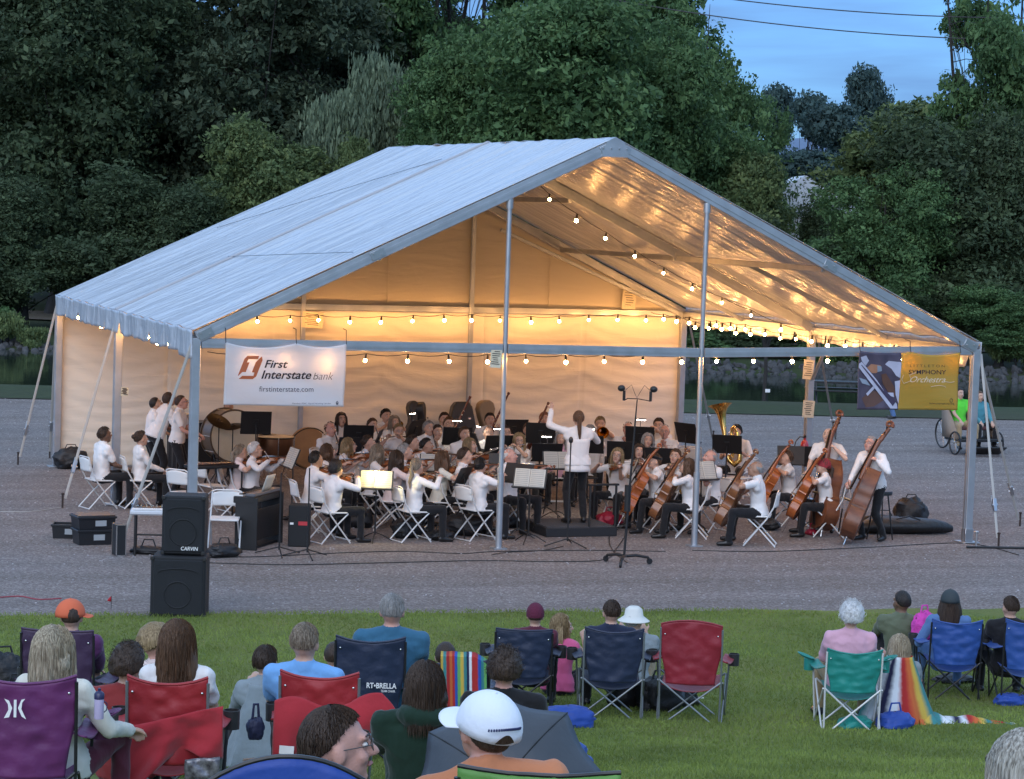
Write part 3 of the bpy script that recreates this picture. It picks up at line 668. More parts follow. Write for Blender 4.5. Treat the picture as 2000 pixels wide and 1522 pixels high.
# ground bars near right leg
o=thing('ground_bar','steel anchor bar lying on gravel by the front right leg','anchor bar',tuple(g(1945,1072)))
MB().tube([(-.45,.1,.02),(.5,-.1,.02)],.018,8).build('bar',M_black,o); MB().tube([(-.3,.08,0),(-.3,.08,.25)],.018,8).ell((-.3,.08,.25),(.035,.035,.02)).build('stake',M_steel,o)
# ---------------------------------------------------------------- string lights
M_bulb=mat('bulb_glow',(1,.8,.5),.3,emit=(1.0,.47,.145),estr=BULB)
M_cord=mat('cord_mat',(.02,.018,.015),.6)
BG=MB().add([v*.031+Vector((0,0,-.09)) for v in iv],ifc).build('bulb',M_bulb); SK=MB().tube([(0,0,.02),(0,0,-.03),(0,0,-.062)],[.012,.019,.017],8).build('socket',M_cord)
BGm,SKm=BG.data,SK.data; bpy.data.objects.remove(BG); bpy.data.objects.remove(SK)
def string(points,label,sag=.03):
    P=[Vector(p) for p in points]; mb=MB(); path=[]; r=thing('string_lights',label,'string lights',(0,0,0),0,'strings of warm bulbs hung in the tent')
    for i in range(len(P)-1):
        for k in range(4): t=k/4; path.append(P[i].lerp(P[i+1],t)-Vector((0,0,sag*4*t*(1-t)))+Vector((0,0,.02)))
    path.append(P[-1]+Vector((0,0,.02))); mb.tube(path,.006,5); mb.build('cord',M_cord,r)
    for p in P[1:-1]:
        b=bpy.data.objects.new('bulb',BGm); C.objects.link(b); b.parent=r; b.location=p; b.scale=(rnd.uniform(.8,1.12),)*3; b.rotation_euler=(rnd.uniform(-.12,.12),rnd.uniform(-.12,.12),rnd.uniform(0,6))
        k=bpy.data.objects.new('socket',SKm); C.objects.link(k); k.parent=b
# back string (just in front of the back wall)
bx=[420]+[441,502,567,622,684,745,807,867,922,977,1037,1092,1150,1207,1262,1321]+[1340]
string([aty(x,(620 if 600<x<1300 else 622)+(0 if i else 4)-4*math.sin(i*PI/5.6)**2,TD-.35) for i,x in enumerate(bx)],'string of warm bulbs along the top of the back wall')
fx=[405,488,556,634,715,797,876,953,1027,1105,1180,1256,1332,1400,1472,1547,1617,1690,1765,1850,1900]
string([aty(x,(690+6*math.sin((x-400)/1500*PI)),.055) for x in fx],'string of warm bulbs hanging under the front beam')
rx=[(1045,352),(1073,381),(1127,420),(1184,456),(1240,491),(1297,525),(1353,555),(1410,583),(1467,608),(1525,634),(1575,648)]
def onslope(px,py,y): return aty(px,py,y)
string([aty(px,py,TD/2-.25) for px,py in rx],'string of warm bulbs descending along the middle right rafter',sag=.02)
string([Vector((TW-.15,TD-.3-i*(TD-.6)/17,TH-.12-.05*abs(math.sin(i*1.1)))) for i in range(18)],'string of warm bulbs along the right eave')
string([Vector((.15,TD-.3-i*(TD-.6)/14,TH-.15-.05*abs(math.sin(i*1.1)))) for i in range(15)],'string of warm bulbs along the left eave')
string([Vector((TW-.9-.0*i,TD-.5-i*.62,TH-.02)) for i in range(9)],'shorter second string of warm bulbs just inside the right eave')
# ================================================================ PEOPLE
def skinm(k):
    c={'fair':(.50,.31,.23),'pale':(.56,.38,.30),'tan':(.38,.22,.15),'brown':(.16,.09,.06),'rosy':(.52,.28,.22)}[k]
    return mat('skin_'+k,c,.5,var=.08,vscale=30,bump=.15,bscale=150,spec=.35)
def cloth(name,c,bump=.9,bs=9,sheen=.15,rough=.85): return mat('cloth_'+name,c,rough,var=.06,vscale=5,bump=bump,bscale=bs,sheen=sheen,spec=.2,stretch=(1,1,.55))
CL=dict(white=cloth('white',(.70,.68,.67)),cream=cloth('cream',(.62,.60,.52)),blush=cloth('blush',(.66,.55,.53)),black=cloth('black',(.013,.013,.015)),
 navy=cloth('navy',(.018,.024,.05)),ltblue=cloth('ltblue',(.16,.36,.66)),teal=cloth('teal',(.035,.12,.20)),green=cloth('green',(.010,.028,.018)),
 red=cloth('red',(.22,.03,.03)),grey=cloth('grey',(.22,.26,.28)),orange=cloth('orange',(.50,.19,.09)),pink=cloth('pink',(.60,.34,.42)),olive=cloth('olive',(.11,.13,.085)),
 denim=cloth('denim',(.09,.17,.34)),maroon=cloth('maroon',(.09,.02,.035)),khaki=cloth('khaki',(.32,.24,.14)),lime=cloth('lime',(.10,.60,.05)),aqua=cloth('aqua',(.06,.22,.27)),purple=cloth('purple',(.10,.03,.10)),hotpink=cloth('hotpink',(.55,.10,.22)),indigo=cloth('indigo',(.05,.04,.18)))
def hairm(k):
    c={'black':((.008,.006,.006),(.03,.024,.02)),'dark':((.022,.013,.009),(.065,.040,.026)),'brown':((.05,.026,.014),(.14,.075,.04)),'blond':((.13,.085,.04),(.36,.26,.14)),
       'ash':((.09,.065,.045),(.34,.28,.21)),'sandy':((.17,.13,.085),(.55,.47,.34)),'grey':((.16,.155,.15),(.38,.37,.36)),'white':((.42,.42,.42),(.72,.72,.72)),'red':((.16,.05,.02),(.34,.13,.05)),'greyblond':((.16,.145,.12),(.55,.52,.46))}[k]
    n='hair_'+k
    if n in MATS: return MATS[n]
    m=bpy.data.materials.new(n); m.use_nodes=True; nt=m.node_tree; L=nt.links.new; b=nt.nodes['Principled BSDF']; b.inputs['Roughness'].default_value=.5; b.inputs['Specular IOR Level'].default_value=.35
    tc=N(nt,'ShaderNodeTexCoord'); mp=N(nt,'ShaderNodeMapping'); mp.inputs['Scale'].default_value=(150,150,9); nz=N(nt,'ShaderNodeTexNoise'); nz.inputs['Scale'].default_value=1; nz.inputs['Detail'].default_value=3
    r=N(nt,'ShaderNodeValToRGB'); r.color_ramp.elements[0].position=.32; r.color_ramp.elements[1].position=.7; r.color_ramp.elements[0].color=(*c[0],1); r.color_ramp.elements[1].color=(*c[1],1)
    bp=N(nt,'ShaderNodeBump'); bp.inputs['Strength'].default_value=.9; bp.inputs['Distance'].default_value=.01
    L(tc.outputs['Object'],mp.inputs[0]); L(mp.outputs[0],nz.inputs['Vector']); L(nz.outputs['Fac'],r.inputs[0]); L(r.outputs[0],b.inputs['Base Color']); L(nz.outputs['Fac'],bp.inputs['Height']); L(bp.outputs[0],b.inputs['Normal'])
    MATS[n]=m; return m
M_shoe=mat('shoe_mat',(.012,.011,.011),.35); M_lip=mat('lip_mat',(.34,.13,.11),.5); M_eye=mat('eye_white',(.6,.58,.55),.3); M_iris=mat('iris_mat',(.02,.014,.01),.2)
M_glassfr=mat('glasses_frame',(.10,.095,.09),.3,metal=.6); M_silver=mat('silver_mat',(.75,.74,.72),.18,metal=1)
def ik(S,T,l1,l2,pole):
    S=Vector(S);T=Vector(T);d=T-S;L=d.length;mx_=(l1+l2)*.995
    if L>mx_: T=S+d*(mx_/L); d=T-S; L=mx_
    if L<abs(l1-l2)+.02: L=abs(l1-l2)+.02
    dn=d.normalized(); a=(l1*l1-l2*l2+L*L)/(2*L); h=math.sqrt(max(0,l1*l1-a*a)); p=Vector(pole); p=(p-dn*p.dot(dn))
    if p.length<1e-5: p=Vector((0,0,1))
    return S+dn*a+p.normalized()*h, T
PENDING=[]
def person(label,loc=None,yaw=0,head=None,headz0=0.0,sit=True,s=1.0,lean=0,side=0,L=None,R=None,Lf=None,Rf=None,hyaw=0,hpitch=0,hroll=0,top='white',bot='black',skin='fair',sleeve='short',
           hair='dark',style='short',fem=False,belly=1.0,glasses=False,eyes=True,vox=.0135,pelz=None,groundz=None,group=None,shoes=True,hood=False,curl=.9,poleL=None,poleR=None,kneeout=.10,bust=0,strands=0,slim=1.0,kp=None):
    pz=pelz if pelz is not None else (.50 if sit else .92)
    P=Vector((0,0,pz)); sp=Euler((-math.radians(lean),math.radians(side),0)).to_matrix()@Vector((0,0,1)); rx=Euler((0,math.radians(side),0)).to_matrix()@Vector((1,0,0)); fy=sp.cross(rx)*-1
    fy=Vector((fy.x,fy.y,fy.z)); 
    if fy.y<0: fy=-fy
    NB=P+sp*.50; HC=NB+(sp*.55+Vector((0,0,.45))).normalized()*.126+fy*.024
    RH=Euler((math.radians(-hpitch),math.radians(hroll),math.radians(hyaw))).to_matrix(); hp=lambda x,y,z: HC+RH@Vector((x,y,z))
    hw=.190 if not fem else .163; hw*=slim
    SL=P+sp*.445-rx*hw; SR=P+sp*.445+rx*hw
    skm=skinm(skin); tm=CL[top]; bm=CL[bot]; mb=MB()
    sec=lambda t,a,b,off=0: (P+sp*t+fy*off,rx,fy,a*slim,b)
    hipw=.165 if fem else .155; wst=.128 if fem else .142
    mb.loft([sec(-.115,.02,.02),sec(-.10,hipw*.8,.10),sec(-.03,hipw,.118*(.5+.5*belly)),sec(.06,hipw*.97,.115*belly)],18,bm,sq=2.3)
    mb.loft([sec(-.05,hipw*1.13,.136*(.5+.5*belly)),sec(.04,hipw*1.10,.130*belly,.01),sec(.14,wst*1.06,.112*belly,.012),sec(.26,.170 if not fem else .148,.114*(.6+.4*belly),.008+bust*.4),sec(.35,.182 if not fem else .158,.112,.004+bust),sec(.42,.168 if not fem else .146,.095,-.004),sec(.455,.125,.078,-.008),sec(.49,.072,.062,-.006)],20,tm,sq=2.4)
    for S_ in(SL,SR): mb.ell(S_+sp*-.016,(.055,.060,.056),m=tm); mb.cap_(NB-sp*.012-fy*.008,S_-sp*.002,.058,.052,12,tm); mb.cap_(P+sp*.37-fy*.005,S_-sp*.03,.095,.060,12,tm); mb.cap_(P+sp*.28,S_-sp*.07,.10,.06,12,tm)
    mb.cap_(NB-sp*.03,HC+RH@Vector((0,-.018,-.05)),.056 if not fem else .047,.050 if not fem else .043,m=skm)
    if top!='white' or not fem: mb.loft([(NB-sp*.012-fy*.0,rx,fy,.084,.076),(NB+sp*.022-fy*.004,rx,fy,.066,.064),(NB+sp*.036-fy*.004,rx,fy,.060,.060)],14,tm)
    if hood: mb.ell(NB+sp*.005-fy*.055,(.15,.095,.075),m=tm)
    # head
    RHm=RH
    mb.ell(hp(0,-.012,.022),(.077,.099,.103),18,12,skm,RHm); mb.ell(hp(0,.026,-.040),(.060,.066,.076),14,10,skm,RHm); mb.ell(hp(0,.066,-.093),(.026,.022,.020),10,6,skm,RHm)
    mb.cap_(hp(0,.086,.022),hp(0,.114,-.018),.010,.0155,8,skm); mb.ell(hp(0,.104,-.024),(.019,.013,.010),8,6,skm,RHm)
    for q in(-1,1):
        mb.ell(hp(q*.079,-.004,-.004),(.0105,.024,.035),10,8,skm,RHm); mb.ell(hp(q*.036,.066,-.026),(.026,.026,.026),8,6,skm,RHm); mb.cap_(hp(q*.012,.090,.032),hp(q*.048,.078,.034),.011,.010,8,skm)
    # arms
    fr={}
    for q,S_,T_,side_ in((-1,SL,L,'L'),(1,SR,R,'R')):
        T_=Vector(T_) if T_ is not None else (Vector((q*.14,.36,.60)) if sit else Vector((q*.24,.06,pz-.10)))
        pole=(poleL if q<0 else poleR) or (q*.5,-.35,-1); E,W=ik(S_,T_,.285,.25,pole); fr[side_]=(E,W)
        if sleeve=='none': mb.cap_(S_,E,.047,.036,m=skm)
        elif sleeve=='short':
            k=S_.lerp(E,.66); mb.cap_(S_,k,.060,.056,m=tm); mb.cap_(S_.lerp(E,.4),E,.043,.037,m=skm)
        else: mb.cap_(S_,E,.060,.048,m=tm)
        d=(W-E).normalized()
        if sleeve=='long': mb.cap_(E,E.lerp(W,.93),.048,.037,m=tm); mb.cap_(E.lerp(W,.8),W,.03,.026,m=skm)
        else: mb.cap_(E,W,.039,.026,m=skm)
        n=Vector((0,0,-1)) if abs(d.z)<.8 else Vector((0,1,0)); n=(n-d*n.dot(d)).normalized(); x=d.cross(n)*q
        # palm + fingers curling towards n, thumb on the inner side
        R3=Matrix((x,d,n)).transposed(); mb.ell(W+d*.045+n*.004,(.040,.050,.017),12,8,skm,R3)
        for j,(fx_,fl) in enumerate(((-.028,.068),(-.010,.076),(.009,.072),(.027,.056))):
            b0=W+d*.078+x*fx_*1.05; a1=curl*(.75+.12*j); f1=d*math.cos(a1)+n*math.sin(a1); f2=d*math.cos(a1*2.1)+n*math.sin(a1*2.1)
            b1=b0+f1*fl*.55; b2=b1+f2*fl*.5; rr=.0095 if vox<.012 else .0115; mb.cap_(b0,b1,rr,rr*.95,8,skm); mb.cap_(b1,b2,rr*.95,rr*.8,8,skm)
        t0=W+d*.022-x*.032; t1=t0-x*.028+d*.028+n*.018; t2=t1+d*.026+n*.018; mb.cap_(t0,t1,.012,.011,8,skm); mb.cap_(t1,t2,.011,.009,8,skm)
    # legs
    for q,F_ in((-1,Lf),(1,Rf)):
        F_=Vector(F_) if F_ is not None else (Vector((q*(.10+kneeout),.42,.085)) if sit else Vector((q*.11,.0,.085)))
        H_=P+Vector((q*.088,0,-.03)); K,A=ik(H_,F_,.43,.42,kp or ((q*kneeout*3,1,.6) if sit else (q*.1,1,0)))
        mb.cap_(H_,K,.088 if not fem else .085,.062,14,bm); mb.cap_(K,A.lerp(K,.05),.062,.050 if bot=='black' else .047,14,bm)
        fd=Vector((q*.2,1,0)).normalized()
        fm=M_shoe if shoes is True else (shoes if shoes else skm)
        mb.cap_(A-fd*.03+Vector((0,0,-.035)),A+fd*.15+Vector((0,0,-.052)),.044,.033,12,fm)
    me=bpy.data.meshes.new('body'); me.from_pydata([tuple(v*s) for v in mb.v],[],mb.f)
    for x in mb.mats: me.materials.append(x)
    ob=bpy.data.objects.new('person',me); C.objects.link(ob)
    rm=ob.modifiers.new('r','REMESH'); rm.mode='VOXEL'; rm.voxel_size=vox*s; sm=ob.modifiers.new('s','SMOOTH'); sm.factor=.5; sm.iterations=4 if vox>.012 else 6
    PENDING.append((ob,mb.mats,[v*s for v in mb.v],mb.f,mb.m))
    # place
    Rz=Matrix.Rotation(yaw,3,'Z')
    if head is not None:
        gz0=groundz or 0.0; hpz=gz0+headz0+HC.z*s; hw_=at(head[0],head[1],hpz); o_=hw_-Rz@(HC*s); loc=Vector((o_.x,o_.y,gz0+headz0))
    ob.location=loc; ob.rotation_euler=(0,0,yaw); tag(ob,label,'person',group)
    # hair / face
    Ms=Matrix.Scale(s,4)
    hb=build_hair(style,hair,HC,RH,strands,sp)
    if hb: hb.xf(Ms); hb.build('hair',hairm(hair),ob)
    if eyes:
        fb=MB()
        for q in(-1,1):
            fb.ell(hp(q*.031,.081,.012),(.0145,.010,.0085),10,6,M_eye,RH); fb.ell(hp(q*.031,.0885,.012),(.0065,.004,.0068),8,6,M_iris,RH)
            fb.cap_(hp(q*.016,.098,.040),hp(q*.048,.086,.040),.0042,.003,6,hairm(hair if hair not in('white','blond') else 'ash'))
        fb.cap_(hp(-.020,.090,-.056),hp(0,.099,-.054),.0045,.0065,6,M_lip); fb.cap_(hp(0,.099,-.054),hp(.020,.090,-.056),.0065,.0045,6,M_lip)
        fb.xf(Ms).build('face_features',None,ob)
    if glasses:
        gb_=MB()
        for q in(-1,1):
            c_=Vector((q*.034,.107,.010)); ring=[hp(c_.x+.024*math.cos(a),c_.y-.004*abs(math.cos(a)),c_.z+.018*math.sin(a)) for a in [i*2*PI/12 for i in range(13)]]; gb_.tube(ring,.0018,5)
            gb_.tube([hp(q*.058,.100,.014),hp(q*.081,.05,.014),hp(q*.083,-.01,.010)],.0018,5)
        gb_.tube([hp(-.010,.109,.014),hp(.010,.109,.014)],.0018,5); gb_.xf(Ms).build('glasses',M_glassfr,ob)
    info=dict(ob=ob,M=Matrix.Translation(loc)@Matrix.Rotation(yaw,4,'Z')@Ms,HC=HC,RH=RH,fr=fr,hp=hp,P=P,NB=NB,s=s,Ms=Ms)
    return info
def hairline(style,cy):
    lo,mid,hi={'bob':(-.6,-.35,.60),'long':(-.6,-.35,.60),'curly':(-.55,-.20,.58),'under':(-.5,-.05,.95),'crop':(-.42,.06,.64),'balding':(-.45,.0,.9)}.get(style,(-.50,-.06,.60))
    return mid+(lo-mid)*min(1,max(0,-cy*1.6)) if cy<0 else mid+(hi-mid)*min(1,(cy/.62)**.8)
def build_hair(style,col,HC,RH,strands,sp):
    if style=='bald0': return None
    hb=MB(); hp=lambda x,y,z: HC+RH@Vector((x,y,z)); seed=rnd.random()*50
    cover={'short':(.18,-.30),'buzz':(.2,-.25),'balding':(.75,-.35),'bob':(.20,-.6),'long':(.20,-.6),'ponytail':(.20,-.35),'bun':(.20,-.35),'curly':(.20,-.55),'under':( .5,-.5),'crop':(.2,-.3)}[style]
    thick={'short':.010,'buzz':.005,'balding':.007,'bob':.020,'long':.020,'ponytail':.010,'bun':.010,'curly':.034,'under':.006,'crop':.006}[style]
    def cap(u,v):
        az=u*2*PI; el=PI/2-v*PI*.80; cx,cy,cz=math.sin(az)*math.cos(el),math.cos(az)*math.cos(el),math.sin(el)
        f=max(0,cy)                       # facing forward
        lim=hairline(style,cy)
        if style in('balding',) and cz>.35 and cy>-.75: lim=1.2
        e=max(-1,min(1,(cz-lim)/.16)); th=thick*(min(1,max(0,e+.15))) -.016*(1 if e<0 else 0)
        nn=noise.noise(Vector((cx*3+seed,cy*3,cz*3)))*.5+.5*noise.noise(Vector((cx*9+seed,cy*9,cz*5)))
        th+=nn*(.004 if style not in('curly',) else .016)*(e>0)
        return hp(cx*(.078+th),-.012+cy*(.100+th),.022+cz*(.104+th))
    hb.grid(cap,36,26)
    X=RH@Vector((1,0,0)); Y=RH@Vector((0,1,0))
    dn=Vector((0,0,-1))
    if style in('bob','long'):
        Ln=.125 if style=='bob' else .30
        def cur(u,v):
            a=PI*(.02+ .96*u)+PI*.0; az=PI/2+a   # from right side round the back to left
            x=math.cos(a); y=-math.sin(a)
            r1=.096+.026*math.sin(v*2.4) if style=='bob' else .102+.030*math.sin(v*2.6); r2=.116+.004*v if style=='bob' else .114-.02*v
            w=1+.07*noise.noise(Vector((u*9+seed,v*2,1)))+.04*noise.noise(Vector((u*30,v*3,seed)))
            z=.03-v*Ln*(1-.12*abs(x)+.05*noise.noise(Vector((u*8,seed,0))))
            b=hp(x*r1*w,-.012+y*r2*w+.012*(1-abs(y)),min(.03,max(z,-.03))); return b+dn*max(0,-.03-z)
        hb.grid(cur,34,14); 
        def cur2(u,v):
            q=cur(u,v); c=hp(0,-.01,0); c.z=q.z; return q.lerp(c,.22)
        hb.grid(cur2,34,14)
    if style=='ponytail':
        p0=hp(0,-.112,.045); hb.ell(p0,(.028,.028,.028)); hb.tube([p0,p0+RH@Vector((0,-.05,-.03)),p0+RH@Vector((0,-.055,-.12)),p0+Vector((0,-.04,-.24)),p0+Vector((.01,-.035,-.34))],[.022,.032,.034,.026,.008],12)
    if style=='bun': hb.ell(hp(0,-.125,.06),(.042,.040,.040),12,8)
    if strands:
        rg=random.Random(strands); n=strands
        Ln={'bob':.17,'long':.36,'short':.04,'ponytail':.05,'curly':.05,'buzz':.02,'under':.03,'balding':.02,'crop':.030}.get(style,.05)
        for i in range(n):
            az=rg.uniform(.85,2*PI-.85) if style in('bob','long') else rg.uniform(0,2*PI); el=rg.uniform(.1,1.5) if style in('bob','long') else rg.uniform(-.4,1.5)
            lm=math.asin(max(-1,min(1,hairline(style,math.cos(az)*math.cos(el)))))
            if style not in('bob','long') and el<lm+.10: continue
            pts=[]; th=thick+rg.uniform(.0,.012 if style!='crop' else .007); e=el; az0=az; zz=None; k=0; segs=7 if Ln>.1 else 4
            tot=(1.5-0)*.0; step=(Ln+.12 if Ln>.1 else Ln*1.3)/segs
            if style=='curly':
                c0=(math.sin(az)*math.cos(el),math.cos(az)*math.cos(el),math.sin(el)); b=hp(c0[0]*.105,-.012+c0[1]*.128,.022+c0[2]*.13); pts=[b+Vector((rg.uniform(-.012,.012),rg.uniform(-.012,.012),rg.uniform(-.012,.012)))*j for j in range(4)]
            else:
                p=None
                for j in range(segs+1):
                    if e>-.05 and p is None or Ln<.1:
                        pts.append(hp(math.sin(az)*math.cos(e)*(.078+th),-.012+math.cos(az)*math.cos(e)*(.100+th),.022+math.sin(e)*(.104+th))); e-=step/.105; az+=rg.uniform(-.05,.05)
                        if Ln<.1 and e<lm+.02: break
                    else:
                        if p is None: p=pts[-1] if pts else hp(0,-.11,.0)
                        out=(p-hp(0,-.01,-.0)); out.z=0; p=p+Vector((0,0,-step))+out.normalized()*rg.uniform(-.004,.005)*(1 if style=='bob' else .6)+Vector((rg.uniform(-.003,.003),rg.uniform(-.003,.003),0))+(Vector((math.sin(j*1.7+az*3),math.cos(j*1.9+az*2),0))*.007 if style=='long' else Vector((0,0,0))); pts.append(p)
            if len(pts)<2: continue
            w=rg.uniform(.0012,.0026)*(2.6 if n<300 else 1)
            for a,b in zip(pts[:-1],pts[1:]):
                if (b-a).length<1e-5: pts=None;break
            if not pts: continue
            hb.tube(pts,[w]*(len(pts)-1)+[w*.3],3,cap=False)
    return hb
def finish_people():
    bpy.context.view_layer.update(); dg=bpy.context.evaluated_depsgraph_get()
    for ob,mats,vs,fs,ms in PENDING:
        ev=ob.evaluated_get(dg); me=bpy.data.meshes.new_from_object(ev,preserve_all_data_layers=False,depsgraph=dg)
        bvh=BVHTree.FromPolygons([tuple(v) for v in vs],[tuple(f) for f in fs]); me.materials.clear()
        for x in mats: me.materials.append(x)
        n=len(me.polygons); c=np.zeros(n*3,np.float32); me.polygons.foreach_get('center',c); c=c.reshape(-1,3); mi=[0]*n
        for i in range(n):
            r=bvh.find_nearest(Vector((float(c[i,0]),float(c[i,1]),float(c[i,2])))); mi[i]=ms[r[2]] if r[2] is not None else 0
        cl=[m.name.startswith('cloth') for m in mats]; vm=[False]*len(me.vertices)
        for i,pl in enumerate(me.polygons):
            if cl[mi[i]]:
                for v_ in pl.vertices: vm[v_]=True
        sd=(n%97)*.7; nv=len(me.vertices); co=np.zeros(nv*3,np.float32); no=np.zeros(nv*3,np.float32); me.vertices.foreach_get('co',co); me.vertices.foreach_get('normal',no); co=co.reshape(-1,3); no=no.reshape(-1,3); dv=np.zeros(nv,np.float32)
        for i in range(nv):
            if vm[i]:
                x,y,z=float(co[i,0]),float(co[i,1]),float(co[i,2]); dv[i]=.013*(.35-abs(noise.noise(Vector((x*7+sd,y*7,z*10+x*5)))))+.004*noise.noise(Vector((x*17,y*17+sd,z*13)))
        me.vertices.foreach_set('co',(co+no*dv[:,None]).astype(np.float32).ravel())
        me.polygons.foreach_set('material_index',mi); me.polygons.foreach_set('use_smooth',[True]*n); me.name='person'
        ob.modifiers.clear(); ob.data=me
def hat(info,name,m,kind_,label=None,m2=None,turn=0,text=None):
    HC,RH=info['HC'],info['RH']; Rt=RH@Matrix.Rotation(math.radians(turn),3,'Z'); hp=lambda x,y,z: HC+Rt@Vector((x,y,z)); mb=MB()
    if kind_=='cap':
        def f(u,v):
            a=u*2*PI; e=PI/2*(1-v)*1.0-.02*v; r=.012; x,y,z=math.sin(a)*math.cos(e),math.cos(a)*math.cos(e),math.sin(e)
            pl=.0018*max(0,math.cos(a*6))**8; return hp(x*(.096+r*.4-pl),-.014+y*(.118+r*.4-pl),.028+z*(.112+r)+(-.012 if v>.97 else 0))
        mb.grid(f,48,14,m)
        def br(u,v):
            a=(u-.5)*2*1.05; rr=v*.075*math.cos(a*1.15)**.5 if abs(a*1.15)<PI/2 else 0; return hp(math.sin(a)*(.098+rr*.45),-.014+math.cos(a)*.119+rr,.030-.25*rr-.018*math.sin(abs(a))**2)
        mb.grid(br,16,6,m); mb.ell(hp(0,-.014,.152),(.007,.007,.005),8,5,m)
    elif kind_=='beanie':
        def f(u,v):
            a=u*2*PI; e=PI/2*(1-v)-.25*v; x,y,z=math.sin(a)*math.cos(e),math.cos(a)*math.cos(e),math.sin(e); r=.014+.002*math.sin(a*30)*(v>.75); return hp(x*(.080+r),-.014+y*(.102+r),.030+z*(.105+r))
        mb.grid(f,60,14,m)
    elif kind_=='sunhat':
        mb.lathe([(0,.15),(.05,.148),(.085,.12),(.098,.05),(.13,.025),(.165,.0),(.163,-.004),(.125,.018),(.09,.04)],28,m,c=HC+RH@Vector((0,-.01,.02)),R=RH)
    elif kind_=='headband': mb.lathe([(.089,.045),(.094,.055),(.093,.085),(.086,.09)],28,m,c=HC+RH@Vector((0,-.012,.0)),R=RH@Matrix.Diagonal((1,1.24,1)))
    o=mb.xf(info['Ms']).build(name,m,info['ob']); 
    if kind_!='beanie':
        sd=o.modifiers.new('t','SOLIDIFY'); sd.thickness=.003
    return o,hp
# ================================================================ INSTRUMENTS AND FURNITURE
def varn(n,c,c2): return mat(n,c,.25,var=0,col2=c2,vscale=5,coat=.35,stretch=(4,1,1))
V_viol=varn('violin_varnish',(.16,.045,.018),(.28,.09,.03)); V_cel=varn('cello_varnish',(.20,.045,.012),(.42,.12,.03)); V_cel2=varn('cello_varnish_brown',(.13,.045,.018),(.26,.10,.035)); V_bass=mat('bass_varnish',(.085,.028,.014),.45,col2=(.20,.068,.028),vscale=5,stretch=(4,1,1),coat=.15)
M_ebony=mat('ebony_mat',(.012,.010,.009),.3); M_brass=mat('brass_mat',(.80,.52,.16),.16,metal=1); M_nickel=M_silver; M_hairw=mat('bow_hair',(.7,.68,.6),.5); M_stick=mat('bow_wood',(.12,.05,.025),.35)
OUT=[(0,0),(.015,.13),(.06,.23),(.14,.283),(.23,.295),(.32,.27),(.385,.222),(.41,.235),(.45,.18),(.52,.163),(.59,.175),(.635,.212),(.66,.20),(.72,.228),(.80,.243),(.88,.225),(.95,.15),(.985,.07),(1,.03)]
OUTB=[(0,0),(.015,.15),(.06,.25),(.14,.305),(.23,.315),(.32,.28),(.385,.225),(.41,.23),(.46,.185),(.53,.175),(.60,.195),(.65,.215),(.72,.205),(.80,.175),(.88,.125),(.95,.07),(1,.035)]
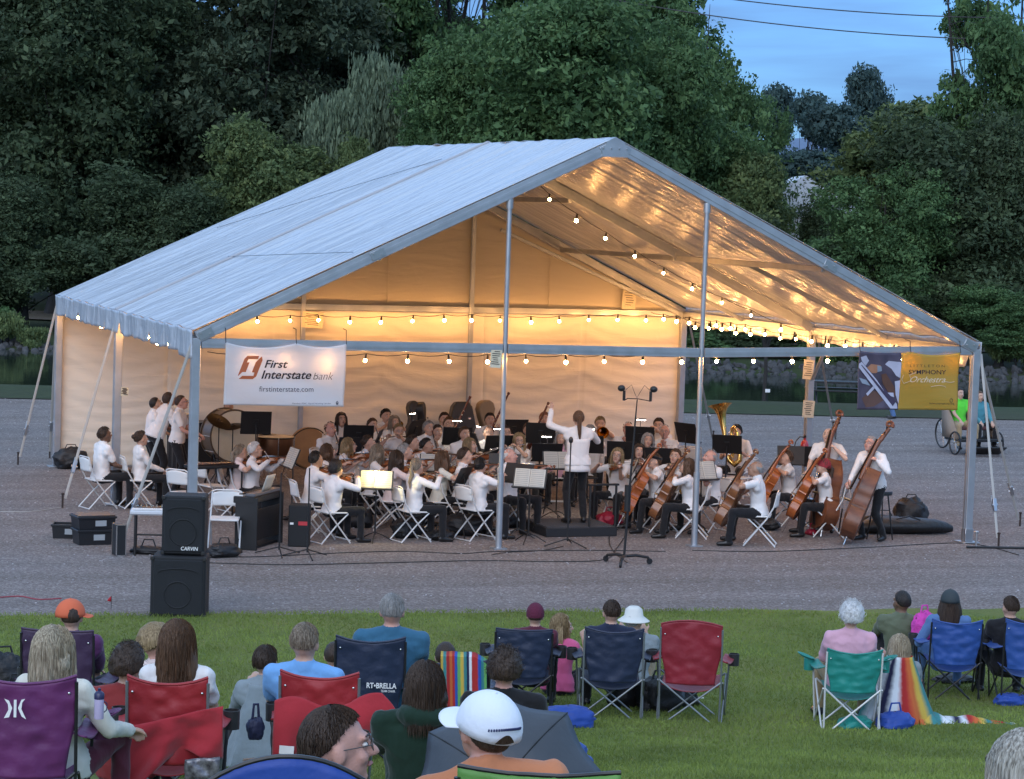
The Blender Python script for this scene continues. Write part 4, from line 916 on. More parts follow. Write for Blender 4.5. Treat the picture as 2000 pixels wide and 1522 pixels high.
def strung(kind_,label,var_m,group):
    Lb,dp,nk={'violin':(.358,.034,.13),'viola':(.40,.038,.145),'cello':(.755,.125,.28),'bass':(1.12,.21,.44)}[kind_]
    o=thing(kind_,label,{'bass':'double bass'}.get(kind_,kind_),(0,0,0),0,group); out=OUTB if kind_=='bass' else OUT
    pts=[(w*Lb,t*Lb-Lb/2) for t,w in out]+[(-w*Lb,t*Lb-Lb/2) for t,w in out[-2:0:-1]]
    n=len(pts); mb=MB(); rings=[]
    cen=lambda sc_,z: [Vector((x*sc_,y*sc_+(1-sc_)*0,z)) for x,y in pts]
    levels=[(0.01,-dp/2-.045*Lb*.5),(.5,-dp/2-.04*Lb*.5),(.88,-dp/2-.01*Lb),(1.015,-dp/2-.004*Lb),(1.015,-dp/2+.006*Lb),(.985,-dp/2+.007*Lb),(.985,dp/2-.007*Lb),(1.015,dp/2-.006*Lb),(1.015,dp/2+.004*Lb),(.88,dp/2+.014*Lb),(.5,dp/2+.042*Lb),(.01,dp/2+.048*Lb)]
    vs=[];fs=[]
    for sc_,z in levels: vs+=cen(sc_,z)
    for k in range(len(levels)-1):
        for i in range(n): fs.append((k*n+i,k*n+(i+1)%n,(k+1)*n+(i+1)%n,(k+1)*n+i))
    mb.add(vs,fs); mb.build('body',var_m,o,smooth=35)
    zt=dp/2+.05*Lb; mb=MB(); mb.loft([((0,Lb*.30,zt*.72+.02*Lb),Vector((1,0,0)),Vector((0,0,1)),.05*Lb,.035*Lb),((0,Lb*.5,zt*.8),Vector((1,0,0)),Vector((0,0,1)),.042*Lb,.05*Lb),((0,Lb*.5+nk*.6,zt*.72),Vector((1,0,0)),Vector((0,0,1)),.033*Lb,.03*Lb),((0,Lb*.5+nk,zt*.62),Vector((1,0,0)),Vector((0,0,1)),.028*Lb,.04*Lb)],10)
    hz=zt*.55; mb.loft([((0,Lb*.5+nk,hz),Vector((1,0,0)),Vector((0,0,1)),.03*Lb,.035*Lb),((0,Lb*.5+nk+.2*Lb,hz-.05*Lb),Vector((1,0,0)),Vector((0,0,1)),.024*Lb,.026*Lb)],10)
    c=Vector((0,Lb*.5+nk+.25*Lb,hz-.035*Lb)); mb.tube([c+Vector((0,math.sin(a)*r,-math.cos(a)*r+.0)) for a,r in [(-.4+i*.55,.052*Lb*(1-i*.055)) for i in range(14)]],[.026*Lb*(1-i*.03) for i in range(14)],8); mb.build('neck',var_m,o)
    mb=MB(); mb.loft([((0,Lb*.5+nk,zt*.80+.01*Lb),Vector((1,0,0)),Vector((0,0,1)),.033*Lb,.012*Lb),((0,Lb*.13,zt+.055*Lb),Vector((1,0,0)),Vector((0,0,1)),.058*Lb,.014*Lb)],10); mb.build('fingerboard',M_ebony,o)
    mb=MB(); mb.loft([((0,-Lb*.47,zt*.8+.01*Lb),Vector((1,0,0)),Vector((0,0,1)),.03*Lb,.012*Lb),((0,-Lb*.17,zt+.05*Lb),Vector((1,0,0)),Vector((0,0,1)),.055*Lb,.012*Lb)],10); mb.build('tailpiece',M_ebony,o)
    mb=MB(); mb.prism([(-.07*Lb,0),(.07*Lb,0),(.06*Lb,.05*Lb),(.05*Lb,.095*Lb),(0,.115*Lb),(-.05*Lb,.095*Lb),(-.06*Lb,.05*Lb)],.012*Lb,M=Matrix.Translation((0,-.02*Lb,dp/2+.025*Lb))); mb.build('bridge',mat('maple_mat',(.45,.28,.13),.5),o)
    mb=MB()
    for q in(-1.5,-.5,.5,1.5): mb.tube([(q*.016*Lb,-Lb*.17,zt+.055*Lb),(q*.026*Lb,-.02*Lb,dp/2+.025*Lb+.115*Lb),(q*.012*Lb,Lb*.5+nk,zt*.85)],.0009 if Lb<.5 else .0018,4)
    mb.build('strings',M_silver,o)
    for q in(-1,1):
        mb=MB(); mb.tube([(q*.13*Lb,-.10*Lb,dp/2+.032*Lb),(q*.10*Lb,-.04*Lb,dp/2+.040*Lb),(q*.11*Lb,.02*Lb,dp/2+.038*Lb),(q*.085*Lb,.09*Lb,dp/2+.044*Lb)],.008*Lb,5); mb.build('sound_hole',M_ebony,o)
    for i,yy in enumerate((.06,.10,.14,.18)):
        q=1 if i%2 else -1; mb.add([],[]) ; k=MB(); k.tube([(q*.02*Lb,Lb*.5+nk+yy*Lb,hz-.02*Lb),(q*.10*Lb,Lb*.5+nk+yy*Lb,hz-.02*Lb)],.008*Lb,6); k.ell((q*.115*Lb,Lb*.5+nk+yy*Lb,hz-.02*Lb),(.022*Lb,.014*Lb,.012*Lb),8,6); k.build('peg',M_ebony,o)
    if kind_ in('cello','bass'):
        MB().tube([(0,-Lb/2,0),(0,-Lb/2-(.28 if kind_=='cello' else .12),0)],.005 if kind_=='cello' else .008,8).ell((0,-Lb/2,0),(.025,.02,.025)).build('endpin',M_silver,o)
    else: MB().ell((-.28*.6*Lb,-Lb*.42,dp/2+.03*Lb),(.10*Lb,.06*Lb,.03*Lb),12,6).build('chin_rest',M_ebony,o)
    return o
def frameM(c,y,z):
    y=Vector(y).normalized(); z=Vector(z); z=(z-y*z.dot(y)).normalized(); x=y.cross(z); M=Matrix((x,y,z)).transposed().to_4x4(); M.translation=Vector(c); return M
PROTO={}
def inst(key,maker,M,label,group=None,name=None):
    if key not in PROTO: o=maker(); PROTO[key]=o
    else: o=dup(PROTO[key])
    o['label']=label
    if group: o['group']=group
    l,q,sc_=M.decompose(); o.rotation_mode='QUATERNION'; o.location=l; o.rotation_quaternion=q; o.scale=sc_
    return o
def mk_bow():
    o=thing('bow','x','bow',(0,0,0)); mb=MB(); mb.tube([(0,0,.012),(0,.2,.008),(0,.37,.006),(0,.55,.008),(0,.71,.014)],[.0045,.004,.0035,.003,.0028],6); mb.tube([(0,.71,.014),(0,.722,-.006)],.003,5); mb.build('stick',M_stick,o)
    MB().box((0,.05,.003),(.010,.045,.018),bev=.002).build('frog',M_ebony,o); MB().box((0,.385,-.008),(.009,.66,.0018)).build('hair',M_hairw,o); return o
def tubes(o,name,m,*ts):
    mb=MB()
    for t in ts: mb.tube(*t)
    return mb.build(name,m,o)
def mk_flute():
    o=thing('flute','x','flute'); tubes(o,'tube',M_silver,([(0,-.08,0),(0,.58,0)],.0095,10)); mb=MB(); mb.ell((0,0,.008),(.014,.022,.006),10,6); mb.build('lip_plate',M_silver,o)
    mb=MB(); [mb.tube([(0,.16+.03*i,.008),(0,.16+.03*i,.015)],.0085,8) for i in range(12)]; mb.build('keys',M_silver,o); return o
def mk_clar(m=None,L=.66,r=.014,bell=.034,name='clarinet'):
    o=thing(name,'x',name); mb=MB(); mb.lathe([(.004,-.08),(.008,-.02),(r*.8,0),(r,.05),(r*1.02,L*.45),(r*1.2,L*.46),(r*1.02,L*.48),(r*1.1,L*.8),(r*1.5,L*.9),(bell,L),(bell*.8,L-.004)],14); mb.xf(Matrix.Rotation(-PI/2,4,'X')).build('tube',m or M_ebony,o)
    mb=MB(); [mb.tube([(0,L*.12+L*.06*i,r),(0,L*.12+L*.06*i,r+.007)],.007,8) for i in range(11)]; mb.tube([(.008,L*.15,r),(.008,L*.75,r)],.002,5); mb.build('keys',M_silver,o); return o
def mk_bassoon():
    o=thing('bassoon','x','bassoon'); mt=mat('bassoon_wood',(.13,.03,.015),.25,coat=.6); tubes(o,'tube',mt,([(0,-.62,0),(0,.3,0),(0,.66,0)],[.028,.02,.017],12),([(.038,-.58,0),(.038,.05,0)],[.022,.018],12),([(0,.66,0),(0,.70,0)],[.024,.024],12)); tubes(o,'bocal',M_silver,([(.038,.05,0),(.05,.12,.04),(.06,.08,.14),(.05,.02,.2)],.004,6))
    mb=MB(); [mb.tube([(.0,-.45+.08*i,.02),(.0,-.45+.08*i,.032)],.010,8) for i in range(12)]; mb.build('keys',M_silver,o); return o
def bellp(L,r0,r1,k=12): return [(r0+(r1-r0)*((i/k)**3.2),L*i/k) for i in range(k+1)]
def mk_trumpet():
    o=thing('trumpet','x','trumpet'); mb=MB(); mb.lathe(bellp(.22,.006,.062),24,c=(0,.27,0),R=Matrix.Rotation(-PI/2,3,'X')); mb.build('bell',M_brass,o)
    tubes(o,'tubing',M_brass,([(0,0,.0),(0,.42,0)],.0055,8),([(0,.42,0),(0,.445,-.03),(0,.42,-.06),(0,.14,-.06),(0,.115,-.03),(0,.14,0),(0,.27,0)],.0058,8)); mb=MB(); mb.lathe([(.008,-.02),(.013,-.025),(.013,-.012),(.006,.01)],12,R=Matrix.Rotation(-PI/2,3,'X')); mb.build('mouthpiece',M_silver,o)
    for i in range(3): MB().tube([(0,.22+.025*i,-.09),(0,.22+.025*i,.03),(0,.22+.025*i,.055)],[.0095,.0095,.005],10).build('valve',M_brass,o)
    return o
def mk_trombone():
    o=thing('trombone','x','trombone'); mb=MB(); mb.lathe(bellp(.55,.008,.105,16),28,c=(-.08,-.08,.02),R=Matrix.Rotation(-PI/2,3,'X')); mb.build('bell',M_brass,o)
    tubes(o,'slide',M_brass,([(0,0,0),(0,.72,0),(0,.755,-.04),(0,.72,-.08),(0,.05,-.08)],.0065,8)); tubes(o,'tuning_bow',M_brass,([(-.08,-.08,.02),(-.08,-.24,.02),(-.05,-.29,-.02),(-.01,-.24,-.08),(0,.05,-.08)],.008,8)); MB().lathe([(.010,-.02),(.016,-.028),(.016,-.01),(.006,.01)],12,R=Matrix.Rotation(-PI/2,3,'X')).build('mouthpiece',M_silver,o); return o
def mk_horn():
    o=thing('french_horn','x','french horn'); mb=MB(); circ=lambda R_,x: [(x,math.cos(a)*R_,math.sin(a)*R_) for a in [i*2*PI/20 for i in range(21)]]
    for R_,x in((.13,0),(.115,.016),(.10,-.012),(.075,.004)): mb.tube(circ(R_,x),.0085,7)
    mb.build('coil',M_brass,o); mb=MB(); mb.lathe(bellp(.30,.018,.155,14),28,c=(.02,-.02,-.06),R=Euler((math.radians(-130),math.radians(25),0)).to_matrix()); mb.build('bell',M_brass,o)
    for i in range(3): MB().tube([(-.03,.03+.03*i,-.02),(.03,.03+.03*i,-.02)],.013,10).build('valve',M_silver,o)
    tubes(o,'leadpipe',M_brass,([(-.01,.02,.12),(-.02,-.06,.20),(-.02,-.12,.27)],.0055,7)); return o
def mk_tuba():
    o=thing('tuba','x','tuba'); mb=MB(); mb.lathe([(.035,0),(.045,.1),(.06,.25),(.085,.38),(.125,.46),(.185,.51),(.205,.515),(.18,.50),(.12,.45),(.08,.38),(.055,.25)],32,c=(.06,.0,.22)); mb.build('bell',M_brass,o)
    mb=MB(); mb.tube([(.06,0,.22),(.065,0,-.1),(.05,0,-.22),(-.04,0,-.32),(-.14,0,-.26),(-.17,0,-.1),(-.17,0,.2),(-.13,0,.32),(-.08,0,.30),(-.06,0,.2),(-.06,0,-.1),(-.03,0,-.2),(.0,0,-.1),(.0,0,.18)],[.036,.04,.045,.05,.045,.035,.03,.027,.025,.022,.02,.019,.018,.016],12)
    for k in range(4): mb.tube([(-.12+.03*k,.05,-.15),(-.12+.03*k,.06,.15),(-.11+.03*k,.06,.19),(-.10+.03*k,.06,.15),(-.10+.03*k,.05,-.13)],.008,7)
    mb.build('tubing',M_brass,o)
    for k in range(4): MB().tube([(-.02+.035*k,.08,-.14),(-.02+.035*k,.08,.06)],.014,10).build('valve',M_silver,o)
    tubes(o,'leadpipe',M_silver,([(-.02,.08,.05),(-.03,.04,.22),(-.02,-.08,.27)],.007,7)); return o
# ---- furniture
M_chairw=mat('chair_plastic',(.68,.67,.65),.45,bump=.05,bscale=200); M_chairm=mat('chair_metal',(.62,.62,.61),.35,metal=.15)
def mk_fold():
    o=thing('folding_chair','x','folding chair'); mb=MB()
    mb.grid(lambda u,v: Vector(((u-.5)*.40,-.17+.36*v,.445-.018*math.sin(PI*u)*math.sin(PI*v)+.012*math.cos(v*PI*.5))),10,8); mb.build('seat',M_chairw,o,thick=.022)
    mb=MB()
    def bk(u,v):
        x=(u-.5)*.40; z=.60+.21*v; r=.05; e=0
        if v>.7: e=.05*((v-.7)/.3)**2
        x*=1-e*.8; z-=.03*abs(u-.5)**2*4*(v>.6); return Vector((x,-.235-.02*v-.035*math.sin(PI*u),z))
    mb.grid(bk,12,8); mb.build('backrest',M_chairw,o,thick=.02)
    for q in(-1,1):
        MB().tube([(q*.205,-.265,.80),(q*.21,-.22,.60),(q*.215,-.12,.42),(q*.22,.20,.02),(q*.22,.21,.008)],.0115,8).build('leg',M_chairm,o)
        MB().tube([(q*.19,.18,.43),(q*.195,-.02,.26),(q*.20,-.24,.03),(q*.20,-.26,.008)],.0115,8).build('leg',M_chairm,o)
    MB().tube([(-.20,-.25,.015),(.20,-.25,.015)],.009,6).build('stretcher',M_chairm,o); MB().tube([(-.22,.205,.05),(.22,.205,.05)],.009,6).build('stretcher',M_chairm,o)
    MB().tube([(-.205,-.262,.80),(-.15,-.268,.822),(.15,-.268,.822),(.205,-.262,.80)],.011,8).build('top_rail',M_chairm,o)
    return o
M_stand=mat('stand_black',(.010,.010,.011),.5)
def mk_stand():
    o=thing('music_stand','x','music stand'); R=Euler((math.radians(-22),0,0)).to_matrix(); c=Vector((0,0,1.03))
    mb=MB(); mb.box(c,(.50,.006,.33),rot=R,bev=.002); mb.box(c+R@Vector((0,-.03,-.165)),(.50,.06,.006),rot=R); mb.box(c+R@Vector((0,-.059,-.158)),(.50,.004,.02),rot=R); mb.box(c+R@Vector((0,.008,.0)),(.08,.014,.10),rot=R,bev=.003); mb.build('desk',M_stand,o,smooth=30)
    MB().tube([(0,.02,1.0),(0,.02,.62),(0,.02,.12)],[.009,.0125,.0125],8).tube([(0,.02,.64),(0,.02,.60)],.02,8).build('pole',M_stand,o)
    for k in range(3):
        a=k*2*PI/3+.5; MB().tube([(0,.02,.16),(math.cos(a)*.12,.02+math.sin(a)*.12,.11),(math.cos(a)*.27,.02+math.sin(a)*.27,.012)],.009,6).build('leg',M_stand,o)
    return o
M_sheet=mat('sheet_paper',(.50,.48,.42),.7)
def mk_sheet():
    o=thing('sheet_music','x','sheet music'); R=Euler((math.radians(-22),0,0)).to_matrix(); c=Vector((0,0,1.03)); mb=MB()
    for q in(-1,1): mb.grid(lambda u,v: c+R@Vector((q*(.003+.225*u),-.012-.010*math.sin(PI*u),-.155+.31*v)),6,3,M_sheet)
    mb.build('page',M_sheet,o,smooth=False); mb=MB()
    for q in(-1,1):
        for k in range(9): mb.box(c+R@Vector((q*.115,-.024,.13-.031*k)),(.19,.0015,.008),rot=R)
    mb.build('staves',mat('ink_grey',(.30,.29,.27),.8),o,smooth=False); return o
M_led=mat('led_glow',(1,1,1),.4,emit=(1,.93,.80),estr=22)
def mk_led():
    o=thing('stand_light','x','stand light'); MB().tube([(0,.02,1.15),(0,.0,1.26),(0,-.05,1.29)],.006,6).build('arm',M_stand,o); MB().box((0,-.07,1.29),(.17,.03,.02),bev=.004).build('shade',M_stand,o); MB().box((0,-.07,1.277),(.15,.024,.008)).build('lamp',M_led,o); return o
# ---------------------------------------------------------------- musicians
CP=at(1122,1052); CP.z=0
def face_to(p,q=CP): d=Vector(q)-Vector(p); return math.atan2(-d.x,d.y)
POSE=dict(
 violin=dict(L=(-.27,.46,.97),R=(.20,.34,.98),hyaw=28,hpitch=-10,hroll=-8,poleL=(.1,.1,-1),poleR=(1,-.2,-.6)),
 viola=dict(L=(-.27,.46,.97),R=(.20,.34,.98),hyaw=28,hpitch=-10,hroll=-8,poleL=(.1,.1,-1),poleR=(1,-.2,-.6)),
 cello=dict(L=(-.15,.26,.94),R=(.34,.42,.62),hyaw=8,hpitch=-16,lean=8,kneeout=.2,poleL=(-1,0,-.2),poleR=(1,-.3,-.2)),
 flute=dict(L=(.12,.30,1.06),R=(.34,.20,1.02),hyaw=-12,hpitch=-4,poleL=(-.6,.6,-1),poleR=(1,-.1,-.8)),
 clarinet=dict(L=(-.03,.28,.93),R=(.03,.36,.80),hpitch=-12,lean=4),
 oboe=dict(L=(-.03,.28,.93),R=(.03,.36,.82),hpitch=-8,lean=4),
 bassoon=dict(L=(-.16,.32,.98),R=(.14,.26,.68),hpitch=-10,lean=3),
 trumpet=dict(L=(-.05,.34,1.08),R=(.05,.32,1.06),hpitch=-2,poleL=(-1,0,-.9),poleR=(1,0,-.9)),
 trombone=dict(L=(-.06,.22,1.08),R=(.05,.50,1.04),poleL=(-1,0,-.9),poleR=(1,0,-.8)),
 french_horn=dict(L=(-.06,.24,.98),R=(.22,.10,.76),hpitch=-10),
 tuba=dict(L=(-.20,.26,.80),R=(.10,.32,.76),hpitch=-4),
 none=dict(L=(-.10,.38,.62),R=(.10,.38,.62),hpitch=-8))
def instrument(kind_,info,who,var_=0):
    M=info['M']; HC=info['HC']; g={'violin':'violins of the orchestra','viola':'violins of the orchestra','cello':'cellos of the orchestra'}.get(kind_)
    if kind_ in('violin','viola'):
        nd=Vector((-.52,.85,-.08)).normalized(); nm=Vector((.38,.10,.92)); c=Vector((-.075,.235,HC.z-.155)); W=info['fr']['L'][1]; nd=((W+Vector((0,.06,.02)))-c).normalized()
        inst(kind_,lambda: strung(kind_,'x',V_viol,g),M@frameM(c,nd,nm),'%s held by the %s'%(kind_,who),g)
        ct=c+nd*.04+Vector((0,0,.055)); hw_=info['fr']['R'][1]+Vector((0,.05,.0)); bd=(ct-hw_).normalized(); inst('bow',mk_bow,M@frameM(hw_,bd,Vector((0,0,1))),'bow drawn by the %s'%who,'bows of the string players')
    elif kind_=='cello':
        b=Vector((.02,.70,.03)); t=Vector((-.15,.10,1.30)); ax=(t-b).normalized(); c=b+ax*(.28+.3775); m_={0:V_cel,1:V_cel2}[var_]
        inst('cello%d'%var_,lambda: strung('cello','x',m_,g),M@frameM(c,ax,Vector((.25,1,.5))),'%s cello between the knees of the %s'%({0:'orange brown',1:'brown'}[var_],who),g)
        hw_=info['fr']['R'][1]+Vector((0,.05,0)); ct=c+ax*.03+Vector((0,.13,.03)); inst('bow',mk_bow,M@frameM(hw_,ct-hw_,Vector((0,0,1))),'bow drawn by the %s'%who,'bows of the string players')
    elif kind_=='flute': inst('flute',mk_flute,M@frameM(HC+Vector((.02,.105,-.055)),(1,.12,-.12),(0,.3,1)),'silver flute played by the %s'%who)
    elif kind_ in('clarinet','oboe'): inst(kind_,(lambda: mk_clar()) if kind_=='clarinet' else (lambda: mk_clar(L=.58,r=.011,bell=.022,name='oboe')),M@frameM(HC+Vector((0,.15,-.085)),(0,.50,-.78),(0,1,.4)),'black %s played by the %s'%(kind_,who))
    elif kind_=='bassoon': inst('bassoon',mk_bassoon,M@frameM((-.02,.27,1.0),(-.38,.10,.9),(0,1,0)),'red brown bassoon of the %s'%who)
    elif kind_=='trumpet': inst('trumpet',mk_trumpet,M@frameM(HC+Vector((0,.13,-.055)),(0,1,-.06),(0,0,1)),'brass trumpet played by the %s'%who)
    elif kind_=='trombone': inst('trombone',mk_trombone,M@frameM(HC+Vector((0,.13,-.055)),(.03,1,-.12),(0,0,1)),'brass trombone played by the %s'%who)
    elif kind_=='french_horn': inst('horn',mk_horn,M@frameM((.08,.24,.86),(0,1,.1),(0,0,1)),'brass french horn held by the %s'%who)
    elif kind_=='tuba': inst('tuba',mk_tuba,M@(Matrix.Translation((.02,.30,.90))@Euler((math.radians(8),math.radians(14),0)).to_matrix().to_4x4()),'big brass tuba with bell up held by the %s'%who)
# hx,hy, instrument, hair, style, fem, opts, who
MUS=[
(658,917,'violin','black','curly',False,dict(sleeve='long',s=.95,skin='fair'),'curly black haired player at the front left'),
(618,899,'violin','black','short',False,dict(skin='tan',s=1.0),'black haired man behind the curly haired player'),
(642,884,'violin','brown','bob',True,dict(),'brown haired woman deep in the left violins'),
(683,872,'violin','blond','bob',True,dict(glasses=True),'blond violinist in glasses left of the lit page'),
(720,866,'violin','dark','bun',True,dict(),'dark haired violinist above the lit yellow page'),
(815,913,'violin','ash','ponytail',True,dict(sleeve='long',top='white'),'ash blond ponytail woman on a front chair'),
(777,897,'violin','dark','bob',True,dict(top='blush',sleeve='long'),'dark bobbed woman in pale blush shirt'),
(791,884,'violin','grey','short',False,dict(),'grey haired man between the dark bobbed woman and ponytail girl'),
(807,866,'violin','dark','ponytail',True,dict(),'young woman with dark tied back hair'),
(834,872,'viola','black','short',True,dict(skin='tan'),'woman with cropped black hair in mid orchestra'),
(939,911,'violin','black','bun',True,dict(s=.97),'black haired girl beside the left gable post'),
(909,892,'violin','dark','short',False,dict(),'dark haired man behind the girl at the left post'),
(919,872,'violin','blond','bob',True,dict(),'strawberry blond woman behind the black music stands'),
(471,884,'violin','ash','ponytail',True,dict(top='blush',s=.93),'girl in a blush tee left of the digital piano'),
(499,880,'viola','white','short',True,dict(glasses=True,sleeve='long'),'white haired woman left of the digital piano'),
(754,814,'trumpet','black','short',False,dict(),'bearded black haired man at the back left'),
(667,821,'clarinet','dark','long',True,dict(skin='fair'),'long dark haired woman left in the back row'),
(646,840,'clarinet','brown','balding',False,dict(skin='rosy'),'balding man playing at the back left'),
(693,848,'flute','dark','bob',True,dict(),'dark haired woman half behind a stand at back left'),
(779,843,'flute','blond','short',True,dict(glasses=True),'short blond flute player in glasses'),
(771,827,'clarinet','ash','bob',True,dict(),'ash blond woman behind the short haired flute player'),
(868,821,'french_horn','dark','short',False,dict(),'dark haired man at the rear below the tall case'),
(877,830,'bassoon','brown','short',False,dict(glasses=True),'man in glasses before the tall black case'),
(957,822,'bassoon','black','short',False,dict(),'dark haired man in the rear left of the gable post'),
(954,848,'oboe','grey','balding',False,dict(glasses=True),'grey balding man half hidden by stands'),
(996,892,'viola','white','balding',False,dict(skin='rosy'),'old bald man right of the left gable post'),
(1014,862,'flute','blond','bob',True,dict(glasses=True),'blond woman in glasses left of the conductor'),
(1032,842,'bassoon','brown','short',False,dict(),'round faced brown haired man left of the conductor'),
(1063,820,'french_horn','red','short',False,dict(),'red haired man just left of the conductor'),
(1172,829,'trombone','blond','short',False,dict(glasses=True),'blond trombone player right of the conductor'),
(1226,840,'oboe','dark','balding',False,dict(skin='rosy'),'dark balding man below the tall microphone stand'),
(1205,892,'viola','blond','long',True,dict(glasses=True),'long blond violist in glasses right of the conductor'),
(1286,832,'trumpet','dark','short',False,dict(),'dark haired man at the back by the rear right leg'),
(1298,845,'clarinet','grey','balding',False,dict(skin='rosy',glasses=True,belly=1.15),'large balding man in glasses at back right'),
(1277,902,'cello','brown','short',True,dict(belly=1.1),'first cellist with dark headband'),
(1340,912,'cello','brown','bob',True,dict(sleeve='long'),'cellist left of the right gable post'),
(1386,895,'french_horn','grey','balding',False,dict(skin='rosy',belly=1.15),'heavy white haired man right of the right gable post'),
(1438,845,'tuba','black','short',False,dict(),'dark haired man with the tuba'),
(1475,917,'cello','grey','balding',False,dict(skin='tan'),'bald cellist right of the right gable post'),
(1535,895,'cello','brown','short',True,dict(),'short haired woman cellist at the right'),
(1607,912,'cello','dark','ponytail',True,dict(),'cellist wearing a red cap'),
(1318,893,'viola','brown','short',True,dict(),'woman deep between the two front cellists'),
(1265,862,'viola','grey','bob',True,dict(),'grey bobbed woman below the tall microphone stand'),
(855,845,'none','dark','short',True,dict(),'short haired woman resting in mid back row'),
(740,885,'violin','ash','bob',True,dict(),'ash haired woman behind the lit yellow page'),
(866,898,'violin','brown','long',True,dict(top='cream'),'long brown haired woman between the front violins'),
(1095,858,'none','grey','bob',True,dict(top='pink'),'woman in pink seen past the conductor'),
(908,850,'clarinet','brown','short',False,dict(),'brown haired man between the rear bassoonists'),
(988,846,'trumpet','dark','short',False,dict(glasses=True),'dark haired man in glasses beside the left gable post'),
(1152,846,'trumpet','grey','short',False,dict(),'grey haired man half hidden behind the conductor'),
(1248,884,'viola','dark','bob',True,dict(),'dark bobbed woman behind the first cellist'),
(728,832,'oboe','brown','short',True,dict(),'brown haired woman at the rear behind the flutes'),
(838,838,'clarinet','grey','short',False,dict(),'grey haired man beside the leaning cello cases'),
(205,851,'none','dark','short',False,dict(skin='brown'),'dark haired man on the far left chair'),
(276,858,'none','dark','bun',True,dict(sleeve='long'),'woman with a dark bun on the left chair'),
]
CH=[];
for i,(hx,hy,ins,hc,st,fem,op,who) in enumerate(MUS):
    p0=at(hx,hy,1.15); p0.z=0; op=dict(op); ps=dict(POSE[ins]); s=op.pop('s',.97 if fem else 1.02)
    yaw=face_to(p0); 
    if hx<300: yaw=face_to(p0,p0+Vector((1,.15,0)))
    if ins=='tuba': yaw=face_to(p0,CP+Vector((-1.5,-2,0)))
    if ins=='cello': yaw+=-.25 if hx>1500 else -.05
    yaw+=rnd.uniform(-.10,.10); ps['hyaw']=ps.get('hyaw',0)+rnd.uniform(-8,8); ps['lean']=ps.get('lean',3)+rnd.uniform(-3,4); ps.setdefault('side',rnd.uniform(-3,3))
    var_=1 if (ins=='cello' and hx in(1475,1340)) else 0
    nf=.02; 
    info=person(who[0].upper()+who[1:] if False else who+', seated'+('' if ins=='none' else ' playing '+ins.replace('_',' ')),yaw=yaw,head=(hx,hy),s=s,hair=hc,style=st,fem=fem,group='seated musicians of the orchestra',bust=.02 if fem else 0,strands=150 if st!='balding' else 60,**{**ps,**op})
    if ins!='none': instrument(ins,info,who,var_)
    o=inst('fold',mk_fold,Matrix.Translation(info['ob'].location)@Matrix.Rotation(yaw,4,'Z'),'white folding chair under the %s'%who,'white folding chairs of the orchestra')
    CH.append((info,who,yaw))
    if 'red cap' in who: hat(info,'cap',mat('red_cap',(.25,.02,.03),.8),'beanie')
    if 'dark headband' in who: hat(info,'headband',CL['black'],'headband')
# black music stands facing their players (px of desk centre, py, desk facing player index or towards)
def stand_at(px,py,toward,label,sheet=False,led=False,h=1.0,tilt=0,z=1.03,sheetm=None):
    p=at(px,py,z*h); p.z=0; d=Vector(toward)-p; yaw=math.atan2(-d.x,d.y)+PI   # desk front (-Y) faces the player
    M=Matrix.Translation(p)@Matrix.Rotation(yaw,4,'Z')@Matrix.Diagonal((1,1,h,1)); inst('stand',mk_stand,M,'black music stand '+label,'black music stands of the orchestra')
    if sheet: inst('sheet',mk_sheet,M,'open sheet music on the stand '+label,'sheet music on the stands')
    if led: inst('led',mk_led,M,'lit clip lamp on the stand '+label,'clip lamps on the music stands')
    return M
def hp_(i): return MUS_POS[i]
MUS_POS=[c[0]['ob'].location.copy() for c in CH]
def near(px,py,z=1.15):
    return at(px,py,z)
S_=[(500,826,(455,790),'by the bass drum at far left',1,0,1.25),(700,850,(667,821),'in the back row left of the flutes',0,0,1.1),(690,872,(642,840),'behind the blond violinist',0,0,1.0),
(738,858,(693,848),'left of the flute player',0,0,1.05),(812,838,(771,827),'beside the two leaning cello cases',0,1,1.05),(735,938,(640,1000),'with the brightly lit yellow page',1,0,.88),
(893,852,(877,830),'just left of the rear players before the tall case',1,1,1.02),(925,862,(954,848),'left half of the middle pair of stands',1,1,1.0),(975,868,(954,848),'right half of the middle pair of stands',1,1,1.0),
(1003,838,(957,822),'behind the left gable post',0,0,1.1),(1056,846,(1063,820),'below the red haired horn player',0,0,1.15),(1068,884,(1032,842),'with clip lamp left of the conductor',1,1,1.0),
(1012,925,(939,911),'right of the left gable post',0,0,.95),(1035,935,(900,960),'holding pale pages left of the podium',1,0,.93),(1150,868,(1172,829),'below the trombone player',1,1,1.0),
(1215,880,(1226,840),'right of the trombone player',0,0,1.0),(1250,852,(1286,832),'tall one beyond the microphone stand',0,1,1.1),(1285,893,(1298,845),'before the large balding man',0,0,1.0),
(1341,846,(1438,845),'by the rear right leg with white printed mark',0,0,1.15),(1420,868,(1438,845),'in front of the tuba player',0,0,1.05),(1240,915,(1205,892),'right of the long blond violist',1,0,.95),
(1372,920,(1475,917),'between the right post and horn player',1,0,.95),(1548,890,(1607,912),'behind the short haired woman cellist',0,0,1.0),(1602,893,(1619,851),'in front of the first bassist',0,0,1.1),
(905,930,(866,898),'in the gap between front violin pairs',1,0,.9),(850,905,(815,913),'in front of the ash blond ponytail woman',1,0,.9),(570,895,(499,880),'holding a tall upright pale folder',1,0,1.0),
(985,905,(939,911),'hugging the left gable post',0,0,.95)]
for px,py,to,lb,sh,ld_,h in S_:
    Mx=stand_at(px,py,at(to[0],to[1],1.15),lb,sh,ld_,h)
    if 'yellow page' in lb: MY=Mx
